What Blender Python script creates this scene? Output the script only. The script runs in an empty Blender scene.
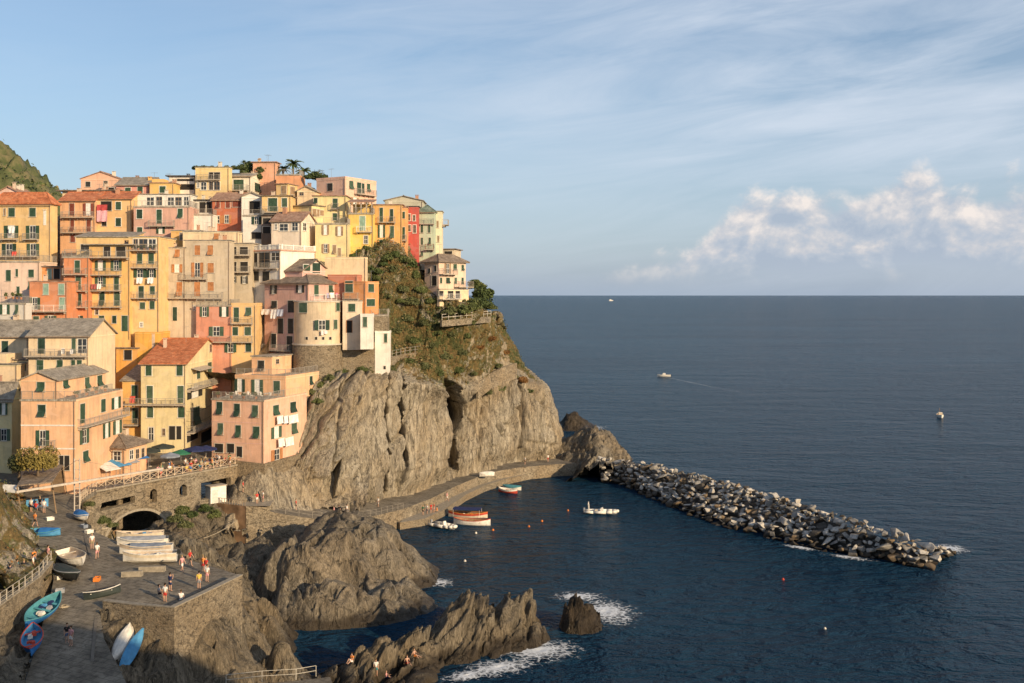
import bpy, math, random
import numpy as np
from mathutils import Vector, Matrix
from mathutils.geometry import tessellate_polygon
random.seed(7); RNG = np.random.default_rng(11)
SC = bpy.context.scene
COL = SC.collection
R = math.radians
# ---- photograph geometry: level camera 40 m above the sea -------------------
F, CX, HY, H = 1050.0, 512.0, 295.0, 40.0
def at(px, py, Y):
    return Vector(((px-CX)*Y/F, Y, H-(py-HY)*Y/F))
def atz(px, py, z):
    Y = (H-z)*F/(py-HY)
    return Vector(((px-CX)*Y/F, Y, z))

# ---- numpy noise -----------------------------------------------------------
def _h(ix, iy, iz, seed):
    n = (ix.astype(np.int64)*374761393 + iy.astype(np.int64)*668265263 + iz.astype(np.int64)*2147483647*3 + seed*974711) & 0xffffffff
    n = ((n ^ (n >> 13))*1274126177) & 0xffffffff
    n = ((n ^ (n >> 16))*2246822519) & 0xffffffff
    n = n ^ (n >> 15)
    return (n & 0xffffff)/float(0x1000000)
def vnoise(p, seed=0):
    i = np.floor(p); f = p-i; f = f*f*f*(f*(f*6-15)+10)
    i = i.astype(np.int64); x, y, z = i[:,0], i[:,1], i[:,2]
    r = 0
    for dx in (0,1):
        wx = f[:,0] if dx else 1-f[:,0]
        for dy in (0,1):
            wy = f[:,1] if dy else 1-f[:,1]
            for dz in (0,1):
                wz = f[:,2] if dz else 1-f[:,2]
                r = r + wx*wy*wz*_h(x+dx, y+dy, z+dz, seed)
    return r*2-1
def fbm(p, octv=5, seed=0, gain=.5, lac=2.03):
    a, s, r = 1., 1., 0
    for k in range(octv):
        r = r + a*vnoise(p*s, seed+k*17); a *= gain; s *= lac
    return r
def ridged(p, octv=4, seed=0, gain=.5, lac=2.1):
    a, s, r, t = 1., 1., 0, 0
    for k in range(octv):
        r = r + a*(1-2*np.abs(vnoise(p*s, seed+k*17))); t += a; a *= gain; s *= lac
    return r/t
def worley(p, seed=0):
    i = np.floor(p).astype(np.int64); f1 = np.full(len(p), 9.); f2 = np.full(len(p), 9.); hid = np.zeros(len(p)); 
    hx = np.zeros(len(p)); hy = np.zeros(len(p))
    for dx in (-1,0,1):
        for dy in (-1,0,1):
            for dz in (-1,0,1):
                c = i+np.array([dx,dy,dz]); a, b, d = c[:,0], c[:,1], c[:,2]
                q = np.stack([a+_h(a,b,d,seed+1), b+_h(a,b,d,seed+2), d+_h(a,b,d,seed+3)], 1)
                D = q-p; r = np.sqrt((D*D).sum(1)); hh = _h(a,b,d,seed+4)
                m = r < f1
                f2 = np.where(m, f1, np.minimum(f2, r)); hid = np.where(m, hh, hid)
                hx = np.where(m, -D[:,0], hx); hy = np.where(m, -D[:,2], hy)
                f1 = np.where(m, r, f1)
    return f1, f2, hid, hx, hy
def sstep(a, b, x):
    t = np.clip((x-a)/(b-a), 0, 1); return t*t*(3-2*t)
class RBF:
    def __init__(s, pts, smooth=0.0):
        P = np.array(pts, float); s.xy = P[:,:2]; n = len(P)
        s.c = s.xy.mean(0); s.k = 1/20.
        A = np.zeros((n+3, n+3)); A[:n,:n] = s._phi(s.xy, s.xy)+np.eye(n)*smooth
        q = np.c_[np.ones(n), (s.xy-s.c)*s.k]; A[:n,n:] = q; A[n:,:n] = q.T
        s.w = np.linalg.solve(A, np.r_[P[:,2], 0, 0, 0]); s.n = n
    def _phi(s, a, b):
        r2 = ((a[:,None]-b[None])**2).sum(2)*s.k**2
        return .5*r2*np.log(r2+1e-12)
    def __call__(s, xy):
        xy = np.asarray(xy, float); out = np.zeros(len(xy))
        for k in range(0, len(xy), 20000):
            b = xy[k:k+20000]
            out[k:k+20000] = s._phi(b, s.xy)@s.w[:s.n]+np.c_[np.ones(len(b)), (b-s.c)*s.k]@s.w[s.n:]
        return out

# ---- objects ---------------------------------------------------------------
def tag(o, label=None, cat=None, group=None, kind=None):
    if label: o['label'] = label
    if cat: o['category'] = cat
    if group: o['group'] = group
    if kind: o['kind'] = kind
    return o
def empty(name, loc, label=None, cat=None, group=None, rz=0):
    o = bpy.data.objects.new(name, None); COL.objects.link(o)
    o.location = loc; o.rotation_euler = (0,0,rz); o.empty_display_size = .5
    return tag(o, label, cat, group)
def grid_mesh(name, V, nu, nv, mats, smooth=True, closed_u=False):
    """V: (nv*nu,3) array, row-major by v"""
    idx = np.arange(nu*nv).reshape(nv, nu)
    a, b, c, d = idx[:-1,:-1], idx[:-1,1:], idx[1:,1:], idx[1:,:-1]
    Fq = np.stack([a,b,c,d], -1).reshape(-1,4)
    return np_mesh(name, V, Fq, mats, smooth)
def np_mesh(name, V, Fq, mats, smooth=False, parent=None, midx=None):
    V = np.asarray(V, np.float32); Fq = np.asarray(Fq, np.int32); k = Fq.shape[1]
    me = bpy.data.meshes.new(name)
    me.vertices.add(len(V)); me.vertices.foreach_set('co', V.ravel())
    me.loops.add(Fq.size); me.loops.foreach_set('vertex_index', Fq.ravel())
    me.polygons.add(len(Fq)); me.polygons.foreach_set('loop_start', np.arange(0, Fq.size, k, dtype=np.int32))
    me.polygons.foreach_set('loop_total', np.full(len(Fq), k, np.int32))
    if smooth: me.polygons.foreach_set('use_smooth', np.ones(len(Fq), bool))
    if midx is not None: me.polygons.foreach_set('material_index', np.asarray(midx, np.int32))
    me.update(calc_edges=True); me.validate()
    for m in (mats if isinstance(mats, (list,tuple)) else [mats]): me.materials.append(m)
    o = bpy.data.objects.new(name, me); COL.objects.link(o)
    if parent: o.parent = parent
    return o
def attr(o, name, vals):
    a = o.data.attributes.new(name, 'FLOAT', 'POINT'); a.data.foreach_set('value', np.asarray(vals, np.float32))

class MB:
    """collects boxes, bars, prisms; build() links ONE mesh object"""
    def __init__(s): s.v = []; s.f = []; s.m = []
    def add(s, verts, faces, m=0):
        n = len(s.v); s.v += [tuple(v) for v in verts]
        for f in faces: s.f.append(tuple(i+n for i in f)); s.m.append(m)
    def hexa(s, b, t, m=0):
        """four bottom and four top points, same order"""
        n = len(b); fs = [tuple(range(n))[::-1], tuple(range(n, 2*n))]
        fs += [(i, (i+1) % n, n+(i+1) % n, n+i) for i in range(n)]
        s.add(list(b)+list(t), fs, m)
    def box(s, x0, x1, y0, y1, z0, z1, m=0):
        s.hexa([(x0,y0,z0),(x1,y0,z0),(x1,y1,z0),(x0,y1,z0)], [(x0,y0,z1),(x1,y0,z1),(x1,y1,z1),(x0,y1,z1)], m)
    def fbox(s, fc, u0, u1, z0, z1, n0, n1, m=0, zt=None):
        """box on a facade: along it, up, outwards"""
        P = fc.P
        s.hexa([P(u0,z0,n1),P(u1,z0,n1),P(u1,z0,n0),P(u0,z0,n0)], [P(u0,z1,n1),P(u1,z1,n1),P(u1,z1,n0),P(u0,z1,n0)], m)
    def bar(s, p, q, r, m=0, n=4, r2=None):
        p, q = Vector(p), Vector(q); d = q-p
        if d.length < 1e-6: return
        d.normalize(); a = d.orthogonal().normalized() if abs(d.z) < .99 else Vector((1,0,0))
        if abs(d.z) < .99: a = Vector((0,0,1)).cross(d).normalized()
        b = d.cross(a); r2 = r if r2 is None else r2
        ring = [(math.cos(2*math.pi*(i+.5)/n), math.sin(2*math.pi*(i+.5)/n)) for i in range(n)]
        s.hexa([p+a*(c*r)+b*(e*r) for c, e in ring], [q+a*(c*r2)+b*(e*r2) for c, e in ring], m)
    def poly(s, pts, rads, m=0, n=6):
        for i in range(len(pts)-1): s.bar(pts[i], pts[i+1], rads[i], m, n, rads[i+1])
    def build(s, name, mats, parent=None, org=None, smooth=False):
        me = bpy.data.meshes.new(name)
        o = Vector(org) if org is not None else (parent.location if parent is not None else Vector((0,0,0)))
        if parent is not None and parent.parent is not None and org is None: o = parent.location+parent.parent.location
        me.from_pydata([(v[0]-o.x, v[1]-o.y, v[2]-o.z) for v in s.v], [], s.f)
        ms = mats if isinstance(mats, (list,tuple)) else [mats]
        for x in ms: me.materials.append(x)
        if len(ms) > 1: me.polygons.foreach_set('material_index', s.m)
        if smooth: me.polygons.foreach_set('use_smooth', [True]*len(me.polygons))
        me.update()
        ob = bpy.data.objects.new(name, me); COL.objects.link(ob)
        if parent is not None: ob.parent = parent
        elif org is not None: ob.location = o
        return ob
def copy_tree(o, parent=None):
    c = o.copy(); COL.objects.link(c)
    if parent is not None: c.parent = parent
    for ch in list(o.children): copy_tree(ch, c)
    return c

# ---- materials -------------------------------------------------------------
MATS = {}
class NT:
    def __init__(s, m): s.t = m.node_tree; s.n = s.t.nodes; s.l = s.t.links
    def __call__(s, typ, **kw):
        n = s.n.new('ShaderNode'+typ); ins = kw.pop('ins', {})
        for k, v in kw.items(): setattr(n, k, v)
        for k, v in ins.items():
            if hasattr(v, 'is_output') or isinstance(v, bpy.types.NodeSocket): s.l.new(v, n.inputs[k])
            else: n.inputs[k].default_value = v
        return n
    def math(s, op, a, b=0., c=0., clamp=False):
        n = s.n.new('ShaderNodeMath'); n.operation = op; n.use_clamp = clamp
        for i, v in enumerate((a, b, c)):
            if isinstance(v, bpy.types.NodeSocket): s.l.new(v, n.inputs[i])
            else: n.inputs[i].default_value = v
        return n.outputs[0]
    def ramp(s, fac, stops, interp='LINEAR'):
        n = s.n.new('ShaderNodeValToRGB'); n.color_ramp.interpolation = interp
        e = n.color_ramp.elements
        while len(e) < len(stops): e.new(0.5)
        for x, (p, c) in zip(e, stops):
            x.position = p; x.color = (c, c, c, 1) if isinstance(c, (int, float)) else (*c, 1)
        s.l.new(fac, n.inputs[0]); return n.outputs[0]
    def mix(s, fac, a, b, typ='MIX'):
        n = s.n.new('ShaderNodeMix'); n.data_type = 'RGBA'; n.blend_type = typ
        for k, v in ((0, fac), (6, a), (7, b)):
            if isinstance(v, bpy.types.NodeSocket): s.l.new(v, n.inputs[k])
            else: n.inputs[k].default_value = v if k == 0 else ((*v, 1) if len(v) == 3 else v)
        return n.outputs[2]
    def noise(s, vec, scale, detail=4, rough=.55, dist=0., dim='3D'):
        n = s('TexNoise', noise_dimensions=dim, ins={'Scale': scale, 'Detail': detail, 'Roughness': rough, 'Distortion': dist})
        s.l.new(vec, n.inputs['Vector']); return n.outputs[0]
    def pos(s): return s('NewGeometry').outputs['Position']
    def scale(s, vec, sc):
        n = s.n.new('ShaderNodeVectorMath'); n.operation = 'MULTIPLY'; s.l.new(vec, n.inputs[0]); n.inputs[1].default_value = sc; return n.outputs[0]
    def bump(s, h, strength=.5, dist=.1):
        n = s('Bump', ins={'Strength': strength, 'Distance': dist}); s.l.new(h, n.inputs['Height']); return n.outputs[0]
def new_mat(name):
    m = bpy.data.materials.new(name); m.use_nodes = True
    return m, NT(m), m.node_tree.nodes['Principled BSDF']
def plain(name, c, rough=.6, metal=0., var=.12, scale=3.):
    if name in MATS: return MATS[name]
    m, t, b = new_mat(name)
    f = t.noise(t.pos(), scale, 3)
    lo = tuple(x*(1-var*1.6) for x in c); hi = tuple(min(1, x*(1+var)) for x in c)
    t.l.new(t.ramp(f, [(.3, lo), (.7, hi)]), b.inputs['Base Color'])
    b.inputs['Roughness'].default_value = rough; b.inputs['Metallic'].default_value = metal
    b.inputs['Specular IOR Level'].default_value = .3
    MATS[name] = m; return m
def plaster(name, c):
    key = 'plaster '+name
    if key in MATS: return MATS[key]
    m, t, b = new_mat(key)
    p = t.pos()
    big = t.noise(p, .35, 5, .65); fine = t.noise(p, 4., 4)
    streak = t.noise(t.scale(p, (1.6, 1.6, .16)), 1., 5, .7)
    dull = tuple(x*.68+.05 for x in c); faded = tuple(min(1., x*1.02+.05) for x in c)
    a = t.ramp(big, [(.3, dull), (.52, c), (.75, faded)])
    k = t.mix(t.ramp(streak, [(.48, 0.), (.72, .75)]), a, tuple(x*.55+.03 for x in c))
    k = t.mix(t.ramp(fine, [(.35, .14), (.6, 0.)]), k, tuple(x*.6 for x in c))
    pt = t.noise(t.scale(p, (.55,.55,.8)), 1., 2, .4, .3)
    k = t.mix(t.ramp(pt, [(.585, 0.), (.60, .7)]), k, tuple(min(1,x*.82+.07) for x in c))
    t.l.new(k, b.inputs['Base Color']); b.inputs['Roughness'].default_value = .9
    b.inputs['Specular IOR Level'].default_value = .15
    t.l.new(t.bump(fine, .35, .04), b.inputs['Normal'])
    MATS[key] = m; return m
def rooftile(name, c, c2, pitch=4.5):
    key = 'roof '+name
    if key in MATS: return MATS[key]
    m, t, b = new_mat(key); p = t.pos()
    n1 = t.noise(p, .9, 6, .7); n2 = t.noise(p, 5., 3)
    vo = t('TexVoronoi', ins={'Scale': 2.6}); t.l.new(p, vo.inputs['Vector'])
    a = t.ramp(n1, [(.32, tuple(x*.6 for x in c)), (.5, c), (.68, c2)])
    bw = t('RGBToBW'); t.l.new(vo.outputs['Color'], bw.inputs[0]); a = t.mix(.45, a, bw.outputs[0], 'MULTIPLY')
    a = t.mix(t.ramp(n2, [(.6, 0.), (.72, .6)]), a, tuple(min(1, x*1.25+.08) for x in c2))
    t.l.new(a, b.inputs['Base Color']); b.inputs['Roughness'].default_value = .85
    wv = t('TexWave', wave_type='BANDS', bands_direction='X', ins={'Scale': pitch/3.14, 'Distortion': .6}); t.l.new(p, wv.inputs['Vector'])
    t.l.new(t.bump(t.math('ADD', wv.outputs[1], n2), .5, .06), b.inputs['Normal'])
    MATS[key] = m; return m
def rockmat(name, c1, c2, c3, wet=True, veg=False, strata=(1.,1.,.22), rot=(0,0,0)):
    m, t, b = new_mat('rock '+name); p = t.pos()
    mp = t('Mapping', ins={'Rotation': rot, 'Scale': strata}); t.l.new(p, mp.inputs['Vector']); q = mp.outputs[0]
    n1 = t.noise(q, .35, 6, .68, .4); n2 = t.noise(q, 1.7, 6, .7); n3 = t.noise(p, .11, 3)
    vo = t('TexVoronoi', feature='DISTANCE_TO_EDGE', ins={'Scale': .34}); 
    dv = t.scale(t('TexNoise', ins={'Scale': .8, 'Detail': 4, 'Vector': q}).outputs['Color'], (2.6,2.6,2.6))
    av = t('VectorMath', operation='ADD'); t.l.new(q, av.inputs[0]); t.l.new(dv, av.inputs[1]); t.l.new(av.outputs[0], vo.inputs['Vector'])
    a = t.ramp(n1, [(.3, c1), (.5, c2), (.7, c3)])
    a = t.mix(t.ramp(n3, [(.4, 0.), (.65, .5)]), a, tuple(x*y for x, y in zip(c2, (1.05,.86,.62))))
    a = t.mix(t.ramp(n2, [(.35, .65), (.55, 0.)]), a, tuple(x*.45 for x in c1))
    a = t.mix(t.ramp(n2, [(.62, 0.), (.8, .35)]), a, tuple(min(1, x*1.3) for x in c3))
    sm_ = t('Mapping', ins={'Rotation': rot, 'Scale': (.9,.9,.055)}); t.l.new(p, sm_.inputs['Vector']); stn = t.noise(sm_.outputs[0], 1., 6, .72)
    a = t.mix(t.ramp(stn, [(.56, 0.), (.72, .5)]), a, tuple(x*.5 for x in c1))
    crack = t.math('MULTIPLY', t.ramp(vo.outputs['Distance'], [(0., 1.), (.035, 0.)]), t.ramp(n2, [(.4, 1.), (.62, 0.)]))
    a = t.mix(t.math('MULTIPLY', crack, .55), a, tuple(x*.3 for x in c1))
    n4 = t.noise(q, 5.5, 5, .75); n5 = t.noise(t.scale(q, (1.,1.,.35)), 3.2, 3, .6, .8)
    a = t.mix(t.ramp(n4, [(.36, .36), (.48, 0.)]), a, tuple(x*.5 for x in c1)); a = t.mix(t.ramp(n4, [(.55, 0.), (.68, .40)]), a, tuple(min(1, x*1.35) for x in c3))
    a = t.mix(t.ramp(n5, [(.455, 0.), (.49, .6), (.51, .6), (.545, 0.)]), a, tuple(x*.35 for x in c1))
    if veg:
        at_ = t('Attribute', attribute_name='veg').outputs['Fac']
        gn = t.noise(p, .5, 6, .75); g2 = t.noise(p, 2.2, 4, .7)
        gc = t.ramp(gn, [(.34, (.035,.05,.016)), (.46, (.085,.085,.03)), (.56, (.2,.135,.055)), (.68, (.15,.10,.045))])
        gc = t.mix(t.ramp(g2, [(.4, .5), (.6, 0.)]), gc, (.03,.035,.012))
        vf = t.math('ADD', at_, t.math('MULTIPLY', t.math('SUBTRACT', gn, .5), 1.6))
        a = t.mix(t.ramp(vf, [(.42, 0.), (.56, 1.)]), a, gc)
    if wet:
        z = t('SeparateXYZ'); t.l.new(p, z.inputs[0])
        w = t.math('ADD', z.outputs[2], t.math('MULTIPLY', t.noise(p, .6, 3), -1.6))
        wf = t.ramp(t.math('MULTIPLY_ADD', w, .4, .24), [(.3, 1.), (.62, 0.)])
        a = t.mix(t.math('MULTIPLY', wf, .85), a, (.035,.026,.017))
        t.l.new(t.math('MULTIPLY_ADD', wf, -.55, .9), b.inputs['Roughness'])
    else: b.inputs['Roughness'].default_value = .9
    t.l.new(a, b.inputs['Base Color']); b.inputs['Specular IOR Level'].default_value = .25
    hgt = t.math('ADD', t.math('ADD', t.math('ADD', t.math('MULTIPLY', n1, .9), t.math('MULTIPLY', n2, .8)), t.math('MULTIPLY', n4, .45)), t.math('MULTIPLY', crack, -.45))
    t.l.new(t.bump(hgt, .9, .55), b.inputs['Normal'])
    MATS[name] = m; return m
def leafmat(name, lo, mid, hi, sc=.6):
    m, t, b = new_mat('leaf '+name); p = t.pos()
    a = t.ramp(t.noise(p, sc, 4, .7), [(.32, lo), (.5, mid), (.68, hi)])
    oi = t('ObjectInfo'); a = t.mix(t.math('MULTIPLY', oi.outputs['Random'], .35), a, mid)
    t.l.new(a, b.inputs['Base Color']); b.inputs['Roughness'].default_value = .7
    b.inputs['Specular IOR Level'].default_value = .2
    MATS[name] = m; return m
# ---- camera ----------------------------------------------------------------
cam = bpy.data.cameras.new('camera'); camo = bpy.data.objects.new('camera', cam); COL.objects.link(camo)
camo.location = (0,0,H); camo.rotation_euler = (R(90),0,0)
cam.sensor_width = 36; cam.lens = F*36/1024; cam.shift_y = -46.5/1024; cam.clip_end = 200000; cam.clip_start = .5
SC.camera = camo
# ---- sun -------------------------------------------------------------------
SUN_AZ, SUN_EL = R(134), R(17)          # clockwise from +Y
sd = Vector((math.sin(SUN_AZ)*math.cos(SUN_EL), math.cos(SUN_AZ)*math.cos(SUN_EL), math.sin(SUN_EL)))
sl = bpy.data.lights.new('sun', 'SUN'); sl.energy = 5.0; sl.angle = R(.6); sl.color = (1.,.76,.47)
so = bpy.data.objects.new('sun', sl); COL.objects.link(so); so.rotation_euler = sd.to_track_quat('Z','Y').to_euler(); so.location = (60,-60,90)
# ---- sky with cirrus and a bank of cumulus low on the right -----------------
w = bpy.data.worlds.new('World'); SC.world = w; w.use_nodes = True
t = NT(w); t.n.clear()
sky = t('TexSky', sky_type='NISHITA', sun_disc=False, sun_elevation=SUN_EL, sun_rotation=SUN_AZ, altitude=0, air_density=1.0, dust_density=1.2, ozone_density=2.5)
gen = t('TexCoord').outputs['Generated']
sp = t('SeparateXYZ'); t.l.new(gen, sp.inputs[0])
az = t.math('ARCTAN2', sp.outputs[0], sp.outputs[1]); el = sp.outputs[2]
def vec(a, b, c=0.):
    n = t('CombineXYZ')
    for i, v in enumerate((a,b,c)):
        if isinstance(v, bpy.types.NodeSocket): t.l.new(v, n.inputs[i])
        else: n.inputs[i].default_value = v
    return n.outputs[0]
azn = t.math('MULTIPLY_ADD', az, .5, .5)       # az -1..1 rad -> 0..1
def A(px): return math.atan((px-CX)/F)*.5+.5
def E(py): return (HY-py)/F
tops = [(A(400),.0),(A(600),.0),(A(636),.030),(A(664),.034),(A(690),.036),(A(716),.062),(A(750),.09),(A(800),.09),(A(850),.082),(A(890),.088),(A(920),.108),(A(955),.086),(A(1000),.088),(A(1060),.098),(A(1200),.09),(A(1500),.05)]
top = t.ramp(azn, [(p, v) for p, v in tops], 'B_SPLINE')
cu = vec(az, t.math('MULTIPLY', el, 1.25))
n1 = t.noise(cu, 16., 9, .58, .2)
cu2 = vec(t.math('ADD', az, .010), t.math('ADD', t.math('MULTIPLY', el, 1.25), .012)); n2 = t.noise(cu2, 16., 9, .58, .2)
nb = t.noise(cu, 6., 4, .5)
hgt = t.math('DIVIDE', t.math('SUBTRACT', top, el), .030)
den = t.math('ADD', t.math('ADD', hgt, .38), t.math('MULTIPLY', t.math('SUBTRACT', n1, .50), 2.9))
cmask = t.ramp(t.math('MULTIPLY', den, .5), [(.0, 0.), (.34, 1.)], 'EASE')
base = t.ramp(t.math('MULTIPLY_ADD', t.math('SUBTRACT', nb, .5), .03, el), [(.004, .0), (.040, .9)], 'EASE')
cmask = t.math('MULTIPLY', cmask, base)
rel = t.math('SUBTRACT', n1, n2)
lit = t.math('ADD', t.math('MULTIPLY', rel, 2.8), t.math('MULTIPLY_ADD', hgt, -.25, .60))
ccol = t.ramp(lit, [(.06, (.385,.45,.55)), (.30, (.455,.505,.585)), (.50, (.57,.575,.61)), (.86, (.88,.79,.73))])
# cirrus veil
rotv = t('VectorRotate', rotation_type='Z_AXIS', ins={'Angle': R(-7)}); t.l.new(vec(az, el), rotv.inputs['Vector'])
ci = t.noise(t.scale(rotv.outputs[0], (2.6, 17., 1.)), 1.5, 7, .62, .7)
ci2 = t.noise(t.scale(rotv.outputs[0], (1.2, 4., 1.)), 2.2, 4, .5)
side = t.ramp(azn, [(A(150), .12), (A(420), .55), (A(760), 1.)])
cirr = t.math('MULTIPLY', t.math('MULTIPLY', t.ramp(t.math('ADD', t.math('MULTIPLY', ci, .6), t.math('MULTIPLY', ci2, .5)), [(.40, .10), (.66, 1.)]), side), t.ramp(el, [(.0,.22),(.07,.40),(.16,.72)]))
veil = t.ramp(el, [(.0, .66), (.05, .54), (.16, .28), (.3, .07)])
bg = t('Background', ins={'Color': sky.outputs[0], 'Strength': .13})
bv = t('Background', ins={'Color': (.37,.47,.64,1), 'Strength': 1.})
bc = t('Background', ins={'Color': (.66,.72,.81,1), 'Strength': 1.})
bk = t('Background', ins={'Color': ccol, 'Strength': 1.})
m0 = t('MixShader'); t.l.new(veil, m0.inputs[0]); t.l.new(bg.outputs[0], m0.inputs[1]); t.l.new(bv.outputs[0], m0.inputs[2])
m1 = t('MixShader'); t.l.new(cirr, m1.inputs[0]); t.l.new(m0.outputs[0], m1.inputs[1]); t.l.new(bc.outputs[0], m1.inputs[2])
m2 = t('MixShader'); t.l.new(cmask, m2.inputs[0]); t.l.new(m1.outputs[0], m2.inputs[1]); t.l.new(bk.outputs[0], m2.inputs[2])
wo = t('OutputWorld'); t.l.new(m2.outputs[0], wo.inputs[0])
SC.view_settings.view_transform = 'Standard'; SC.view_settings.look = 'None'; SC.view_settings.exposure = .14; SC.view_settings.gamma = 1.
SC.cycles.use_denoising = True; SC.cycles.max_bounces = 6; SC.cycles.transparent_max_bounces = 12
# ---- sea -------------------------------------------------------------------
m, t, b = new_mat('sea water'); p = t.pos()
chop = t.noise(t.scale(p, (.42,.7,1.)), 1., 4, .6, .6); rip = t.noise(t.scale(p, (1.5,2.5,1.)), 1., 4, .62, .4)
swell = t.noise(t.scale(p, (.022,.05,1.)), 1., 4, .55, .5); wind = t.noise(t.scale(p, (.0028,.009,1.)), 1., 5, .6, .8)
midw = t.noise(t.scale(p, (.13,.27,1.)), 1., 4, .58, .8)
hh = t.math('ADD', t.math('MULTIPLY', midw, 2.6), t.math('ADD', t.math('ADD', t.math('MULTIPLY', chop, 1.2), t.math('MULTIPLY', rip, .34)), t.math('MULTIPLY', swell, 5.)))
t.l.new(t.bump(hh, 1., 3.6), b.inputs['Normal'])
t.l.new(t.ramp(wind, [(.35, (.008,.041,.086)), (.65, (.012,.057,.114))]), b.inputs['Base Color'])
b.inputs['Roughness'].default_value = .24; b.inputs['IOR'].default_value = 1.12
b.inputs['Specular IOR Level'].default_value = .36
MATS['sea'] = m
mb = MB(); S = 90000
mb.add([(-S,-300,0),(S,-300,0),(S,S,0),(-S,S,0)], [(0,1,2,3)])
tag(mb.build('sea', m), kind='structure')
# ---- headland cliff: a loft through contours of the hill --------------------
def catmull(G, n, axis):
    G = np.moveaxis(G, axis, 0); k = len(G); ts = np.linspace(0, k-1, n); out = []
    for tt in ts:
        i = min(int(tt), k-2); f = tt-i
        p0 = G[max(i-1,0)]; p1 = G[i]; p2 = G[i+1]; p3 = G[min(i+2,k-1)]
        out.append(.5*((2*p1)+(-p0+p2)*f+(2*p0-5*p1+4*p2-p3)*f*f+(-p0+3*p1-3*p2+p3)*f**3))
    return np.moveaxis(np.array(out), 0, axis)
rows = [
 ([(255,500,168),(280,506,169),(305,510,170),(340,511,175),(380,507,185),(420,495,196),(452,478,210),(485,469,221),(520,463,232),(556,459,241)], [(9,256,3),(2,275,3),(-25,300,3)]),
 ([(262,470,170),(285,465,171),(312,460,172.5),(350,455,177.5),(388,450,187),(425,442,197.5),(453,438,213),(485,430,222.5),(520,425,233.5),(557,432,243)], [(7,257,12),(0,275,12),(-27,298,12)]),
 ([(270,430,171.5),(292,420,172.5),(320,415,174.5),(355,412,179),(392,408,188.5),(430,405,199),(454,410,216),(486,405,224),(520,400,235),(553,412,245)], [(5,258,18),(-2,274,19),(-28,297,19)]),
 ([(280,395,174),(300,382,175.5),(330,375,177.5),(362,375,181.5),(400,378,189),(442,384,199.5),(455,390,211),(488,383,222),(518,378,234),(543,390,245)], [(1,259,22),(-6,274,25),(-30,296,25)]),
 ([(300,376,183),(318,373,184.5),(345,369,186.5),(378,363,189),(410,352,196),(440,352,200.5),(462,355,208.5),(490,352,220),(512,350,236),(528,368,247)], [(-3,260,30),(-9,273,30),(-31,295,30)]),
 ([(320,373,190),(335,368,191),(357,358,192),(384,335,194.5),(408,322,200),(436,322,201),(462,322,205.5),(485,321,215),(500,323,234),(509,338,248)], [(-7,260,35),(-13,272,35),(-32,293,36)]),
 ([(345,325,194),(355,310,195),(372,292,196),(388,280,198),(408,276,201.5),(430,292,203),(455,303,203),(478,309,210),(491,314,224),(497,322,242)], [(-9,260,37),(-15,271,39),(-33,291,42)]),
 ([(350,268,197),(362,254,198.5),(375,250,199),(390,248,201),(408,252,204.5),(425,266,211),(445,285,214.5),(462,298,222),(472,301,236),(475,306,247)], [(-12,262,39),(-18,270,42),(-34,288,48)]),
 ([(350,248,206),(365,243,207),(380,241,208),(395,242,210),(410,246,215),(425,256,221),(440,264,226),(448,272,236),(452,276,246),(454,280,254)], [(-17,266,44),(-22,272,46),(-38,288,50)]),
]
G = np.array([[tuple(at(*c)) for c in a]+list(b_) for a, b_ in rows])
low = G[0].copy(); low[:,2] = -4
last = G[-1].copy(); last[:,1] += 22; last[:,0] -= 14
G = np.concatenate([low[None], G, last[None]])
NU, NV = 620, 330
Q = catmull(catmull(G, NV, 0), NU, 1)
vrow = np.linspace(0, len(G)-1, NV)[:,None]*np.ones((1,NU))
du = np.gradient(Q, axis=1); dv = np.gradient(Q, axis=0)
N = np.cross(du, dv); N /= np.linalg.norm(N, axis=2, keepdims=True)+1e-9
P = Q.reshape(-1,3); Nn = N.reshape(-1,3); vr = vrow.ravel()
rockf = 1-sstep(3.9, 4.5, vr); rockf = np.clip(rockf+.25, 0, 1)
arc = np.cumsum(np.linalg.norm(du, axis=2), axis=1).ravel()
pxs = CX+F*P[:,0]/P[:,1]
shear = -.42+.60*sstep(380, 470, pxs)
sh = np.stack([(arc+shear*P[:,2])*.17+fbm(P*.10, 3, 3)*.35, P[:,2]*.035+arc*.012, np.zeros(len(P))+.5], 1)
f1, f2, hid, hx, hy = worley(sh*1.0, 5)
slab = (hid-.5)*3.6+hx*2.2
sh2 = np.stack([(arc+shear*P[:,2])*.55+fbm(P*.25, 3, 9)*.5, P[:,2]*.11+arc*.05, np.zeros(len(P))+.5], 1)
g1, g2, hid2, hx2, hy2 = worley(sh2, 15)
slab2 = (hid2-.5)*.95+hx2*.9
cr = np.exp(-((f2-f1)/.045)**2)*1.8+np.exp(-((g2-g1)/.07)**2)*.55
st = ridged(np.stack([(arc+shear*P[:,2])*.42, P[:,2]*.05, P[:,1]*.02], 1), 5, 21)*.55
cleft = -5.5*np.exp(-((pxs-450-.06*(P[:,2]-12))/3.6)**2)*sstep(1.2,1.8,vr)*(1-sstep(3.8,4.4,vr))-3.*np.exp(-((pxs-289)/4.)**2)*sstep(1.2,1.8,vr)
fb = fbm(P*.35, 5, 31, .55)*.16+fbm(P*.08, 3, 41)*1.1
soft = fbm(P*.16, 4, 51)*1.1+ridged(P*.22, 4, 55)*.9+fbm(P*.7, 3, 57)*.35
tz = (P[:,2]-4)/22; e1 = 330+32*tz; S_ = lambda q: sstep(-1.0, 1.0, q)
inA = S_(pxs-e1)*(1-S_(pxs-447)); band = sstep(1.,1.5,vr)*(1-sstep(3.9,4.3,vr))
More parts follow.
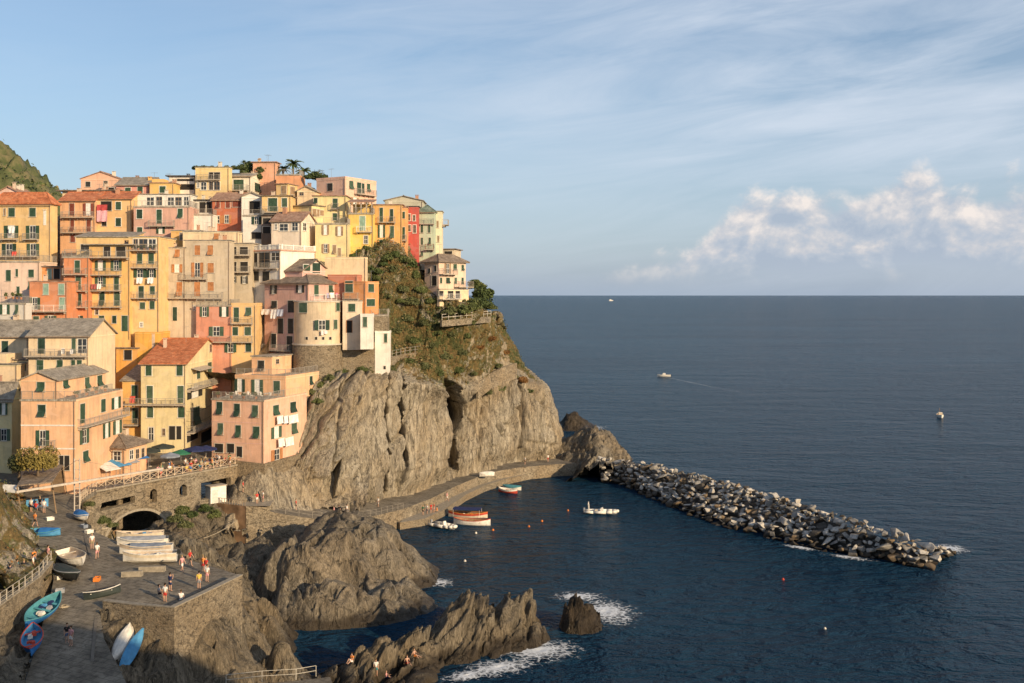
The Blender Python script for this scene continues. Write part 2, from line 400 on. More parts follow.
offs = (2.6*S_(pxs-e1)-1.3*S_(pxs-386+tz)+1.2*S_(pxs-403)+.5*S_(pxs-424)-2.6*S_(pxs-447+2*tz)+1.6*sstep(456,462,pxs)-1.6*np.exp(-((pxs-382)/4.)**2)*(1-sstep(7,10,P[:,2])))*band
cleft = -8.*S_((pxs-447+2*tz)*.8)*(1-S_((pxs-456-3*(1-tz))*.8))*band-3.*np.exp(-((pxs-289)/4.)**2)*sstep(1.2,1.8,vr)-2.4*np.exp(-((pxs-386+tz)/1.0)**2)*band-2.2*np.exp(-((pxs-403)/.9)**2)*band*(P[:,2] > 9)-2.*np.exp(-((pxs-e1+1.2)/1.3)**2)*band-1.6*np.exp(-((pxs-520+3*tz)/1.3)**2)*band-.9*np.exp(-((pxs-478-4*tz)/1.1)**2)*band-.9*np.exp(-((pxs-318-26*tz)/1.)**2)*band
kA = 1-.6*inA
disp = rockf*(kA*(slab+st)+(1-.5*inA)*(slab2-cr)+fb)+(1-rockf)*soft
disp *= sstep(0, 1.2, vr)*(1-.75*sstep(9.2, 10, vr))
disp = np.where(vr < 1.6, disp*.6-.6, disp-.5)
Pd = P+Nn*disp[:,None]+np.array([.30,-.95,0.])*((cleft+offs)*(vr > .9))[:,None]
MATS['cliff'] = rockmat('cliff', (.225,.192,.148), (.39,.342,.262), (.505,.45,.355), veg=True, strata=(1,1,.13), rot=(0,R(16),0))
veg = sstep(3.85, 4.6, vr+fbm(P*.1, 4, 61)*.45)*(.62+.25*fbm(P*.07, 3, 71))
veg = np.where(vr < 3.85, sstep(.25, .8, fbm(P*np.array([.1,.1,.07]), 4, 81))*.30*sstep(1.5,3,vr)*(1-inA)+.30*(1-S_(pxs-e1))*sstep(.0,.6,fbm(P*.15,3,82)+.2), veg)
hl = grid_mesh('cliff', Pd, NU, NV, MATS['cliff'], smooth=False)
attr(hl, 'veg', veg); tag(hl, kind='structure')
CLIFF_P, CLIFF_N, CLIFF_VR, CLIFF_VEG = Pd, Nn, vr, veg

# ---- rocks: height sheets through points read off the photograph -------------
def rock_sheet(name, pts, res, mat, amp=1., blade=(1., .3, 2.), lean=(0,0), seed=0, label=None, cat=None, kind=None, hide=None, pad=3., cellm=2.6, floor=-2.5, mask=None, flat=None, mid=1., zcap=None):
    """pts: (x,y,z) samples. Fractured height sheet with steep faces."""
    A_ = np.array([tuple(q) for q in pts]); f = RBF(A_, .002)
    x0, y0 = A_[:,:2].min(0)-pad; x1, y1 = A_[:,:2].max(0)+pad
    nx, ny = int((x1-x0)/res)+1, int((y1-y0)/res)+1
    gx, gy = np.meshgrid(np.linspace(x0,x1,nx), np.linspace(y0,y1,ny)); xy = np.c_[gx.ravel(), gy.ravel()]
    z0 = f(xy); z0 = np.clip(z0, floor, A_[:,2].max()+1.5)
    d = np.array(blade[:2]); d = d/np.linalg.norm(d); tt = xy@d; ss = xy@np.array([-d[1], d[0]])
    p3 = np.c_[xy, z0]
    wv = fbm(p3*.18, 3, seed+3)
    q = np.stack([tt/blade[2]+wv*1.0, ss/(blade[2]*3.2), z0*.12], 1)
    f1, f2, hid, hx, hy = worley(q, seed+7)
    q2 = np.stack([tt/cellm+wv*.6, ss/(cellm*1.7)+.3*wv, z0*.2], 1); g1, g2, h2, kx, ky = worley(q2, seed+8)
    rg = ridged(np.stack([tt/(blade[2]*1.1)+wv, ss/(blade[2]*5), z0*.05], 1), 4, seed+9)
    up = sstep(-1.5, 2.5, z0)
    q3 = np.stack([tt/(cellm*.36)+wv*.8, ss/(cellm*.6), z0*.3], 1); e1_, e2_, h3, lx, ly = worley(q3, seed+18)
    dz = ((hid-.5)*2.6+hx*1.7+mid*((h2-.5)*1.5+kx*1.2+(h3-.5)*.6+lx*.5+rg*.5)-np.exp(-((g2-g1)/.05)**2)*.6+fbm(p3*.6, 4, seed+11)*.22-np.exp(-((f2-f1)/.06)**2)*.8)*amp*up
    if flat is not None: dz = dz*flat(xy)
    z = z0+dz
    if zcap is not None: cp = zcap+.35*(hid-.5)+.3*hx+.25*fbm(p3*.8, 3, seed+30); z = np.where(z > cp, cp+.15*(z-cp), z)
    X = xy[:,0]+lean[0]*z+fbm(p3*.35+7, 3, seed+13)*.2*up*amp+vnoise(np.c_[xy*.9, z*.9], seed+14)*.25*amp
    Yv = xy[:,1]+lean[1]*z+fbm(p3*.35+17, 3, seed+15)*.2*up*amp+vnoise(np.c_[xy*.9+9, z*.9], seed+16)*.25*amp
    V = np.c_[X, Yv, z]
    idx = np.arange(nx*ny).reshape(ny, nx); a, b_, c, d_ = idx[:-1,:-1], idx[:-1,1:], idx[1:,1:], idx[1:,:-1]
    Fq = np.stack([a,b_,c,d_], -1).reshape(-1,4)
    zq = z[Fq].max(1); keep = zq > floor+.6
    if mask is not None: keep &= mask(xy[Fq].mean(1))
    Fq = Fq[keep]
    used = np.unique(Fq); mp = np.full(len(V), -1); mp[used] = np.arange(len(used))
    o = np_mesh(name, V[used], mp[Fq], mat, smooth=False)
    tag(o, label, cat, None, kind); return o
rk = rockmat('islet', (.13,.112,.086), (.24,.207,.157), (.35,.30,.23), strata=(1,1,.35), rot=(R(10),R(-18),0)); MATS['islet'] = rk
rkd = rockmat('shore', (.11,.094,.07), (.205,.174,.128), (.31,.262,.192), strata=(1,1,.35), rot=(R(10),R(-25),0)); MATS['shore'] = rkd
rkw = rockmat('wet', (.035,.03,.024), (.07,.056,.041), (.125,.10,.073), strata=(1,1,.35), rot=(R(10),R(-25),0)); MATS['wet'] = rkw
def W(lst): return [atz(*q) for q in lst]
isl = W([(345,517,9.),(333,528,8.3),(320,545,7.2),(362,520,8.6),(378,533,7.6),(395,545,6.2),(350,545,7.2),(372,555,6.),(415,552,4.2),(432,570,1.8),(440,582,-.3),(425,590,-.2),(408,592,0),(405,575,3.),(385,580,3.6),(385,600,-.2),(350,608,-.2),(350,585,3.8),(330,575,5.4),(315,562,6.),(300,565,5.6),(290,580,4.6),(300,598,2.4),(272,572,4.4),(285,557,5.2),(262,585,2.6),(252,598,-.4),(275,612,-.3),(310,613,-.3),(330,598,2.)])
isl += [Vector((x,y,z)) for x,y,z in [(-33,157,3),(-27,158,5),(-22,160,3),(-14,158,0),(-8,156,-2),(-40,150,0),(-38,144,0),(-8,143,-2.5),(-43,138,-2.5),(-24,168,-2),(-34,166,-2),(-30,125,-3),(-20,124,-3),(-10,128,-3),(-40,126,-3)]]
rock_sheet('sea_rock', isl, .2, rk, amp=.62, mid=.38, cellm=3.6, blade=(1,.25,4.2), lean=(-.12,0), seed=100, label='big fractured grey islet of rock standing in the harbour below the path', cat='rock')
spk = W([(505,592,5.4),(497,601,4.4),(515,603,4.2),(520,615,3.0),(535,621,2.0),(545,635,0.7),(552,643,-0.5),(478,615,4.0),(467,600,5.6),(458,615,4.4),(488,631,2.2),(500,643,0.9),(520,658,-0.4),(490,663,-0.3),(470,668,-0.4),(465,648,1.2),(440,625,3.0),(425,635,2.6),(410,628,3.8),(412,648,1.6),(440,653,1.0),(400,648,2.0),(378,655,2.0),(395,671,1.0),(420,675,0.7),(355,658,2.6),(365,678,1.0),(340,678,1.0),(440,683,-0.4),(350,703,0.9),(390,703,0.5),(420,703,-0.3)])
spk += [Vector((x,y,z)) for x,y,z in [(-9,124,0),(-3,127,-.5),(2,128,-2.5),(6,121,-2.5),(0,112,-2.5),(-4,107,-2.5),(-13,119,-1),(-17,116,-1),(-20,112,-.5),(-9,131,-3),(-22,120,-3),(-4,98,-3),(-12,96,-1),(-20,96,0)]]
rock_sheet('sea_rock', spk, .17, rkd, amp=.72, blade=(1,-.15,1.9), lean=(.22,0), seed=200, label='jagged ridge of upright rock blades rising from the water at the bottom', cat='rock')
sm = [Vector((8.5+r*math.cos(a)*1.02+.15*z, 126.2+r*math.sin(a)*.95, z)) for r, zs_ in ((0,(3.3,)),(1.3,(2.6,3.3,4.5,4.2,3.2,2.2)),(2.2,(1.5,1.4,2.9,3.0,1.5,.5)),(2.9,(-.8,-.6,-.7,-.6,-.9,-.7)),(3.8,(-2.6,)*6)) for a, z in zip(np.arange(len(zs_))*6.283/len(zs_)+.4*r, zs_)]
rock_sheet('sea_rock', sm, .16, rkw, amp=.6, pad=.3, zcap=3.5, cellm=1.7, blade=(1,.6,1.5), seed=303, label='small dark rock alone in white surf beside the jagged ridge', cat='rock')
far = W([(572,414,4.2),(567,416,3.9),(578,416,3.9),(565,421,2.6),(582,420,2.6),(560,430,-.3),(590,430,-.3),(575,432,-.2)])+[Vector((x,y,-2)) for x,y in [(8,300),(24,300),(30,315),(22,335),(10,335),(6,318)]]
rock_sheet('sea_rock', far, .3, rkw, amp=.35, blade=(1,.3,2.), seed=400, label='small dark rock far out behind the foot of the cliff', cat='rock')
bas = W([(600,428,7.8),(592,436,7.2),(608,434,6.6),(585,449,5.2),(575,444,5.0),(562,452,4.0),(560,462,1.2),(580,466,1.0),(598,459,4.5),(610,454,4.0),(618,460,1.8),(612,466,1.0),(570,458,3.0)])+[Vector((x,y,z)) for x,y,z in [(8,250,5),(12,258,3),(26,262,1),(30,252,-1),(34,246,-2),(22,270,-2),(8,268,-1),(12,232,-2),(24,232,-2),(2,250,5)]]
rock_sheet('sea_rock', bas, .22, rk, mid=.5, amp=.6, blade=(1,.2,2.2), lean=(.1,0), seed=500, label='lit grey rock knob at the cliff foot where the breakwater begins', cat='rock')

# ---- breakwater of tumbled boulders -----------------------------------------
from itertools import product
def hull_boulder(seed, flat=.75):
    import bmesh
    rg = random.Random(seed); bm = bmesh.new()
    for k in range(11):
        v = Vector((rg.gauss(0,1), rg.gauss(0,1), rg.gauss(0,1))); v.normalize(); v *= rg.uniform(.8,1.1)
        bm.verts.new((v.x*rg.uniform(.95,1.2), v.y*.9, v.z*flat))
    bmesh.ops.convex_hull(bm, input=bm.verts)
    for v in [v for v in bm.verts if not v.link_faces]: bm.verts.remove(v)
    bmesh.ops.bevel(bm, geom=bm.edges, offset=.07, segments=1, affect='EDGES', clamp_overlap=True)
    for v in bm.verts:
        if v.co.length > 1.35: v.co *= 1.35/v.co.length
    me = bpy.data.meshes.new('boulder'); bm.to_mesh(me); bm.free(); return me
def bouldermat(name, c):
    m, t, b = new_mat('boulder '+name); p = t.pos()
    n = t.noise(p, 1.1, 5, .7); n2 = t.noise(p, 5., 4, .7)
    a = t.ramp(n, [(.3, tuple(x*.5 for x in c)), (.5, c), (.72, tuple(min(1,x*1.2) for x in c))])
    a = t.mix(t.ramp(n2, [(.36, .5), (.55, 0.)]), a, tuple(x*.4 for x in c))
    z = t('SeparateXYZ'); t.l.new(p, z.inputs[0])
    wf = t.ramp(t.math('MULTIPLY_ADD', z.outputs[2], .5, .2), [(.25, 1.), (.75, 0.)])
    a = t.mix(t.math('MULTIPLY', wf, .9), a, (.03,.022,.014))
    t.l.new(a, b.inputs['Base Color']); b.inputs['Roughness'].default_value = .85; b.inputs['Specular IOR Level'].default_value = .2
    t.l.new(t.bump(n2, .6, .12), b.inputs['Normal']); return m
BM = [hull_boulder(s) for s in range(9)]
BC = {'white': ((.52,.48,.42), 'pale whitish boulder heaped on the long harbour breakwater'), 'grey': ((.30,.28,.25), 'mid grey boulder heaped on the long harbour breakwater'),
      'brown': ((.26,.19,.12), 'brown boulder heaped on the long harbour breakwater'), 'dark': ((.10,.088,.075), 'dark blackish boulder heaped on the long harbour breakwater')}
BMAT = {k: bouldermat(k, v[0]) for k, v in BC.items()}
front = W([(588,470,0),(620,484,0),(650,498,0),(690,515,0),(720,526,0),(760,537,0),(800,546,0),(850,556,0),(890,560,0),(932,561,0),(956,553,0)])
crest = W([(598,458,4.6),(625,459,5.),(660,465,5.),(690,472,5.2),(720,479,5.2),(760,490,5.2),(800,502,5.2),(850,517,5.),(885,528,4.8),(912,538,3.8),(940,547,2.4)])
def lerp_line(L, s):
    k = s*(len(L)-1); i = min(int(k), len(L)-2); return L[i].lerp(L[i+1], k-i)
rb = random.Random(5); stones = []
for k in range(7000):
    s = rb.random(); v = rb.uniform(0, 1.55)
    f_, c_ = lerp_line(front, s), lerp_line(crest, s)
    if v <= 1: q = f_.lerp(c_, v)
    else:
        q = c_+(c_-f_)*(v-1); q.z = c_.z*(1-(v-1)/.62)
    r = rb.choice([.5,.6,.7,.8,.9,1.05]) if rb.random() < .8 else rb.uniform(1.05,1.35)
    q.z = q.z*.93-r*.1+rb.uniform(-.25,.4)
    if any((q-o[0]).length < (r+o[1])*.54 for o in stones): continue
    stones.append((q, r, v))
stones.sort(key=lambda o: -(o[1]/o[0].y*(1 if o[2] < 1.12 else .2)))
rest = []
for k, (q, r, v) in enumerate(stones):
    low_ = q.z < 1.0
    kind = rb.choices(['white','grey','brown','dark'], [.06,.2,.28,.46] if low_ else [.38,.36,.12,.14])[0]
    me = rb.choice(BM); rot = (rb.uniform(-.5,.5)+(3.14 if rb.random() < .5 else 0), rb.uniform(-.5,.5), rb.uniform(0,6.3)); sc_ = (r*rb.uniform(.9,1.4), r*rb.uniform(.85,1.15), r*rb.uniform(.7,1.0))
    if k < 296:
        key = (me, kind)
        if key not in MATS:
            m2_ = me.copy(); m2_.materials.append(BMAT[kind]); MATS[key] = m2_
        o = bpy.data.objects.new('boulder', MATS[key]); COL.objects.link(o); o.location = q; o.rotation_euler = rot; o.scale = sc_
        tag(o, BC[kind][1], 'boulder', 'boulders of the breakwater')
    else: rest.append((q, rot, sc_, me, kind))
from mathutils import Euler
mb = MB(); names = list(BMAT)
for q, rot, sc_, me, kind in rest:
    M = Matrix.LocRotScale(q, Euler(rot), Vector(sc_))
    mb.add([M@v.co for v in me.vertices], [tuple(p_.vertices) for p_ in me.polygons], names.index(kind))
# the mound the stones lie on
tag(mb.build('rubble', [BMAT[k] for k in names]), 'smaller stones and far side stones filling the long breakwater', 'rubble', None, 'stuff')
core = []; 
for s in np.linspace(0, 1, 40):
    f_, c_ = lerp_line(front, s), lerp_line(crest, s); d_ = c_-f_; bk_ = c_+Vector((d_.x,d_.y,0))*.62
    core.append([f_+Vector((0,0,-2))-Vector((d_.x,d_.y,0))*.02, f_.lerp(c_,.5)+Vector((0,0,-1.5)), c_+Vector((0,0,-1.7)), Vector((bk_.x,bk_.y,-2))])
V = np.array([[tuple(q) for q in r_] for r_ in core]).reshape(-1,3)
co = grid_mesh('breakwater_core', V, 4, 40, BMAT['dark'], smooth=False); tag(co, 'dark core of the breakwater showing between its stones', 'breakwater')
# ---- house kit --------------------------------------------------------------
CROP = {'A':(0,140,5.254),'B':(120,140,5.254),'C':(240,140,5.254),'D':(350,170,4.553),'E':(0,250,5.254),'F':(120,250,5.254),'G':(240,240,4.269),'H':(0,350,5.254),'K':(120,350,5.254),'L':(200,340,5.254),'P':(0,0,1.)}
CAMP = Vector((0,0,H))
def shuttermat(name, c):
    m, t, b = new_mat('shutter '+name); p = t.pos()
    z = t('SeparateXYZ'); t.l.new(p, z.inputs[0])
    s = t.math('SINE', t.math('MULTIPLY', z.outputs[2], 70.))
    n = t.noise(p, 1.3, 4, .7)
    a = t.ramp(n, [(.3, tuple(x*.7 for x in c)), (.7, tuple(x*1.35+.01 for x in c))])
    t.l.new(a, b.inputs['Base Color']); b.inputs['Roughness'].default_value = .6; b.inputs['Specular IOR Level'].default_value = .25
    t.l.new(t.bump(s, .5, .02), b.inputs['Normal']); return m
SH = {'g': shuttermat('green', (.035,.075,.045)), 'j': shuttermat('deep green', (.022,.05,.034)), 'k': shuttermat('worn green', (.06,.10,.065)), 'b': shuttermat('brown', (.42,.185,.075)), 'r': shuttermat('oxblood', (.20,.055,.035)), 'p': shuttermat('pale green', (.25,.38,.30)), 'd': shuttermat('dark', (.035,.035,.032)), 'w': shuttermat('worn wood', (.30,.20,.12))}
m, t, b = new_mat('window glass'); b.inputs['Base Color'].default_value = (.035,.04,.045,1); b.inputs['Roughness'].default_value = .12; MATS['glass'] = m
m, t, b = new_mat('painted shade'); b.inputs['Base Color'].default_value = (.018,.015,.013,1); b.inputs['Roughness'].default_value = .9; MATS['dark'] = m  # near-black colour stands in for the shade inside recesses
WHITE = plain('white paint', (.74,.71,.64), .6); STONE = plain('trim stone', (.55,.50,.42), .85); RAIL = plain('railing iron', (.34,.31,.27), .6); SLAB = plain('slab', (.42,.36,.29), .9)
CURT = plain('curtain', (.72,.70,.66), .9); METAL = plain('grey metal', (.35,.35,.35), .4, .6); PIPE = plain('copper pipe', (.24,.17,.12), .5); WOOD = plain('weathered wood', (.26,.18,.11), .85)
RT = {'red': rooftile('red', (.60,.19,.075), (.68,.30,.15)), 'pale': rooftile('pale', (.42,.24,.16), (.52,.36,.26)), 'grey': rooftile('grey', (.35,.30,.235), (.45,.40,.325)), 'brown': rooftile('brown', (.25,.19,.14), (.36,.28,.21)), 'dark': rooftile('dark', (.10,.09,.08), (.16,.15,.14)), 'slab': rooftile('slab', (.40,.35,.28), (.50,.45,.37)), 'green': rooftile('green', (.20,.26,.20), (.28,.33,.26))}
HOUSES = []; TERR = []          # points of the ground under the houses
class Face:
    def __init__(s, O, u, n, w): s.O, s.u, s.n, s.w = Vector((O[0],O[1],0)), Vector(u), Vector(n), w
    def P(s, a, z, o=0.): 
        v = s.O+s.u*a+s.n*o; return Vector((v.x, v.y, z))
    def hit(s, px, py):
        d = Vector(((px-CX)/F, 1, -(py-HY)/F)); k = s.n.dot(s.O-CAMP)/s.n.dot(d); p = CAMP+d*k
        return (p-s.O).dot(s.u), p.z
class House:
    def __init__(s, name, label, crop, col, Y, x0, x1, ytop, ybase, yaw=0., x2=None, depth=9., roof='flat', rh=1.4, rm='red', oh=.35, cat='house', below=7., ref=None, slabm='slab', terr=True, course=True, group=None, wallm=None, pipes=True):
        s.crop = CROP[crop]; a = R(yaw); u = Vector((math.cos(a), math.sin(a), 0)); n = Vector((math.sin(a), -math.cos(a), 0))
        px0, px1 = s.X(x0), s.X(x1); ref = ref or 'R'
        kx0, kx1 = (px0-CX)/F, (px1-CX)/F
        if ref == 'R':
            FR = Vector((kx1*Y, Y, 0)); w = (kx0*FR.y-FR.x)/(-u.x+kx0*u.y); FL = FR-u*w
        else:
            FL = Vector((kx0*Y, Y, 0)); w = (kx1*FL.y-FL.x)/(u.x-kx1*u.y); FR = FL+u*w
        if x2 is not None:
            k = (s.X(x2)-CX)/F; depth = (k*FR.y-FR.x)/(-n.x+k*n.y); depth = min(max(depth, 2.), 24.)
        Yr = FR.y if ref == 'R' else FL.y
        s.zt = H-(s.Yp(ytop)-HY)*Yr/F; s.zb = H-(s.Yp(ybase)-HY)*Yr/F
        s.u, s.n, s.w, s.d = u, n, w, depth; s.FL, s.FR = FL, FR
        s.front = Face(FL, u, n, w); s.right = Face(FR, -n, u, depth); s.left = Face(FL-n*depth, n, -u, depth)
        ctr = FL+u*w/2-n*depth/2; s.root = empty(name, (ctr.x, ctr.y, s.zb), label, cat, group or 'houses of the hillside village')
        s.wm = wallm or plaster('%.2f %.2f %.2f' % col, col); s.col = col
        if terr:
            for k in (0.,.5,1.): q = FL+u*w*k; TERR.append((q.x, q.y, s.zb))
            q = ctr-n*depth*.3; TERR.append((q.x, q.y, s.zb+1.2))
        mb = MB(); z0, z1 = s.zb-below, s.zt
        if terr and Yr < 180 and s.zb > 16 and CX+FR.x/FR.y*F < 300: z0 = min(z0, 13.)
        Q = lambda uu, dd, z: (FL.x+u.x*uu-n.x*dd, FL.y+u.y*uu-n.y*dd, z)
        s.Q = Q; w_, d_ = w, depth
        mb.hexa([Q(0,0,z0),Q(w,0,z0),Q(w,d_,z0),Q(0,d_,z0)], [Q(0,0,z1),Q(w,0,z1),Q(w,d_,z1),Q(0,d_,z1)])
        rb = MB(); th = .16; o = oh; e = .02
        def slope(p, q, r_, t_):    # quad low-left, low-right, high-right, high-left
            rb.hexa([(*x[:2], x[2]) for x in (p,q,r_,t_)], [(*x[:2], x[2]+th) for x in (p,q,r_,t_)])
        if roof == 'ridge_u':
            zr = z1+rh; sl = rh/(d_/2); mb.add([Q(0,0,z1),Q(0,d_,z1),Q(0,d_/2,zr),Q(w,0,z1),Q(w,d_,z1),Q(w,d_/2,zr)], [(0,1,2)[::-1],(3,4,5),(0,2,5,3)[::-1],(1,4,5,2)[::-1]])
            slope(Q(-o,-o,z1-o*sl+e),Q(w+o,-o,z1-o*sl+e),Q(w+o,d_/2,zr+e),Q(-o,d_/2,zr+e)); slope(Q(w+o,d_+o,z1-o*sl+e),Q(-o,d_+o,z1-o*sl+e),Q(-o,d_/2,zr+e),Q(w+o,d_/2,zr+e))
            rb.bar(Q(-o,d_/2,zr+th+.02),Q(w+o,d_/2,zr+th+.02),.13,0,6)
        elif roof == 'ridge_n':
            zr = z1+rh; sl = rh/(w/2); mb.add([Q(0,0,z1),Q(w,0,z1),Q(w/2,0,zr),Q(0,d_,z1),Q(w,d_,z1),Q(w/2,d_,zr)], [(0,1,2),(3,4,5)[::-1],(0,2,5,3),(1,4,5,2)])
            slope(Q(-o,-o,z1-o*sl+e),Q(w/2,-o,zr+e),Q(w/2,d_+o,zr+e),Q(-o,d_+o,z1-o*sl+e)); slope(Q(w/2,-o,zr+e),Q(w+o,-o,z1-o*sl+e),Q(w+o,d_+o,z1-o*sl+e),Q(w/2,d_+o,zr+e))
            rb.bar(Q(w/2,-o,zr+th+.02),Q(w/2,d_+o,zr+th+.02),.13,0,6)
        elif roof == 'hip':
            zr = z1+rh; k = min(w, d_)/2; a0, a1 = (k, w-k) if w >= d_ else (w/2-.01, w/2+.01); b0, b1 = (d_/2, d_/2) if w >= d_ else (k, d_-k)
            lo = [Q(-o,-o,z1),Q(w+o,-o,z1),Q(w+o,d_+o,z1),Q(-o,d_+o,z1)]
            if w >= d_: top_ = [Q(a0,d_/2,zr),Q(a1,d_/2,zr)]; fs = [(4,5,9,8),(5,6,9),(6,7,8,9),(7,4,8)]
            else: top_ = [Q(w/2,b0,zr),Q(w/2,b1,zr)]; fs = [(4,5,8),(5,6,9,8),(6,7,9),(7,4,8,9)]
            rb.add(lo+[(x[0],x[1],x[2]+th) for x in lo]+top_, [(3,2,1,0),(0,1,5,4),(1,2,6,5),(2,3,7,6),(3,0,4,7)]+fs)
            for c_, t_ in ((4,0),(5,1 if w >= d_ else 0),(6,1),(7,0 if w >= d_ else 1)):
                q = rb.v[c_]; rb.bar(q, top_[t_], .1, 0, 5)
            rb.bar(top_[0], top_[1], .1, 0, 5)
        elif roof in ('shed_l','shed_r','shed_f'):
            zr = z1+rh; hl = {'shed_l':(0,1,1,0),'shed_r':(1,0,0,1),'shed_f':(0,0,1,1)}[roof]
            zz = [z1+rh*k for k in hl]
            mb.hexa([Q(0,0,z1-.01),Q(w,0,z1-.01),Q(w,d_,z1-.01),Q(0,d_,z1-.01)], [Q(0,0,zz[0]),Q(w,0,zz[1]),Q(w,d_,zz[2]),Q(0,d_,zz[3])])
            slope(Q(-o,-o,zz[0]+e),Q(w+o,-o,zz[1]+e),Q(w+o,d_+o,zz[2]+e),Q(-o,d_+o,zz[3]+e))
        elif roof == 'flat':
            rb.hexa([Q(-o,-o,z1+e),Q(w+o,-o,z1+e),Q(w+o,d_+o,z1+e),Q(-o,d_+o,z1+e)], [Q(-o,-o,z1+.2),Q(w+o,-o,z1+.2),Q(w+o,d_+o,z1+.2),Q(-o,d_+o,z1+.2)])
        elif roof == 'terrace':
            rb.hexa([Q(.05,.05,z1+e),Q(w-.05,.05,z1+e),Q(w-.05,d_-.05,z1+e),Q(.05,d_-.05,z1+e)], [Q(.05,.05,z1+.1),Q(w-.05,.05,z1+.1),Q(w-.05,d_-.05,z1+.1),Q(.05,d_-.05,z1+.1)])
            rb.hexa([Q(-.12,-.12,z1-.18),Q(w+.12,-.12,z1-.18),Q(w+.12,0-.005,z1-.18),Q(-.12,-.005,z1-.18)], [Q(-.12,-.12,z1+.08),Q(w+.12,-.12,z1+.08),Q(w+.12,-.005,z1+.08),Q(-.12,-.005,z1+.08)])
            s.railing(s.front, .05, w-.05, z1+.1, -.08, part='railing'); s.railing(s.right, .05, min(d_, 12)-.05, z1+.1, -.08, part='railing')
        elif roof == 'parapet':
            for q0, q1, q2, q3 in (((-.05,-.05),(w+.05,-.05),(w+.05,.2),(-.05,.2)), ((w-.2,.2),(w+.05,.2),(w+.05,d_),(w-.2,d_)), ((-.05,.2),(.2,.2),(.2,d_),(-.05,d_))):
                mb.hexa([Q(*x, z1-.005) for x in (q0,q1,q2,q3)], [Q(*x, z1+rh) for x in (q0,q1,q2,q3)])
            rb.hexa([Q(.2,.2,z1-.005),Q(w-.2,.2,z1-.005),Q(w-.2,d_,z1-.005),Q(.2,d_,z1-.005)], [Q(.2,.2,z1+.05),Q(w-.2,.2,z1+.05),Q(w-.2,d_,z1+.05),Q(.2,d_,z1+.05)])
        s.wall = mb.build('wall', s.wm, s.root)
        s.roof = rb.build('roof', RT[rm if roof not in ('terrace','parapet') else slabm], s.root) if rb.v else None
        if pipes:
            db = MB()
            if w > 4: db.bar(s.front.P(w-.12, s.zb-1, .08), s.front.P(w-.12, z1, .08), .055, 0, 5)
            if roof in ('ridge_u','hip'): db.fbox(s.front, -oh, w+oh, z1-oh*.25-.1, z1-oh*.25+.02, oh-.02, oh+.1)
            if db.v: db.build('drainpipe', PIPE, s.root)
        s.kind = roof; s.rh = rh; s.terr = terr; HOUSES.append(s)
        # plinth and cornice trim standing proud of the plaster
        if course:
            tb = MB(); tb.fbox(s.front, 0, w, z1-.22, z1-.06, .003, .07)
            tb.fbox(s.right, 0, depth, z1-.22, z1-.06, .003, .07); tb.build('cornice', plaster('trim %.2f %.2f %.2f' % col, tuple(min(.8, x*1.12+.04) for x in col)), s.root)
    def X(s, x): return s.crop[0]+x/s.crop[2]
    def Yp(s, y): return s.crop[1]+y/s.crop[2]
    def fc(s, f): return {'f':s.front,'r':s.right,'l':s.left}[f] if isinstance(f, str) else f
    def uv(s, f, x, y): return f.hit(s.X(x), s.Yp(y))
    def win(s, f, kind, wins, sh='g', surr=None, sill=True):
        f = s.fc(f)
        for q in wins:
            k = q[4] if len(q) > 4 else kind; c = q[5] if len(q) > 5 else sh
            if k == 'c' and random.random() < .16: k = 'h'
            if c == 'g': c = random.choice(['g','g','j','k'])
            ym = (q[1]+q[3])/2; u0, _ = s.uv(f, q[0], ym); u1, _ = s.uv(f, q[2], ym); xm = (q[0]+q[2])/2
            _, z1 = s.uv(f, xm, q[1]); _, z0 = s.uv(f, xm, q[3])
            if u1 < u0: u0, u1 = u1, u0
            if u1-u0 < .3: u1 = u0+.3
            s.window(f, u0, u1, z0, z1, k, SH[c], surr, sill)
        return s
    def window(s, f, u0, u1, z0, z1, kind, sm, surr=None, sill=True):
        w = u1-u0; tall = (z1-z0) > 2.0; fm = surr or STONE
        a0, a1 = (u0+w*.27, u1-w*.27) if kind == 'o' else (u0, u1)
        if kind == 'o' and w < .9: a0, a1 = u0+w*.2, u1-w*.2
        mb = MB(); t_ = .09
        mb.fbox(f, a0-t_, a0, z0, z1+t_, .002, .05); mb.fbox(f, a1, a1+t_, z0, z1+t_, .002, .05); mb.fbox(f, a0, a1, z1, z1+t_, .002, .05)
        if sill and not tall: mb.fbox(f, a0-.14, a1+.14, z0-.08, z0, .002, .16)
        fr = mb.build('window', fm, s.root)
        if kind in ('o','g','c','h'):
            pb = MB(); pb.fbox(f, a0, a1, z0, z1, .002, .018)
            if kind in ('o','g'):
                pm = CURT if (kind == 'o' and random.random() < .38) else MATS['glass']
                gp = pb.build('pane', pm, fr)
                sb = MB(); m_ = (a0+a1)/2
                for x_ in (a0, m_-.035, a1-.07): sb.fbox(f, x_, x_+.07, z0, z1, .02, .04)
                for z_ in (z0, (z0+z1)/2-.03, z1-.07): sb.fbox(f, a0+.071, m_-.036, z_, z_+.06, .02, .038); sb.fbox(f, m_+.036, a1-.071, z_, z_+.06, .02, .038)
                sb.build('sash', WHITE if kind == 'o' else SH['w'] if random.random() < .5 else WHITE, fr)
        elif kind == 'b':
            pb = MB(); pb.fbox(f, a0, a1, z0, z1, .002, .02); pb.build('shade_panel', MATS['dark'], fr)  # flat panel on an uncut wall, recess shade painted as its colour
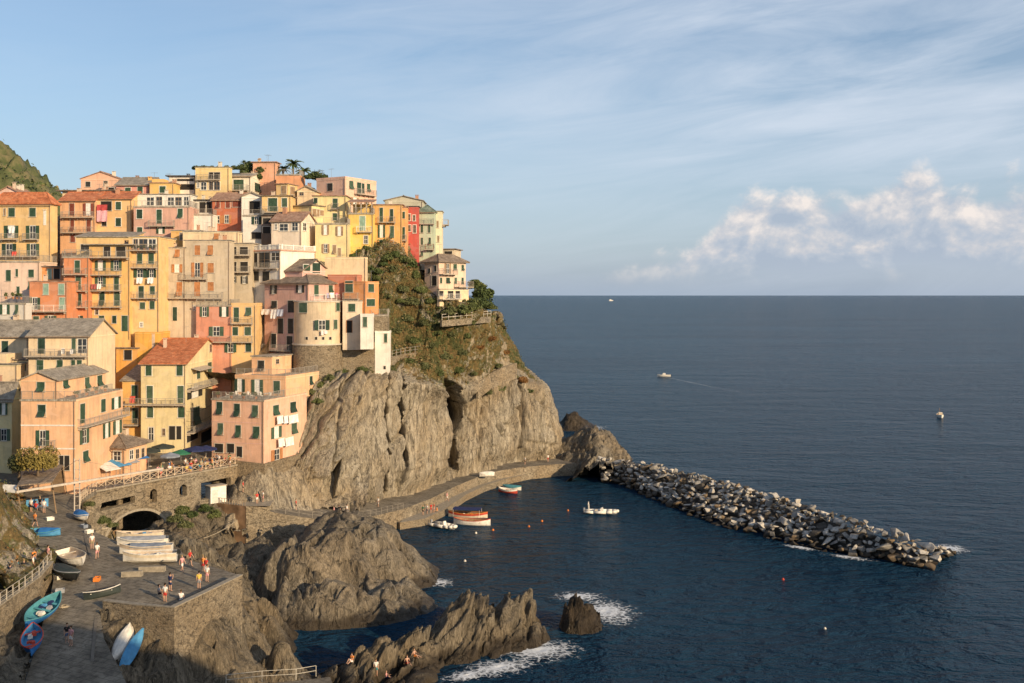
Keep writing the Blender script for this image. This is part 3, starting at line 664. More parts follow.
        if kind == 'o':
            for e0, e1 in ((u0, a0-.02), (a1+.02, u1)):
                sb = MB(); sb.fbox(f, e0, e1, z0, z1, .055, .10); sb.build('shutter', sm, fr)
        elif kind in ('c','h'):
            m_ = (a0+a1)/2; zm = z0+(z1-z0)*.45
            for e0, e1 in ((a0+.015, m_-.012), (m_+.012, a1-.015)):
                sb = MB()
                if kind == 'c': sb.fbox(f, e0, e1, z0+.02, z1-.02, .025, .065)
                else:
                    sb.fbox(f, e0, e1, zm, z1-.02, .025, .065); P = f.P; o_ = .42
                    sb.hexa([P(e0,z0+.05,o_),P(e1,z0+.05,o_),P(e1,z0+.05,o_-.05),P(e0,z0+.05,o_-.05)], [P(e0,zm-.01,.07),P(e1,zm-.01,.07),P(e1,zm-.01,.03),P(e0,zm-.01,.03)])
                sb.build('shutter', sm, fr)
    def railing(s, f, u0, u1, z, n, part='railing', parent=None, h=1.0, m=None, step=.16, ends=0.):
        mb = MB(); k = max(2, int((u1-u0)/1.4)+1)
        for a in np.linspace(u0+.03, u1-.03, k): mb.fbox(f, a-.03, a+.03, z, z+h, n-.03, n+.03)
        mb.fbox(f, u0, u1, z+h, z+h+.045, n-.025, n+.025); mb.fbox(f, u0, u1, z+.1, z+.14, n-.02, n+.02)
        for a in np.arange(u0+.1, u1-.05, step): mb.fbox(f, a-.008, a+.008, z+.14, z+h, n-.011, n+.011)
        if ends:
            for a in (u0+.03, u1-.03):
                d0, d1 = (ends+.04, n-.05) if n > ends else (n+.05, ends)
                mb.fbox(f, a-.02, a+.02, z+h, z+h+.05, d0, d1)
                for q in np.arange(d0+.1, d1, step*1.3): mb.fbox(f, a-.008, a+.008, z+.02, z+h, q-.011, q+.011)
        return mb.build(part, m or RAIL, parent or s.root)
    def balcony(s, f, x0, x1, y, out=.95, m=None, rail=True, slabm=None, awn=None):
        f = s.fc(f); u0, z = s.uv(f, x0, y); u1, _ = s.uv(f, x1, y)
        if abs(u1-u0) < .4: return s
        _, z = s.uv(f, (x0+x1)/2, y); u0, u1 = min(u0,u1), max(u0,u1)
        mb = MB(); mb.fbox(f, u0, u1, z-.14, z, .003, out)
        for a in np.linspace(u0+.2, u1-.2, max(2, int((u1-u0)/1.5)+1)): mb.fbox(f, a-.07, a+.07, z-.42, z-.145, .003, out*.5)
        bl = mb.build('balcony', slabm or SLAB, s.root)
        if rail: s.railing(f, u0+.03, u1-.03, z+.005, out-.05, parent=bl, m=m, ends=.01)
        return s
    def course(s, f, ys, m=None, h=.14):
        f = s.fc(f)
        for y in ys:
            _, z = s.uv(f, (s.front.w*0+f.w*0)+0 if False else (CX-s.crop[0])*0+ (s.pxmid(f)), y)
            mb = MB(); mb.fbox(f, .0, f.w, z-h/2, z+h/2, .003, .05); mb.build('string_course', m or STONE, s.root)
        return s
    def pxmid(s, f):
        p = f.P(f.w/2, s.zt); return ((CX+F*p.x/p.y)-s.crop[0])*s.crop[2]
    def chimney(s, x, y0, y1, wpx=10, back=.5, col=None):
        """y0 its top; stands on the roof at a share of the depth"""
        f = Face(s.FL-s.n*s.d*back, s.u, s.n, s.w); u, zt = s.uv(f, x, y0); _, zb = s.uv(f, x, y1)
        w = max(.5, wpx/s.crop[2]*f.P(u,0).y/F); mb = MB(); zb = min(zb, s.zt+.5)
        mb.fbox(f, u-w/2, u+w/2, zb-.6, zt-.25, -w*.8, 0); 
        for q in (-w/2+.02, w/2-.12): mb.fbox(f, u+q, u+q+.1, zt-.251, zt-.08, -w*.8+.02, -.02)
        mb.fbox(f, u-w/2-.1, u+w/2+.1, zt-.08, zt, -w*.8-.1, .1)
        mb.build('chimney', col or plaster('chimney', (.62,.48,.36)), s.roof or s.root); return s
    def antenna(s, x, y0, back=.5):
        f = Face(s.FL-s.n*s.d*back, s.u, s.n, s.w); u, zt = s.uv(f, x, y0)
        mb = MB(); mb.bar(f.P(u, s.zt-.5), f.P(u, zt), .03, 0, 4)
        mb.bar(f.P(u-.7, zt-.1), f.P(u+.7, zt-.1), .02, 0, 4)
        for k in np.linspace(-.6, .6, 6): mb.bar(f.P(u+k, zt-.1, -.3), f.P(u+k, zt-.1, .3), .015, 0, 4)
        mb.build('antenna', METAL, s.roof or s.root); return s
    def block(s, f, x0, x1, y0, y1, n0, n1, m, name='wall_block'):
        f = s.fc(f); u0, z1 = s.uv(f, x0, y0); u1, z0 = s.uv(f, x1, y1); mb = MB(); mb.fbox(f, min(u0,u1), max(u0,u1), min(z0,z1), max(z0,z1), n0, n1); mb.build(name, m, s.root); return s
    def awning(s, f, x0, x1, y, out=1.6, drop=.5, m=None):
        f = s.fc(f); u0, z = s.uv(f, x0, y); u1, _ = s.uv(f, x1, y); mb = MB(); P = f.P
        mb.hexa([P(u0,z-drop,out),P(u1,z-drop,out),P(u1,z,.02),P(u0,z,.02)], [P(u0,z-drop+.05,out),P(u1,z-drop+.05,out),P(u1,z+.05,.02),P(u0,z+.05,.02)])
        mb.build('awning', m or CURT, s.root); return s
LCOL = {}
def laundry(h, f, items, label, out=.55, group=None):
    """cloths pegged on one line before a facade: one thing, each cloth a part"""
    f = h.fc(f); root = None
    for (x0, y0, x1, y1, c) in items:
        u0, z1 = h.uv(f, x0, y0); u1, _ = h.uv(f, x1, y0); _, z0 = h.uv(f, (x0+x1)/2, y1)
        if u1 < u0: u0, u1 = u1, u0
        if root is None:
            root = empty('laundry', tuple(f.P((u0+u1)/2, z1, out)), label, 'laundry', group)
        n = 7; vs = []; 
        for j, z in enumerate(np.linspace(z1, z0, 5)):
            for i in range(n):
                a = u0+(u1-u0)*i/(n-1); vs.append(f.P(a, z-.04*math.sin(i*2.1), out+.07*math.sin(i*1.9+j*.6)*(j/4+.3)))
        k = len(vs); vs += [v+f.n*.025 for v in vs]; fs = []
        for j in range(4):
            for i in range(n-1):
                q = j*n+i; fs += [(q,q+1,q+1+n,q+n), (k+q+n,k+q+n+1,k+q+1,k+q)]
        mb = MB(); mb.add(vs, fs); mb.bar(f.P(u0-.2,z1,out), f.P(u1+.2,z1,out), .012, 0, 4)
        mb.build('cloth', plain('cloth %s' % (c,), c, .9), root)
    return root
YEL=(.74,.50,.23); OCH=(.74,.43,.14); ORA=(.70,.31,.12); PEA=(.76,.455,.265); PIN=(.72,.44,.305); SAL=(.60,.27,.18); ORD=(.62,.25,.12); RED=(.47,.15,.08); CRE=(.77,.59,.38); WHI=(.76,.71,.63); BEI=(.55,.46,.34); OLI=(.68,.57,.33); LYE=(.78,.63,.33)
STW = rockmat('stonewall', (.28,.23,.165), (.43,.36,.26), (.54,.46,.34), wet=False, strata=(2.2,2.2,3.2)); MATS['stonewall'] = STW
# --- front row ---
h = House('house','tall peach house with a gabled grey roof by the leafy tree at the street','H',PEA,138,110,395,262,640,-2,x2=645,roof='terrace',below=4)
h.win('f','h',[(200,288,240,350),(190,422,260,505,'o')]).win('f','b',[(312,555,335,632),(338,555,365,632)])
h.win('r','o',[(420,282,445,385,'c'),(530,258,553,325,'c'),(585,248,632,308),(418,418,465,492),(540,385,577,462),(593,370,638,440),(435,530,463,588,'h')])
h.course('f',[396,518],WHITE,.18).balcony('r',405,645,372,1.1); h.balcony('f',232,300,512,.7)
h2 = House('wall_block','x','H',PEA,138.2,110,300,158,262,-2,x2=555,roof='ridge_n',rh=1.0,rm='grey',below=0,terr=False)
def absorb(h2, h, name):
    """an upper storey is a part of the house below it: its own pieces become that part's pieces"""
    r = h2.root; w_ = h2.wall; off = r.location-h.root.location
    w_.parent = h.root; w_.location = off; w_.name = name
    for ch in list(r.children):
        ch.parent = w_ if ch.name.split('.')[0] in ('roof','drainpipe','cornice','railing','string_course') else h.root
        if ch.parent == h.root and ch is not w_: ch.location = off
    for ch in list(w_.children): ch.location = (0,0,0)
    bpy.data.objects.remove(r)
def upper(h, *a, name='upper_storey', **k):
    k.setdefault('terr', False); k.setdefault('below', 0.); k.setdefault('pipes', False)
    h2 = House('wall_block', 'x', *a, **k); h2.base = h; h2.upname = name; UPS.append(h2); return h2
UPS = []
h2.base = h; h2.upname = 'upper_storey'; UPS.append(h2)
h2.win('f','h',[(195,168,235,218)]).win('r','h',[(330,160,357,200),(445,143,468,200),(510,133,535,190)]); h2.antenna(200,80,.6)
PEACH = h
h = House('restaurant','low brown roofed glazed dining room built against the tall peach house','H',PEA,149,495,655,515,640,-12,x2=770,roof='hip',rh=1.5,rm='brown',oh=.7,below=3,cat='restaurant')
h.win('f','g',[(502,535,545,585),(550,533,592,584),(597,530,636,582)]).win('r','g',[(680,525,700,575),(712,520,730,570),(742,515,758,565)])
h = House('house','olive yellow house with a red tiled gable roof behind the restaurant umbrellas','K',OLI,168,110,345,72,482,0,x2=555,roof='ridge_u',rh=3.4,rm='red',below=4)
h.win('f','c',[(135,80,167,135),(297,78,330,135),(140,188,173,278),(302,188,335,278),(143,298,175,355),(305,300,338,355)],surr=WHITE)
h.win('f','g',[(150,405,178,475),(222,413,238,450)]).win('f','b',[(258,400,290,472),(297,400,322,470)])
h.win('r','c',[(403,92,420,150),(460,65,480,145),(383,298,417,392)]).win('r','o',[(352,193,430,250)],'d').win('r','g',[(470,-30,482,10)])
h.balcony('f',10,345,285,1.0).balcony('r',348,555,180,1.3).balcony('r',348,485,408,1.2); h.awning('r',372,450,98,1.5,.4,SLAB)
h.win('r','b',[(350,418,408,475),(425,422,487,478)]); h.chimney(175,-90,-60,10,.4).chimney(235,-62,-40,8,.3)
laundry(h,'f',[(62,240,90,275,(.55,.10,.08))],'single red cloth hung on the railing between the ochre and olive houses',.9)
h = House('house','narrow ochre wing with two green doors beside the olive yellow house','K',OCH,169.5,12,108,165,430,0,depth=8,roof='shed_f',rh=2.2,rm='grey',below=5)
h.win('f','c',[(62,185,93,270),(65,305,95,385)]).balcony('f',15,105,392,.9)
# pink house with banners of washing
h = House('house','big pink corner house at the cliff edge with furnished roof terrace','L',PIN,163,62,335,318,640,-18,x2=560,roof='terrace',below=.6)
h.win('f','h',[(88,325,118,390),(180,335,210,400),(275,343,305,405),(95,437,122,497),(187,448,215,510),(280,455,313,515)])
h.win('f','b',[(78,545,122,590),(142,545,180,592)]).win('f','b',[(193,560,222,615)])
h.win('r','h',[(383,342,413,395),(473,325,503,380),(373,455,427,515,'o'),(480,437,508,492)]).win('r','o',[(373,573,432,630)],'b')
h.course('f',[432,540],plaster('pinktrim',(.72,.46,.38)),.1)
PINK = h; PINKBASE = [h.front.P(-1.,h.zb+.3,.3), h.front.P(h.w+.25,h.zb-.2,.3), h.right.P(10,h.zb-.2,.3)]
h2 = upper(h,'L',PEA,169.4,185,450,200,318,-18,x2=625,roof='parapet',rh=.35)
h2.win('f','o',[(183,205,237,272),(272,208,332,300)]).win('f','c',[(388,215,420,278)]).win('r','c',[(575,190,590,235)])
h3 = upper(h,'L',PEA,176,272,378,90,190,-18,x2=480,roof='flat',rm='slab',oh=.2,name='penthouse')
h3.win('f','c',[(305,108,338,162)],'d').win('r','g',[(398,100,415,125)])
h2.railing(h2.front,.1,h2.w-.1,h2.zt+.36,-.1); h2.railing(h2.right,.1,h2.d-.3,h2.zt+.36,-.1)
laundry(h,'r',[(388,402,420,440,(.8,.78,.74)),(424,400,446,438,(.68,.74,.76)),(450,398,500,436,(.8,.78,.74))],'upper line of white sheets drying on the pink corner house')
laundry(h,'r',[(395,520,428,560,(.8,.77,.72)),(432,516,476,556,(.8,.76,.7))],'lower line of white sheets drying on the pink corner house')
# --- left cluster ---
h = House('house','pale yellow house at the left edge with grey roof, next to peach house','H',LYE,148,-80,62,255,490,-4,x2=112,roof='ridge_u',rh=2.0,rm='grey',below=5)
h.win('f','o',[(0,280,40,340),(-12,415,54,477)]); 
laundry(h,'f',[(-5,425,8,470,(.42,.22,.45))],'purple towel hanging at the left edge window')
h = House('house','blank cream wall house at the left edge below the grey roofed row','E',CRE,153,-60,90,602,760,-6,x2=140,roof='flat',rm='slab',below=6)
h.block('f',-60,32,545,602,-4,-.05,h.wm)
h = House('house','low house with a line of small roof vents left of the cream gabled house','E',CRE,155,28,146,580,690,0,depth=5,roof='flat',rm='brown',below=5)
h.win('f','c',[(103,587,137,635)])
h = House('house','cream house under a long grey roof at the left edge','E',CRE,160,-80,148,455,590,0,depth=9,roof='ridge_u',rh=2.2,rm='grey',below=6)
h.win('f','c',[(10,478,43,540)])
h = House('house','cream house with a blank sunlit gable end and grey roof','E',CRE,152,150,465,452,650,0,x2=605,roof='ridge_u',rh=2.2,rm='grey',below=6)
h.win('f','c',[(200,465,237,545),(378,465,398,545),(193,578,228,640),(300,578,330,625,'h'),(375,578,395,615),(405,578,430,615)]).win('f','g',[(408,465,457,543)])
h.balcony('f',140,462,556,1.0); laundry(h,'f',[(335,515,352,545,(.8,.78,.75)),(380,520,398,545,(.76,.75,.75))],'two white cloths on the balcony of the cream gabled house',.8)
h = House('house','grey white house with a planted roof terrace at the left edge','E',(.60,.56,.50),165,-60,133,280,440,-3,x2=152,roof='terrace',below=6)
h.win('f','o',[(0,283,52,338)]).win('f','c',[(80,283,97,337),(0,383,36,418)])
h = House('house','low orange red house with white balcony chairs, second row at left','E',ORD,172,155,352,168,412,0,depth=6,roof='flat',rm='pale',oh=.2,below=6)
h.win('f','c',[(228,178,255,235),(308,178,338,235),(313,250,340,310)],'p').win('f','o',[(155,250,212,312),(236,345,298,388)]).win('f','c',[(175,348,205,382)])
h.balcony('f',138,350,322,1.1,WHITE)
h = House('house','pale pink house with a railed roof terrace below the yellow hipped roof house','E',(.74,.55,.44),180,-60,207,60,300,0,depth=7,roof='terrace',below=7)
h.win('f','c',[(32,105,57,163),(83,100,95,140,'c'),(150,103,178,143),(88,192,103,230),(150,163,180,205)])
h = House('house','small orange house with two doors squeezed behind the red narrow tower house','E',ORA,181,218,335,90,200,0,depth=6,roof='flat',rm='brown',below=7)
h.win('f','c',[(250,92,270,155)],'p').win('f','b',[(283,90,315,152)])
h = House('house','tall narrow orange red house with stacked green door balconies','E',ORD,176.5,335,466,32,400,0,depth=8,roof='terrace',below=7)
h.win('f','c',[(393,55,420,120),(398,138,425,210),(398,230,428,293)]).win('f','o',[(375,345,437,388)])
for y in (128,214,300): h.balcony('f',338,462,y,1.0)
h = House('house','tall golden yellow house with three long balconies left of narrow yellow one','E',OCH[:1]+(.46,.17),178,468,682,-25,440,0,depth=9,roof='flat',rm='grey',oh=.7,below=7)
h.win('f','o',[(500,55,557,108),(583,55,640,108),(500,140,557,192)]).win('f','c',[(600,140,625,212),(522,215,550,293),(600,215,630,293),(640,345,672,427)]).win('f','g',[(500,310,518,340),(500,366,520,390)],surr=WHITE)
h.win('f','c',[(520,345,548,400),(590,345,612,385)]); h.win('f','b',[(545,-20,580,35),(610,-18,660,35)]); 
for y in (130,213,298): h.balcony('f',472,642,y,1.0)
h.balcony('f',345,680,40,1.6)
laundry(h,'f',[(492,180,520,205,(.35,.10,.09)),(523,178,545,205,(.75,.72,.70))],'red and white laundry on the golden yellow house',1.05)
h = House('house','narrow yellow house with a white framed glazed top floor and plant boxes','F',YEL,179,45,204,-68,440,0,depth=9,roof='flat',rm='slab',oh=.15,below=7)
h.win('f','c',[(90,18,117,72),(150,16,178,72),(98,190,125,252),(158,190,183,232),(105,275,132,310),(157,268,182,310)]).win('f','o',[(72,100,140,145),(142,100,190,145)]).win('f','g',[(105,380,120,405),(70,-58,95,-5),(100,-58,145,0),(150,-58,190,-2)],surr=WHITE)
for y in (92,252): h.balcony('f',46,200,y,.9)
h.balcony('f',46,200,2,1.1)
laundry(h,'f',[(93,146,125,176,(.82,.80,.78))],'left white sheet drying on the narrow yellow house'); laundry(h,'f',[(150,146,182,176,(.82,.80,.78))],'right white sheet drying on the narrow yellow house')
# beige house with orange shutters
h = House('house','left half of the beige house with orange brown shutters, lower roofline','F',BEI,184,204,342,-10,470,0,depth=9,roof='flat',rm='slab',below=7,oh=.2)
h.win('f','c',[(218,-8,243,38),(288,-8,315,38,'h'),(217,78,243,120),(215,170,242,218),(297,168,328,242,'h')],'b').win('f','o',[(272,75,328,118)],'b').win('f','c',[(217,300,245,347),(277,300,300,372)],'g')
h = House('house','right half of the beige house with orange brown shutters and curved balcony','F',BEI,184.2,342,575,-48,470,0,x2=600,roof='flat',rm='slab',below=7,oh=.25)
h.win('f','c',[(392,-25,422,27),(460,-25,490,27),(460,68,493,120),(390,168,422,243),(460,168,493,215)],'b').win('f','o',[(376,66,438,142)],'b').win('f','g',[(385,290,397,320)])
h.balcony('f',325,462,152,.9).balcony('f',218,545,252,1.0)
# red and yellow pair
h = House('house','dark salmon red house with balconies behind the red tiled gable','F',SAL,183,400,584,292,600,0,depth=8,roof='terrace',below=7)
h.win('f','o',[(420,298,468,350),(523,298,572,350),(468,403,545,452),(550,490,612,538)]).balcony('f',468,590,482,1.0)
h = House('house','mustard house of three storeys joined to the dark salmon red house','F',(.70,.47,.22),183.3,585,712,290,600,0,x2=748,roof='parapet',rh=.4,below=7)
h.win('f','c',[(598,302,625,378),(660,302,690,345),(592,405,620,448),(655,405,688,448),(660,490,690,535)]).balcony('f',586,700,385,.9).balcony('f',586,700,482,.9)
h = House('house','bright orange block with a dark arched window behind the ochre wing','F',(.74,.38,.09),177.2,-20,92,518,640,0,depth=6,roof='flat',rm='brown',below=6)
h.win('f','b',[(22,522,62,577)])
h = House('house','bright orange flat block without windows next to narrow yellow house','F',(.74,.40,.09),177.4,78,202,434,560,0,depth=6,roof='parapet',rh=.1,below=6)
# --- tower house ---
h = House('house','rosy house with brown hipped roof wrapped by the round tower','G',(.60,.37,.31),182.5,105,292,186,490,-30,x2=442,roof='hip',rh=2.3,rm='brown',oh=.6,below=6)
h.win('f','o',[(130,190,158,230),(240,188,275,225)],'d').win('f','c',[(135,260,158,292),(205,258,235,310),(162,335,185,400),(205,335,228,400),(135,400,155,460),(200,410,225,480)],'d').win('r','c',[(316,190,335,240),(378,188,395,225)]).balcony('r',296,440,258,1.1,WHITE).balcony('f',108,225,470,1.0)
laundry(h,'f',[(105,295,140,318,(.80,.78,.78)),(145,296,170,335,(.82,.80,.78)),(172,296,198,325,(.55,.60,.72))],'row of pale laundry across the shaded side of the rosy house',.8)
laundry(h,'r',[(352,228,362,248,(.30,.30,.48)),(366,225,385,247,(.80,.78,.76)),(390,226,402,245,(.55,.20,.28))],'mixed coloured clothes on the balcony above the round tower',.9)
h2 = upper(h,'G',(.66,.40,.34),186,190,266,130,190,-30,x2=378,roof='ridge_u',rh=1.9,rm='brown',oh=.4,name='dormer')
h2.win('r','c',[(270,105,300,137),(308,98,342,142)],surr=WHITE)
TOW = plaster('tower', (.63,.50,.345))
def ring(mb, c, r, z0, z1, n=64, r1=None, m=0, a0=0, a1=2*math.pi):
    r1 = r if r1 is None else r1; vs = []
    full = a1-a0 > 6.2
    for z, rr in ((z0, r), (z1, r1)):
        for i in range(n+(0 if full else 1)): a = a0+(a1-a0)*i/n; vs.append((c[0]+rr*math.cos(a), c[1]+rr*math.sin(a), z))
    k = n if full else n+1
    mb.add(vs, [(i, (i+1) % k, k+(i+1) % k, k+i) for i in range(n)]+[tuple(range(k, 2*k))], m)
pc = at(317.5, 300, 184.6); tz = at(317, 302, 180.5).z; zmid = at(317, 345.5, 180.5).z; zlow = at(317, 388, 180.5).z
root = empty('round_tower', (pc.x,pc.y,zlow-6), 'round cream tower on a rough stone base above the cliff', 'tower')
mb = MB(); ring(mb, pc, 4.05, zmid-.5, tz); mb.build('wall', TOW, root, smooth=False)
mb = MB(); ring(mb, pc, 4.75, zlow-7, zmid, r1=4.3); mb.build('base', STW, root)
mb = MB(); ring(mb, pc, 4.2, tz+.003, tz+.22); ring(mb, pc, 4.42, zmid+.003, zmid+.22); mb.build('cornice', STONE, root)
class Cyl:       # a small facade tangent to the tower at a pixel
    pass
def tower_face(px, r=4.05):
    k = (px-CX)/F; # nearest hit of the ray with the cylinder
    a_ = k*k+1; b_ = -2*(k*pc.x+pc.y); c_ = pc.x**2+pc.y**2-r*r; y = (-b_-math.sqrt(max(0,b_*b_-4*a_*c_)))/(2*a_)
    q = Vector((k*y, y, 0)); n = (q-Vector((pc.x,pc.y,0))).normalized(); u = Vector((-n.y, n.x, 0)); return Face(q-u*2, u, n, 4)
fake = House.__new__(House); fake.crop = CROP['G']; fake.root = root
for x0,y0,x1,y1,k in [(253,268,287,310,'c'),(410,268,425,303,'c'),(318,342,382,384,'o'),(400,340,415,380,'c')]:
    f = tower_face(240+(x0+x1)/2/4.269); f.O = f.O+f.n*.03
    fake.win(f, k, [(x0,y0,x1,y1)])
for x in (285,325,355,385):
    f = tower_face(240+x/4.269); fake.win(f,'b',[(x-5,414,x+5,426)],sill=False)
root = empty('laundry', tuple(at(324,334,180)), 'small pink and white cloths under the green window of the round tower', 'laundry')
f = tower_face(324); f.O = f.O+f.n*.5; mb = MB(); u0,z1 = f.hit(321,330.5); u1,z0 = f.hit(327.5,335)
for i,(a,b_) in enumerate(((0,.4),(.5,1.))): mb.fbox(f,u0+(u1-u0)*a,u0+(u1-u0)*b_,z0+i*.2,z1,0,.02)
mb.build('cloth', plain('pink cloth',(.78,.62,.60)), root)
h = House('house','cream bay of the tower house with a single green window','G',(.68,.56,.42),183.5,438,522,262,445,8,depth=6,roof='flat',rm='slab',oh=.1,below=1.,ref='L')
h.win('f','c',[(462,272,492,306)]).win('f','b',[(455,345,478,396)],surr=SH['b'])
h = House('house','narrow white house with one dark window beside the tower','G',WHI,181,514,568,322,442,6,depth=5,roof='parapet',rh=.3,below=1.,ref='L')
h.win('f','c',[(525,328,542,371)])
h = House('house','slim white tower house standing alone on the cliff edge','G',WHI,185.5,576,640,392,572,4,depth=4,roof='parapet',rh=.15,below=1.5,ref='L')
h.win('f','c',[(615,400,628,438)]).win('f','b',[(613,538,622,552)],sill=False)
h = House('wall','stone block terrace behind the slim white tower house','G',(.5,.4,.3),187,560,632,322,420,4,depth=5,roof='terrace',wallm=STW,cat='terrace',below=5,ref='L',course=False,pipes=False,group='stone walls')
h = House('wall','rough stone retaining wall right of the round tower base','G',(.5,.4,.3),184.5,425,580,436,580,10,depth=4,roof='none',wallm=STW,cat='wall',below=4,ref='L',course=False,pipes=False,group='stone walls')
h = House('house','orange house with green shutters right of the rosy hipped roof','G',ORA,186,445,536,182,290,-20,x2=592,roof='parapet',rh=.25,below=6)
h.win('f','c',[(450,175,482,222)]).win('r','c',[(547,184,571,222),(540,252,575,282)]).balcony('f',447,512,250,.9,SLAB).antenna(560,130)
h = House('house','small dark red block wedged behind the rosy hipped roof','G',(.52,.20,.12),188,375,500,152,260,-8,depth=5,roof='parapet',rh=.2,below=5)
h = House('house','blank cream block above the orange green shuttered house','G',CRE,191,362,536,76,200,-3,x2=540,roof='parapet',rh=.15,below=6)
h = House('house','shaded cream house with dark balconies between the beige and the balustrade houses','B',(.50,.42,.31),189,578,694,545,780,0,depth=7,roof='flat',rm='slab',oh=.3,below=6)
h.win('f','b',[(590,562,612,600),(630,562,672,602),(588,640,612,690),(632,640,672,690)]).win('f','o',[(586,715,612,750),(636,715,672,755)],'d').balcony('f',582,688,606,1.1).balcony('f',582,688,694,1.1)
# --- third and upper rows ---
h = House('house','white villa with long balustrade terrace and glazed shaded floor','C',WHI,187,55,212,582,760,-32,x2=392,roof='none',below=6)
h.win('f','b',[(62,595,92,665)]).win('f','g',[(100,590,158,670),(165,590,208,635)]).win('f','c',[(65,690,100,740),(120,690,155,745)],'d')
for q, f in ((h.w, h.front), (h.d, h.right)):
    mb = MB(); mb.fbox(f,-.2,q+.2,h.zt+.003,h.zt+.25,-2,.3); mb.build('terrace_slab', plaster('salmonedge',(.62,.36,.26)), h.root)
    mb = MB()
    mb.fbox(f,-.1,q+.1,h.zt+.95,h.zt+1.1,.02,.26)
    for a in np.arange(0,q,.32): mb.fbox(f,a,a+.14,h.zt+.251,h.zt+.949,.06,.2)
    for a in np.linspace(0,q-.4,4): mb.fbox(f,a,a+.4,h.zt+.251,h.zt+1.2,.01,.27)
    mb.build('balustrade', WHITE, h.root)
h.balcony('f',58,205,675,.8)
h = House('house','cream house with reddish gable roof above the balustrade villa','C',(.78,.66,.52),192,165,322,425,560,-12,x2=396,roof='ridge_u',rh=1.7,rm='pale',below=6)
h.win('f','g',[(183,440,196,472),(208,440,253,478),(273,433,305,478)],surr=WHITE).win('r','g',[(330,435,348,477)],surr=WHITE)
h = House('house','sunlit pale yellow house with paired dark shutters and roof terrace','C',LYE,195,395,566,440,625,3,depth=8,roof='terrace',below=6)
h.win('f','o',[(430,447,468,498),(503,455,542,503),(430,547,470,593)],'w').win('f','c',[(488,552,505,598),(515,568,530,610)],'w')
h = House('house','cream house with a dark timber roofed shaded side on upper row','C',LYE,200,270,377,345,440,-30,x2=488,roof='flat',rm='brown',oh=.4,below=6)
h.win('r','c',[(380,362,400,400),(405,365,416,400),(420,370,440,397),(445,372,456,410)],'w')
h = House('house','long cream house with flat brown roof just below the pink top house','C',LYE,203,385,556,296,440,0,depth=7,roof='flat',rm='pale',oh=.3,below=6)
h.win('f','c',[(383+5,305,407,336),(488,308,513,360),(488,385,510,422)]).balcony('f',480,520,362,.8)
h = House('house','yellow house with a big green loggia door on the upper row','C',YEL,200,115,267,296,405,0,x2=292,roof='flat',rm='brown',oh=.35,below=6)
h.win('f','c',[(148,305,196,376),(220,305,248,352)],surr=WHITE).balcony('f',115,205,380,.9)
h2 = upper(h,'C',YEL,205,190,252,232,296,-15,x2=302,roof='flat',rm='pale',oh=.3)
h2.win('f','c',[(218,240,243,283)],'w').win('r','c',[(263,246,287,287)],'w')
h = House('house','low cream house with shallow gable behind the yellow loggia house','C',CRE,207,300,397,268,320,-4,depth=6,roof='ridge_n',rh=.9,rm='slab',below=6)
h.win('f','g',[(312,272,335,292)])
h = House('shed','dark wooden lean-to below the yellow loggia house','C',(.16,.11,.08),196,112,168,395,500,0,depth=4,roof='shed_f',rh=.5,rm='dark',cat='shed',course=False,pipes=False,below=5)
h.win('f','b',[(120,410,160,440),(120,455,160,490)],sill=False)
h = House('house','narrow shaded white house with terrace under the small white loggia','C',WHI,197,15,114,397,530,0,depth=7,roof='terrace',below=6)
h.win('f','o',[(62,403,113,443)]).win('f','b',[(62,485,112,520)])
h = House('house','small white house with a covered roof loggia beside the brick red one','C',WHI,202,8,116,300,400,0,depth=5,roof='ridge_n',rh=.8,rm='grey',below=6)
h.win('f','b',[(50,322,105,385)])
h = House('house','brick red house with orange shutters under a pale tiled roof','B',RED,203,485,646,316,482,0,depth=8,roof='ridge_u',rh=1.6,rm='pale',below=6)
h.win('f','c',[(505,320,525,357),(555,318,578,357),(590,318,635,352)],'r').win('f','o',[(487,398,537,437),(537,395,585,437)],'b')
h = House('house','salmon house with white framed green shutters and white rooftop veranda','B',SAL[:1]+(.36,.28),197,72,362,350,500,0,depth=6,roof='terrace',below=6)
h.win('f','c',[(88,365,118,413),(192,365,220,440),(303,360,330,410),(90,458,118,495),(192,456,236,492,'o')],surr=WHITE).balcony('f',155,292,452,1.0)
h = House('house','white veranda house set back over the salmon house roof terrace','B',WHI,202,70,372,288,352,0,depth=4,roof='flat',rm='slab',oh=.2,below=1.)
h.win('f','g',[(140,300,180,345),(190,298,222,345),(250,300,285,345),(290,300,325,345),(335,298,362,345)],surr=WHITE)
h = House('house','small white house with a canopy terrace between salmon and brick red','B',WHI,200,364,488,392,482,0,depth=5,roof='terrace',below=6)
h = House('house','white upper room with dark glazing behind the canopy terrace','B',WHI,204,366,484,318,395,0,depth=4,roof='flat',rm='dark',oh=.6,below=1.)
h.win('f','b',[(418,326,450,382),(455,326,480,382)]).win('f','g',[(375,330,405,380)])
h = House('house','low ochre house front tucked under the salmon balcony','B',OCH,194,268,424,478,560,0,depth=3,roof='flat',rm='slab',oh=.15,below=5)
h.win('f','g',[(315,488,332,525)])
h = House('house','long low cream storey on top of the beige shuttered house','B',CRE,191,330,620,484,560,0,x2=642,roof='flat',rm='slab',oh=.1,below=5)
h.win('f','c',[(493,490,525,523)],'b')
h = House('house','yellow hipped roof house at left edge with furnished balconies','A',YEL,190,-40,265,338,640,-3,x2=302,roof='hip',rh=2.3,rm='red',oh=.5,below=8)
h.win('f','c',[(45,357,78,403),(155,357,188,403),(20,360,30,397,'c','w')]).win('f','o',[(22,450,98,515),(138,450,207,520),(12,545,86,608),(142,545,207,610)])
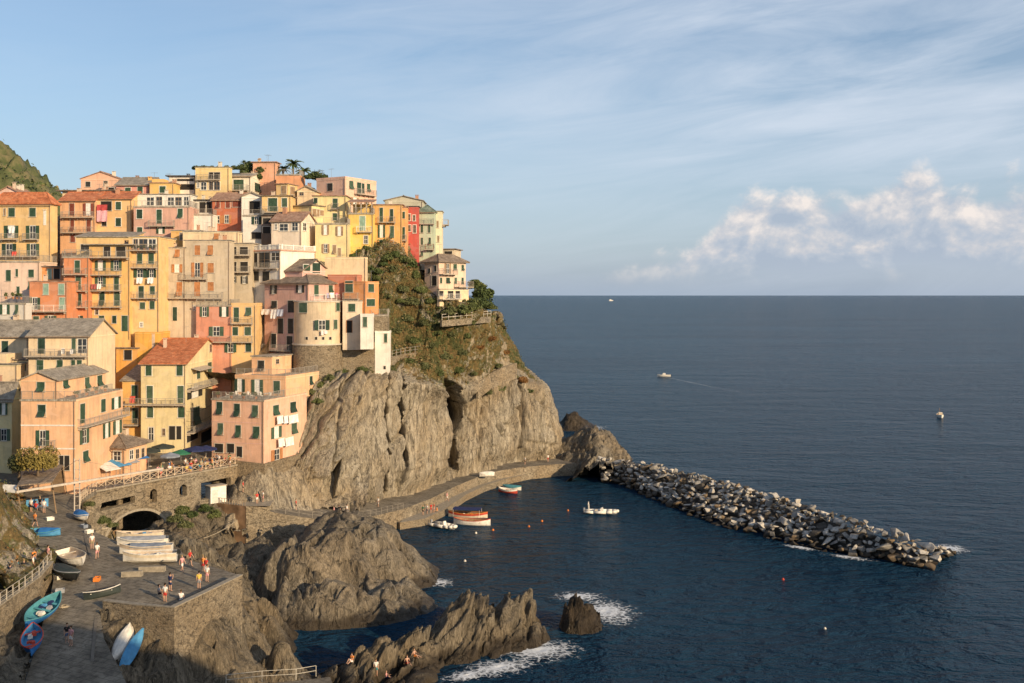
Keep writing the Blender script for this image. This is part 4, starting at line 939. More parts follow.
h.balcony('f',10,100,522,1.0).balcony('f',130,208,522,1.0).balcony('f',-20,208,612,1.1); h.chimney(140,295,335,8,.5).chimney(235,365,430,14,-.02,WHITE)
laundry(h,'f',[(62,458,92,490,(.82,.80,.78))],'white sheet on the upper balcony of the hipped yellow house',.9); laundry(h,'f',[(80,588,104,610,(.6,.09,.07))],'red cloth over the lower balcony of the hipped yellow house',1.1)
h = House('house','orange house with dark brown doors and two long balconies under red roof','A',(.70,.40,.22),198,316,499,318,660,-2,depth=8,roof='ridge_u',rh=1.8,rm='red',below=8)
h.win('f','c',[(365,333,391,397),(370,420,390,480),(455,420,478,482),(370,490,395,537)],'r').win('f','o',[(437,333,492,397)],'r')
h.balcony('f',330,496,407,1.0).balcony('f',330,490,487,1.0)
h = House('house','yellow orange house with white framed windows and a hanging pink cloth','A',(.74,.47,.22),199,500,692,308,560,0,depth=8,roof='ridge_u',rh=1.5,rm='red',below=8)
h.win('f','c',[(608,325,636,366),(608,410,636,453)],surr=WHITE).win('f','b',[(530,322,587,372),(535,428,560,452)])
laundry(h,'f',[(518,342,572,372,(.45,.07,.07)),(518,372,572,430,(.72,.38,.42))],'big pink and red bedspread hung high on the yellow orange house',.8)
h = House('pergola','grey canopy roof over the terrace above the golden yellow house','A',YEL,184,400,692,512,590,0,depth=6,roof='shed_f',rh=1.2,rm='grey',oh=.3,below=1.,cat='canopy',terr=False,group='canopies')
h.win('f','b',[(425,548,470,580),(545,555,578,590),(600,555,660,590)])
h = House('house','plain pink top house with a shallow sloped roof on the left skyline','A',PIN,217,425,630,205,265,0,depth=8,roof='ridge_n',rh=1.4,rm='pale',oh=.2,below=8)
h.win('f','c',[(450,219,475,246),(545,216,566,243)],'d').chimney(555,225,262,14,-.3)
h = House('house','cream house with wide dark flat eaves under the pink top house','A',CRE,208,328,622,268,330,-3,depth=8,roof='flat',rm='brown',oh=.9,below=8)
h.win('f','b',[(570,250,600,280)])
h = House('house','pale pink gabled house behind the hipped yellow roof','A',(.72,.50,.42),207,-40,126,290,345,0,depth=8,roof='ridge_n',rh=1.6,rm='pale',below=8)
h.win('f','g',[(28,272+20,45,300+12)]).chimney(72,222,300,12,.1)
h = House('house','rose red house with grey roof and white framed windows on the skyline','B',(.62,.30,.24),209,-20,156,237,300,0,depth=9,roof='ridge_u',rh=1.8,rm='grey',below=8)
h.win('f','c',[(27,250,57,279),(92,245,120,278)],surr=WHITE).chimney(155,192,225,16,.3,plaster('ychim',OCH))
h = House('house','mustard house with one green window on the skyline','B',(.72,.46,.16),208,156,282,228,300,0,depth=7,roof='flat',rm='pale',oh=.25,below=8)
h.win('f','c',[(208,243,240,278)],surr=WHITE).block('f',158,222,202,228,-4,-1.,h.wm).antenna(180,170).antenna(262,175)
h = House('house','white house with deep dark loggia and thin dark roof on the skyline','B',WHI,212,258,396,192,280,0,depth=8,roof='flat',rm='dark',oh=.6,below=8)
h.win('f','b',[(305,232,390,262),(300,205,388,216)],sill=False)
h = House('house','tall yellow house with a recessed glazed top balcony on the skyline','B',LYE[:1]+(.58,.28),210,396,572,145,312,-3,x2=588,roof='flat',rm='slab',oh=.1,below=8)
h.win('f','g',[(405,222,418,252),(425,222,455,263),(468,220,490,263),(494,220,525,263)],surr=WHITE).win('f','b',[(468,170,490,207),(494,170,526,207)]).balcony('f',405,528,210,.8)
h = House('house','cream house with a big green garage door below the skyline trees','B',(.74,.68,.55),213,566,686,190,280,-4,x2=745,roof='ridge_u',rh=.8,rm='slab',below=8)
h.win('f','c',[(597,208,650,263)],surr=WHITE).win('r','c',[(707,228,735,272)]); h.balcony('f',530,680,266,1.5)
h = House('house','plain coral box house beside the palms at the hilltop','C',(.74,.40,.26),219,68,186,118,215,-3,x2=208,roof='flat',rm='pale',oh=.35,below=8)
h.chimney(100,100,115,14,.4).antenna(150,80)
h = House('terrace','low coral terrace wall below the hilltop palms','C',(.70,.34,.18),214,190,312,182,235,0,depth=6,roof='terrace',cat='terrace',below=6,course=False,pipes=False)
h = House('house','large pink skyline house with corner balcony left of the orange one','C',(.74,.48,.36),207,402,553,200,350,-30,x2=716,roof='parapet',rh=.35,below=8)
h.win('f','c',[(460,228,487,268)],'d').win('r','c',[(573,215,595,258),(614,223,636,282),(639,228,653,282),(666,230,683,272)],'g').win('r','o',[(583,303,623,344),(653,311,677,341)],'w').balcony('r',598,700,288,1.0).antenna(430,160,.4).antenna(480,150,.5)
# --- right end ---
h = House('house','bright yellow house with a columned roof veranda','D',(.78,.53,.15),200,-7,105,198,350,0,depth=7,roof='terrace',below=7)
h.win('f','c',[(44,210,70,276)],'p',surr=WHITE).win('f','g',[(63,298,82,336)]).balcony('f',30,100,282,.8,WHITE)
mb = MB()
for a in np.linspace(.2,h.w-.4,5): mb.fbox(h.front,a,a+.22,h.zt+.1,h.zt+2.1,-.5,-.28)
mb.build('column', SLAB, h.root)
mb = MB(); P=h.front.P; mb.hexa([P(-.2,h.zt+2.1,.2),P(h.w+.2,h.zt+2.1,.2),P(h.w+.2,h.zt+2.9,-4),P(-.2,h.zt+2.9,-4)],[P(-.2,h.zt+2.25,.2),P(h.w+.2,h.zt+2.25,.2),P(h.w+.2,h.zt+3.05,-4),P(-.2,h.zt+3.05,-4)]); mb.build('roof', RT['pale'], h.root)
mb = MB(); mb.fbox(h.front,.3,h.w-.3,h.zt+.1,h.zt+2.1,-4,-3.8); mb.build('rear_wall', h.wm, h.root)
h = House('house','tall orange house with green shutters standing over the bushy slope','D',(.76,.43,.15),203,105,236,160,365,0,depth=8,roof='flat',rm='pale',oh=.3,below=2.5)
h.win('f','c',[(135,172,150,237),(182,178,197,235),(127,250,160,308,'o'),(183,255,200,311),(135,318,150,346),(182,320,198,352,'c','b')]).balcony('f',128,208,238,.9)
h = House('house','slim orange house between the tall orange and the red one','D',(.74,.38,.16),204,236,261,172,372,0,depth=8,roof='flat',rm='pale',oh=.2,below=7)
h.win('f','c',[(238,190,250,221),(238,260,250,316)]).balcony('f',237,260,320,.8)
h = House('house','narrow crimson house with small white windows','D',(.50,.10,.08),206,261,311,168,388,0,depth=7,roof='flat',rm='dark',oh=.2,below=2.5)
h.win('f','g',[(263,200,276,231),(286,205,298,232),(287,250,301,287),(263,250,277,280)],surr=WHITE)
h = House('house','faded green house with a wrought balcony near the right end','D',(.47,.54,.40),208,312,384,192,398,-2,depth=8,roof='hip',rh=1.6,rm='green',below=2.5)
h.win('f','c',[(322,245,333,286),(355,250,366,286),(322,308,333,341),(358,308,368,341),(322,370,333,393)],'g').balcony('f',343,384,362,1.,SH['r']).balcony('f',316,384,245,.6)
h = House('house','slim pale cream house at the right end of the top row','D',(.74,.66,.48),211,384,418,190,394,0,x2=424,roof='flat',rm='slab',oh=.2,below=2.5)
h.win('f','c',[(395,232,403,262),(398,300,406,328)],'w').balcony('r',419,424,250,1.2)
h = House('house','weathered green grey house rising behind the orange row','D',(.48,.46,.36),216,158,330,140,240,0,depth=8,roof='ridge_n',rh=.9,rm='grey',oh=.3,below=8)
h = House('house','isolated pink house with brown roof on the headland tip','D',(.74,.53,.40),203,340,404,420,560,-38,x2=527,roof='hip',rh=1.7,rm='brown',oh=.6,below=1.5)
h.win('f','c',[(357,448,366,475),(385,435,394,462)],'d').win('f','b',[(373,482,395,527)]).win('r','o',[(430,425,458,472)],'w').win('r','c',[(470,428,486,456),(507,432,518,458),(437,490,454,516),(475,490,486,518),(507,490,517,520),(409,490,419,516)]).balcony('r',404,470,474,1.2).balcony('r',472,540,532,1.4)
h = House('house','lower terrace storey with white rail below the isolated pink house','D',CRE,201,396,408,545,592,-38,x2=540,roof='flat',rm='slab',oh=.15,below=1.2)
h.win('r','b',[(405,550,425,573),(445,548,470,585),(480,550,500,585)]).balcony('r',400,485,588,1.3,WHITE)
h = House('house','small cream block behind the isolated pink house','D',(.62,.52,.38),216,420,475,362,420,-10,depth=6,roof='flat',rm='brown',oh=.4,below=8)
h.win('f','b',[(430,370,465,385)])
rc = random.Random(31); CHM = [plaster('chimney', (.62,.48,.36)), plaster('chimney pale', (.66,.60,.50)), plaster('chimney brick', (.46,.25,.16))]
for h in HOUSES:
    if h.roof is None or not h.terr or h.w < 3.5: continue
    if h.kind in ('ridge_u','hip','ridge_n','flat','shed_f') and rc.random() < .8:
        for _ in range(rc.choice([1,1,2])):
            a, d_ = rc.uniform(.15,.85)*h.w, rc.uniform(.35,.8)*h.d; zt = h.zt+(h.rh if h.kind != 'flat' else .2)+rc.uniform(.5,.9); f_ = Face(h.FL-h.n*d_, h.u, h.n, h.w); mb = MB(); w_ = rc.uniform(.22,.36)
            mb.fbox(f_, a-w_, a+w_, h.zt-.1, zt, -w_, w_); mb.fbox(f_, a-w_-.06, a+w_+.06, zt+.14, zt+.2, -w_-.06, w_+.06)
            for q in (-w_+.02, w_-.1): mb.fbox(f_, a+q, a+q+.08, zt+.002, zt+.138, -w_+.03, w_-.03)
            mb.build('chimney', rc.choice(CHM), h.roof)
    if rc.random() < .45:
        a, d_ = rc.uniform(.1,.9)*h.w, rc.uniform(.3,.8)*h.d; f_ = Face(h.FL-h.n*d_, h.u, h.n, h.w); zt = h.zt+h.rh*(h.kind not in ('flat','terrace','parapet'))+rc.uniform(1.6,2.6); mb = MB(); mb.bar(f_.P(a,h.zt-.2), f_.P(a,zt), .025); mb.bar(f_.P(a-.6,zt-.1), f_.P(a+.6,zt-.1), .018)
        for k in np.linspace(-.5,.5,5): mb.bar(f_.P(a+k,zt-.1,-.28), f_.P(a+k,zt-.1,.28), .014)
        mb.build('antenna', METAL, h.roof)
for h2 in UPS: absorb(h2, h2.base, h2.upname)
# --- ground under the town ---------------------------------------------------
tp = np.array(TERR); 
extra = [(-110,150,20),(-100,175,33),(-110,205,48),(-110,232,54),(-85,236,56),(-60,238,58),(-30,238,54),(-62,146,11),(-57,150,11),(-50,162,11),(-42,170,10),(-36,176,12),(-10,240,44),(-80,140,12),(-68,142,11)]
gx, gy = np.meshgrid(np.linspace(-125,-22,130), np.linspace(128,245,140)); xy = np.c_[gx.ravel(), gy.ravel()]
pts = np.r_[tp, np.array(extra, float)]
D2 = ((xy[:,None]-pts[None,:,:2])**2).sum(2)+2.; wgt = 1/D2**1.7; zz = (wgt*pts[None,:,2]).sum(1)/wgt.sum(1)-3.2
zz -= sstep(-34,-22,xy[:,0])*14*(xy[:,1] < 222)
zz = zz+fbm(np.c_[xy*.2, zz*0], 3, 5)*.5
V = np.c_[xy, zz]
idx_=np.arange(130*140).reshape(140,130); a_,b_,c_,d_=idx_[:-1,:-1],idx_[:-1,1:],idx_[1:,1:],idx_[1:,:-1]; Fq=np.stack([a_,b_,c_,d_],-1).reshape(-1,4)
cen=V[Fq].mean(1); Fq=Fq[(cen[:,1] > 178)&((cen[:,0] < -43)|(cen[:,1] > 206))]
ter = np_mesh('terrain', V, Fq, rockmat('terrain', (.20,.16,.11), (.30,.25,.18), (.38,.33,.25), wet=False)); tag(ter, kind='structure')
from mathutils.geometry import delaunay_2d_cdt
m, t, b = new_mat('worn concrete'); p_ = t.pos(); CONC = m
n1_ = t.noise(p_, .28, 5, .65); n2_ = t.noise(p_, 1.6, 6, .72); n3_ = t.noise(p_, .9, 2, .4, .8)
a_ = t.ramp(n1_, [(.3, (.135,.116,.09)), (.5, (.215,.185,.142)), (.7, (.285,.247,.192))]); a_ = t.mix(t.ramp(n2_, [(.36, .6), (.54, 0.)]), a_, (.06,.05,.038)); a_ = t.mix(t.ramp(n3_, [(.62, 0.), (.64, .55)]), a_, (.12,.105,.085)); a_ = t.mix(t.ramp(n2_, [(.62, 0.), (.76, .5)]), a_, (.29,.25,.195))
vj = t('TexBrick', ins={'Scale': .38, 'Mortar Size': .012, 'Color1': (1,1,1,1), 'Color2': (.86,.86,.86,1), 'Mortar': (.35,.35,.35,1)}); rj = t('VectorRotate', rotation_type='Z_AXIS', ins={'Angle': R(24)}); t.l.new(p_, rj.inputs['Vector']); t.l.new(rj.outputs[0], vj.inputs['Vector'])
a_ = t.mix(.7, a_, vj.outputs['Color'], 'MULTIPLY'); t.l.new(a_, b.inputs['Base Color']); b.inputs['Roughness'].default_value = .9; b.inputs['Specular IOR Level'].default_value = .2; t.l.new(t.bump(n2_, .5, .05), b.inputs['Normal'])
def paved(name, outline, zf, mat, step=1.2, skirt=0., label=None, cat=None, kind='structure'):
    """a surface with clean edges over a polygon in plan; zf gives its height"""
    O = [Vector((p[0],p[1])) for p in outline]; n = len(O); pts = []
    for i in range(n):
        a, b_ = O[i], O[(i+1) % n]; k = max(1, int((b_-a).length/step))
        pts += [a.lerp(b_, j/k) for j in range(k)]
    m_ = len(pts); edges = [(i, (i+1) % m_) for i in range(m_)]
    xs = [p.x for p in O]; ys = [p.y for p in O]; inner = []
    def inside(x, y):
        c = False; j = n-1
        for i in range(n):
            if (O[i].y > y) != (O[j].y > y) and x < (O[j].x-O[i].x)*(y-O[i].y)/(O[j].y-O[i].y)+O[i].x: c = not c
            j = i
        return c
    for x in np.arange(min(xs), max(xs), step):
        for y in np.arange(min(ys), max(ys), step):
            if inside(x, y): inner.append(Vector((x, y)))
    vo, eo, fo, *_ = delaunay_2d_cdt(pts+inner, edges, [list(range(m_))], 1, 1e-4)
    xy = np.array([(v.x, v.y) for v in vo]); z = zf(xy)
    V = [(x, y, zz) for (x, y), zz in zip(xy, z)]; Fc = [tuple(f) for f in fo]
    if skirt:
        ob = zf(np.array([(p.x,p.y) for p in pts])); k = len(V); V += [(p.x, p.y, zz) for p, zz in zip(pts, ob)]+[(p.x, p.y, zz-skirt) for p, zz in zip(pts, ob)]
        Fc += [(k+i, k+(i+1) % m_, k+m_+(i+1) % m_, k+m_+i) for i in range(m_)]
    mb = MB(); mb.add(V, Fc); o = mb.build(name, mat); tag(o, label, cat, None, kind); return o
st_pts = W([(30,690,8.3),(128,690,8.2),(40,640,9.3),(100,640,9.4),(52,600,10.6),(100,610,10.5),(58,565,11.9),(110,600,11.),(172,605,11.),(240,577,11.),(185,560,11.2),(178,548,11.4),(120,545,11.8),(125,565,11.5),(88,530,12.8),(38,545,12.5),(28,520,13.2),(60,515,13.2),(40,485,14.5),(20,495,14.2),(98,491,13.5),(160,479,13.5),(243,463.5,13.5)])
st_pts += [Vector(q) for q in [(-63,134,14.5),(-60,140,14.2),(-50,160,14.),(-40,168,13.6),(-54,153,14.),(-74,142,15.),(-64,152,14.3),(-46,175,14.5),(-36,168,13.3),(-45,150,13.3)]]
STZ = RBF(st_pts, .05)
outline = W([(20,700,8),(135,700,8),(104,640,9.4),(100,612,10.5),(108,601,11),(171,606,11),(238,575,11),(186,559,11.2),(179,547,11.4),(118,543,11.9),(90,529,12.8),(77,512,13.3),(82,499,13.5),(98,491,13.45),(163,479,13.45),(243.5,464,13.45)])
outline += [Vector((-36,170,13)),Vector((-46,180,14)),Vector((-62,168,14)),Vector((-80,150,14.5)),Vector((-80,128,15))]+W([(22,497,14.1),(28,520,13.2),(38,545,12.5),(57,563,11.9),(50,600,10.6),(38,640,9.3)])
paved('street', outline, STZ, CONC, 1.1, skirt=.55)
STPOLY = [(p[0],p[1]) for p in outline]
def off_street(c, grow=0.):
    x, y = c[:,0], c[:,1]; r_ = np.zeros(len(c), bool); j = len(STPOLY)-1
    for i in range(len(STPOLY)):
        (xi,yi),(xj,yj) = STPOLY[i],STPOLY[j]
        with np.errstate(divide='ignore', invalid='ignore'): r_ ^= ((yi > y) != (yj > y)) & (x < (xj-xi)*(y-yi)/(yj-yi)+xi)
        j = i
    return ~r_
# faint drain line and paving joints are bump in the concrete; a lighter drain channel down the ramp
mb = MB(); dr = [atz(*q) for q in [(84,532,12.7),(92,560,11.9),(98,590,11.),(96,620,10.1),(92,660,9.)]]
for a, b_ in zip(dr, dr[1:]):
    d = (b_-a).normalized(); s_ = Vector((-d.y, d.x, 0))*.14
    za, zb_ = [float(STZ(np.array([[q.x,q.y]]))[0])+.012 for q in (a, b_)]
    mb.add([(a.x-s_.x,a.y-s_.y,za),(a.x+s_.x,a.y+s_.y,za),(b_.x+s_.x,b_.y+s_.y,zb_),(b_.x-s_.x,b_.y-s_.y,zb_)], [(0,1,2,3)])
tag(mb.build('street_gutter', plain('gutter', (.15,.13,.105), .9)), kind='structure')
# --- walls -------------------------------------------------------------------
def wall_strip(name, label, top, zbot, mat, th=.45, cat='wall', cap=None, group=None):
    mb = MB(); cb = MB(); L = [Vector(p) for p in top]; n = len(L); offs = []
    for i in range(n):
        d = (L[min(i+1,n-1)]-L[max(i-1,0)]); d.z = 0; d.normalize(); offs.append(Vector((-d.y, d.x, 0))*th)
    for i in range(n-1):
        a, b_ = L[i], L[i+1]; oa, ob = offs[i], offs[i+1]; z0, z1 = zbot[i], zbot[i+1]
        k = max(1, int((b_-a).length/1.0))
        mb.hexa([(a.x,a.y,z0),(b_.x,b_.y,z1),(b_.x+ob.x,b_.y+ob.y,z1),(a.x+oa.x,a.y+oa.y,z0)], [a,b_,b_+ob,a+oa])
        if cap is not None:
            e = .06; ua, ub = oa.normalized()*e, ob.normalized()*e; up = Vector((0,0,.1)); lf = Vector((0,0,.004))
            cb.hexa([a-ua+lf,b_-ub+lf,b_+ob+ub+lf,a+oa+ua+lf], [a-ua+up,b_-ub+up,b_+ob+ub+up,a+oa+ua+up])
    root = empty(name, tuple(L[0].xy)+(zbot[0],), label, cat, group or 'stone walls')
    mb.build('masonry', mat, root)
    if cap is not None: cb.build('coping', cap, root)
    return root
STW2 = rockmat('quaystone', (.27,.225,.165), (.42,.355,.26), (.54,.46,.345), wet=False, strata=(1.3,1.3,2.2)); MATS['quaystone'] = STW2
CAP = plain('coping', (.30,.26,.20), .9, 0, .2)
wall_strip('terrace_wall', 'stone parapet wall round the viewing terrace above the slipway rocks', W([(238,575,11.9),(171,607,11.8),(140,604,11.5),(107,600,11.3)]), [2.,4.,5.,6.5], STW2, .5, cap=CAP)
wall_strip('retaining_wall', 'stone retaining wall with white railing at the left edge of the ramp', W([(53,562,12.9),(40,577,12.6),(25,588,12.5),(0,606,12.4),(-30,625,12.3)]), [10.5,9.5,8,7,6], STW2, -.6, cap=CAP)
# viaduct: one masonry plate with openings
VA, VB = atz(98,491,13.5), atz(244,463.7,13.5)
vd = (VB-VA); vd.z = 0; vl = vd.length; vd.normalize(); vn = Vector((vd.y, -vd.x, 0)); VF = Face(VA, vd, vn, vl)
def plate(name, fc, outer, holes, n0, n1, mat, parent):
    loops = [outer]+holes; polys = [[Vector((u,z,0)) for u, z in lp] for lp in loops]; tris = tessellate_polygon(polys)
    flat = [p for lp in loops for p in lp]; k = len(flat); V = [fc.P(u,z,n1) for u, z in flat]+[fc.P(u,z,n0) for u, z in flat]
    Fc = [t_ for t_ in tris]+[tuple(i+k for i in t_[::-1]) for t_ in tris]; s_ = 0
    for lp in loops:
        n = len(lp); Fc += [(s_+i, s_+(i+1) % n, s_+(i+1) % n+k, s_+i+k) for i in range(n)]; s_ += n
    mb = MB(); mb.add(V, Fc); return mb.build(name, mat, parent)
hv = lambda px, py: VF.hit(px, py)
def arched(px0, px1, ytop, ybot, n=8, rise=.5):
    u0, zb_ = hv(px0, ybot); u1, zb2 = hv(px1, ybot); _, zt_ = hv((px0+px1)/2, ytop); zs = zt_-(u1-u0)*rise; zb_ = (zb_+zb2)/2
    return [(u0,zb_),(u1,zb_)]+[((u0+u1)/2+(u1-u0)/2*math.cos(a), zs+(zt_-zs)*math.sin(a)) for a in np.linspace(0, math.pi, n+1)]
ulo0, _ = hv(107,528); ulo1, _ = hv(165,525); _, zcr = hv(143,510)
ZS = 6.4; zcr = max(zcr, 9.5)
arch = [(ulo0, 4.)]+[((ulo0+ulo1)/2-(ulo1-ulo0)/2*math.cos(a), ZS+(zcr-ZS)*math.sin(a)) for a in np.linspace(0, math.pi, 18)]+[(ulo1, 4.)]
_, za1 = hv(115,499.5); _, za0 = hv(115,508.5); u0_, _ = hv(98.5,504); u1_, _ = hv(135,501)
slot = [(u0_+.1,za0),(u1_,za0+.25),(u1_,za1),(u0_+.6,za1-.1)]
win1 = arched(150,157,489,503); win2 = arched(179.5,187,484.5,496.5)
ur0, zr1 = hv(201,483); ur1, _ = hv(231,480); _, zr0 = hv(214,500); rec = [(ur0,9.2),(ur1,9.2),(ur1,zr1),(ur0,zr1)]
root = empty('viaduct', (VA.x,VA.y,8), 'long stone viaduct wall with a wide arch under the street promenade', 'viaduct', None)
plate('masonry', VF, [(-1.8,3.0)]+[(vl*.5,3.),(vl,3.),(vl,13.4),(-1.8,13.4)], [arch[::-1], slot, win1, win2, rec], -1.0, 0, STW2, root)
mb = MB(); mb.fbox(VF, -1.9, vl+.05, 13.405, 13.62, -.5, .12); mb.build('coping', CAP, root)
mb = MB(); mb.fbox(VF, -1.8, vl, 3., 13.2, -14.5, -14.2); mb.fbox(VF, (ulo0+ulo1)/2-.9, (ulo0+ulo1)/2-.3, 7, 13.2, -3.2, -2.6); mb.fbox(VF, u1_-1.8, u1_-1.4, za0, za1+.3, -1.6, -1.2); mb.fbox(VF,-1.8,ulo1,za0-.35,za0-.02,-1.9,-1.05); mb.build('inner_wall', STW, root)
mb = MB()
for k, a in enumerate(arch[1:-2]):
    b_ = arch[k+2]; c_ = ((ulo0+ulo1)/2, ZS); f_ = lambda q, s_: (c_[0]+(q[0]-c_[0])*s_, c_[1]+(q[1]-c_[1])*s_)
    p, q, p2, q2 = a, b_, f_(a,1.1), f_(b_,1.1); P = VF.P
    mb.hexa([P(p[0],p[1],.04),P(q[0],q[1],.04),P(q2[0],q2[1],.04),P(p2[0],p2[1],.04)], [P(p[0],p[1],.003),P(q[0],q[1],.003),P(q2[0],q2[1],.003),P(p2[0],p2[1],.003)])
mb.build('arch_ring', CAP, root)
# promenade railing with crossed bars
RW = plain('cream railing', (.58,.46,.33), .8)
def cross_rail(label, pts, zf, h=1.05, step=1.45):
    L = [Vector(p) for p in pts]; mb = MB(); pb = MB(); root = empty('railing', tuple(L[0]), label, 'railing')
    seg = [(a, b_) for a, b_ in zip(L, L[1:])]; tot = 0
    for a, b_ in seg:
        k = max(1, round((b_-a).length/step))
        for j in range(k):
            p, q = a.lerp(b_, j/k), a.lerp(b_, (j+1)/k); up = Vector((0,0,1))
            pq = MB(); pq.bar(p, p+up*(h+.12), .075, 0, 4); pq.build('post', RW, root)
            mb.bar(p+up*h, q+up*h, .045, 0, 4); mb.bar(p+up*.15, q+up*.15, .04, 0, 4); mb.bar(p+up*.17, q+up*(h-.03), .035, 0, 4); mb.bar(p+up*(h-.03), q+up*.17, .035, 0, 4)
    pb.bar(L[-1], L[-1]+Vector((0,0,h+.12)), .075, 0, 4)
    pb.build('post', RW, root); mb.build('crossed_bars', RW, root); return root
cross_rail('cream railing of crossed bars along the top of the viaduct', [atz(79,509,13.55),atz(81,501,13.6),atz(87,495.5,13.62),VF.P(-.1,13.63,-.2),VF.P(vl-.2,13.63,-.2)], None)
def post_rail(label, pts, h=1.0, step=1.3, m=WHITE, bars=(1.,.5), pr=.04, br=.025):
    L = [Vector(p) for p in pts]; root = empty('railing', tuple(L[0]), label, 'railing'); mb = MB(); pb = MB(); up = Vector((0,0,1))
    for a, b_ in zip(L, L[1:]):
        k = max(1, round((b_-a).length/step))
        for j in range(k):
            p, q = a.lerp(b_, j/k), a.lerp(b_, (j+1)/k); pq = MB(); pq.bar(p, p+up*h, pr, 0, 5); pq.build('post', m, root)
            for f_ in bars: mb.bar(p+up*h*f_, q+up*h*f_, br, 0, 4)
    pb.bar(L[-1], L[-1]+up*h, pr, 0, 5); pb.build('post', m, root); mb.build('rail', m, root); return root
post_rail('white railing on the retaining wall at the left edge', W([(51,560,13.),(39,575.5,12.7),(25,586.5,12.6),(0,604,12.5),(-20,618,12.4)]), .95, 1.5, plain('dull white',(.40,.36,.30),.85), (1.,.55,.15), .06, .03)
# white shed and its platform
pz = 8.5
plat = [(203,497),(246.5,505),(270,505.5),(262,497),(243,490),(215,493)]
paved('path', W([(x,y,pz) for x,y in [(196,500),(246,506),(270,506)]])+[Vector((-37.5,170,pz)),Vector((-46,170,pz))], lambda xy: np.full(len(xy), pz), CAP, 1.5)
wall_strip('quay_wall', 'brown shaded wall under the small platform with the white shed', W([(196,500.5,pz-.02),(246,506.5,pz-.02)]), [2.,2.], plain('rust render', (.27,.17,.10), .9, 0, .35, .6), .5, cap=None)
wall_strip('quay_wall', 'pale lit stub wall at the corner of the platform beside the path', W([(246,506.5,pz-.01),(270,506.5,pz-.3)]), [2.,2.], STW2, .5)
post_rail('low wooden picket rail along the edge of the white shed platform', W([(197,500.5,pz),(245,506,pz)]), .8, .5, plain('brown rail',(.30,.22,.15),.8), (1.,), .05, .04)
sp_ = atz(217.5,502.5,pz); root = empty('shed', tuple(sp_), 'small white shed on the platform at the end of the viaduct', 'shed')
mb = MB(); a_ = math.atan2(vd.y, vd.x)-.25; cu_ = Vector((math.cos(a_-math.pi/2*0), math.sin(a_), 0)); cn_ = Vector((cu_.y,-cu_.x,0)); fS = Face(sp_-cu_*1.3+cn_*.3, cu_, cn_, 2.6)
mb.fbox(fS, 0, 2.6, pz, pz+2.5, -1.6, 0); mb.build('wall', WHITE, root)
mb = MB(); mb.fbox(fS, -.12, 2.72, pz+2.503, pz+2.62, -1.7, .12); mb.build('roof', SLAB, root)
mb = MB(); mb.fbox(fS, .3, 1.2, pz+.05, pz+2.0, .003, .03); mb.build('door', plain('shed door', (.62,.58,.52)), root)
# --- upper path and quay under the cliff -------------------------------------
up_out = [(262,510,7.6),(285,514.5,6.8),(312,518.5,5.7),(340,520,4.6),(370,517,3.6),(403,509,3.05),(430,499,3.),(455,486.5,3.),(480,476,3.),(500,470.5,3.),(522,467,2.9),(558,464,2.7),(586,464,2.4)]
inn = [at(x,y,Y) for x,y,Y in [(262,500,171),(285,503,172),(305,505,173),(340,505,179),(380,503,190),(420,491,201),(452,474,214),(470,470,220),(485,466,225),(505,463,230),(520,460,235),(558,458,245),(600,458,250)]]
U = W(up_out); mb = MB(); V = []; Fc = []
for k, (o_, i_) in enumerate(zip(U, inn)): V += [tuple(o_), (i_.x, i_.y, o_.z+.05)]
mb.add(V, [(2*k, 2*k+2, 2*k+3, 2*k+1) for k in range(len(U)-1)]); tag(mb.build('path', CONC), kind='structure')
wall_strip('quay_wall', 'long curved stone quay wall carrying the path round the cliff foot', [p-Vector((0,0,.004)) for p in U], [-1.5]*len(U), STW2, .5)
# low coping wall at the back of the lower quay
qo = [(400,522.5),(425,518.5),(444,509.5),(466,494.5),(485,485.5),(505,479),(530,473.5),(558,470),(588,469)]
QO = W([(x,y,1.25) for x,y in qo]); UI = [U[5]+Vector((0,.0,0)),U[6],U[6].lerp(U[7],.5),U[7],U[8],U[9],U[10],U[11],U[12]]
mb = MB(); V = []
for o_, i_ in zip(QO, UI): V += [tuple(o_), (i_.x, i_.y+.2, 1.25)]
n = len(QO); mb.add(V, [(2*k, 2*k+2, 2*k+3, 2*k+1) for k in range(n-1)]); tag(mb.build('path', CAP), kind='structure')
wall_strip('quay_wall', 'low dark edge of the boat landing beside the harbour water', [p-Vector((0,0,.004)) for p in QO], [-1.5]*n, STW, .6)
PR = plain('path rail', (.33,.29,.24), .7)
post_rail('thin metal railing along the path between the platform and the islet', [p+Vector((0,.35,0)) for p in U[:6]], 1.0, 1.8, PR, (1.,.5), .035, .02)
# clifftop terrace railing and zigzag paths on the slope
T_ = [at(442,321,198.5),at(455,320,201),at(472,318.5,206.5),at(491,317,216)]
wall_strip('retaining_wall', 'rough stone footing under the big pink corner house', PINKBASE, [10.5,10.5,10.5], STW, -.5)
out_ = [at(*q) for q in [(250,476,161.8),(264,473,162.4),(283,472,165.2),(300,471,169),(254,488,160.8),(272,488,162),(290,489,165.2),(308,491,168.5),(258,500,160.2),(274,501,162),(290,503,165.3),(308,506,168.4),(320,508,171)]]+[Vector(q) for q in [(-39,168,12.8),(-36,172,13),(-41.5,163,12.),(-40,156,5),(-35,157.6,4.2),(-30.5,161.5,4.),(-46,161,6),(-44,156,5.),(-27,166,4),(-30,176,10)]]
rock_sheet('shore_rock', out_, .22, MATS['cliff'], amp=.4, blade=(1,.4,2.4), seed=1000, label='tan rock outcrop between the pink corner house and the railed path', cat='rock', floor=5.)
wall_strip('retaining_wall', 'grass topped stone terrace under the isolated pink house', [p+Vector((0,0,.1)) for p in T_], [p.z-1.1 for p in T_], STW2, .5)
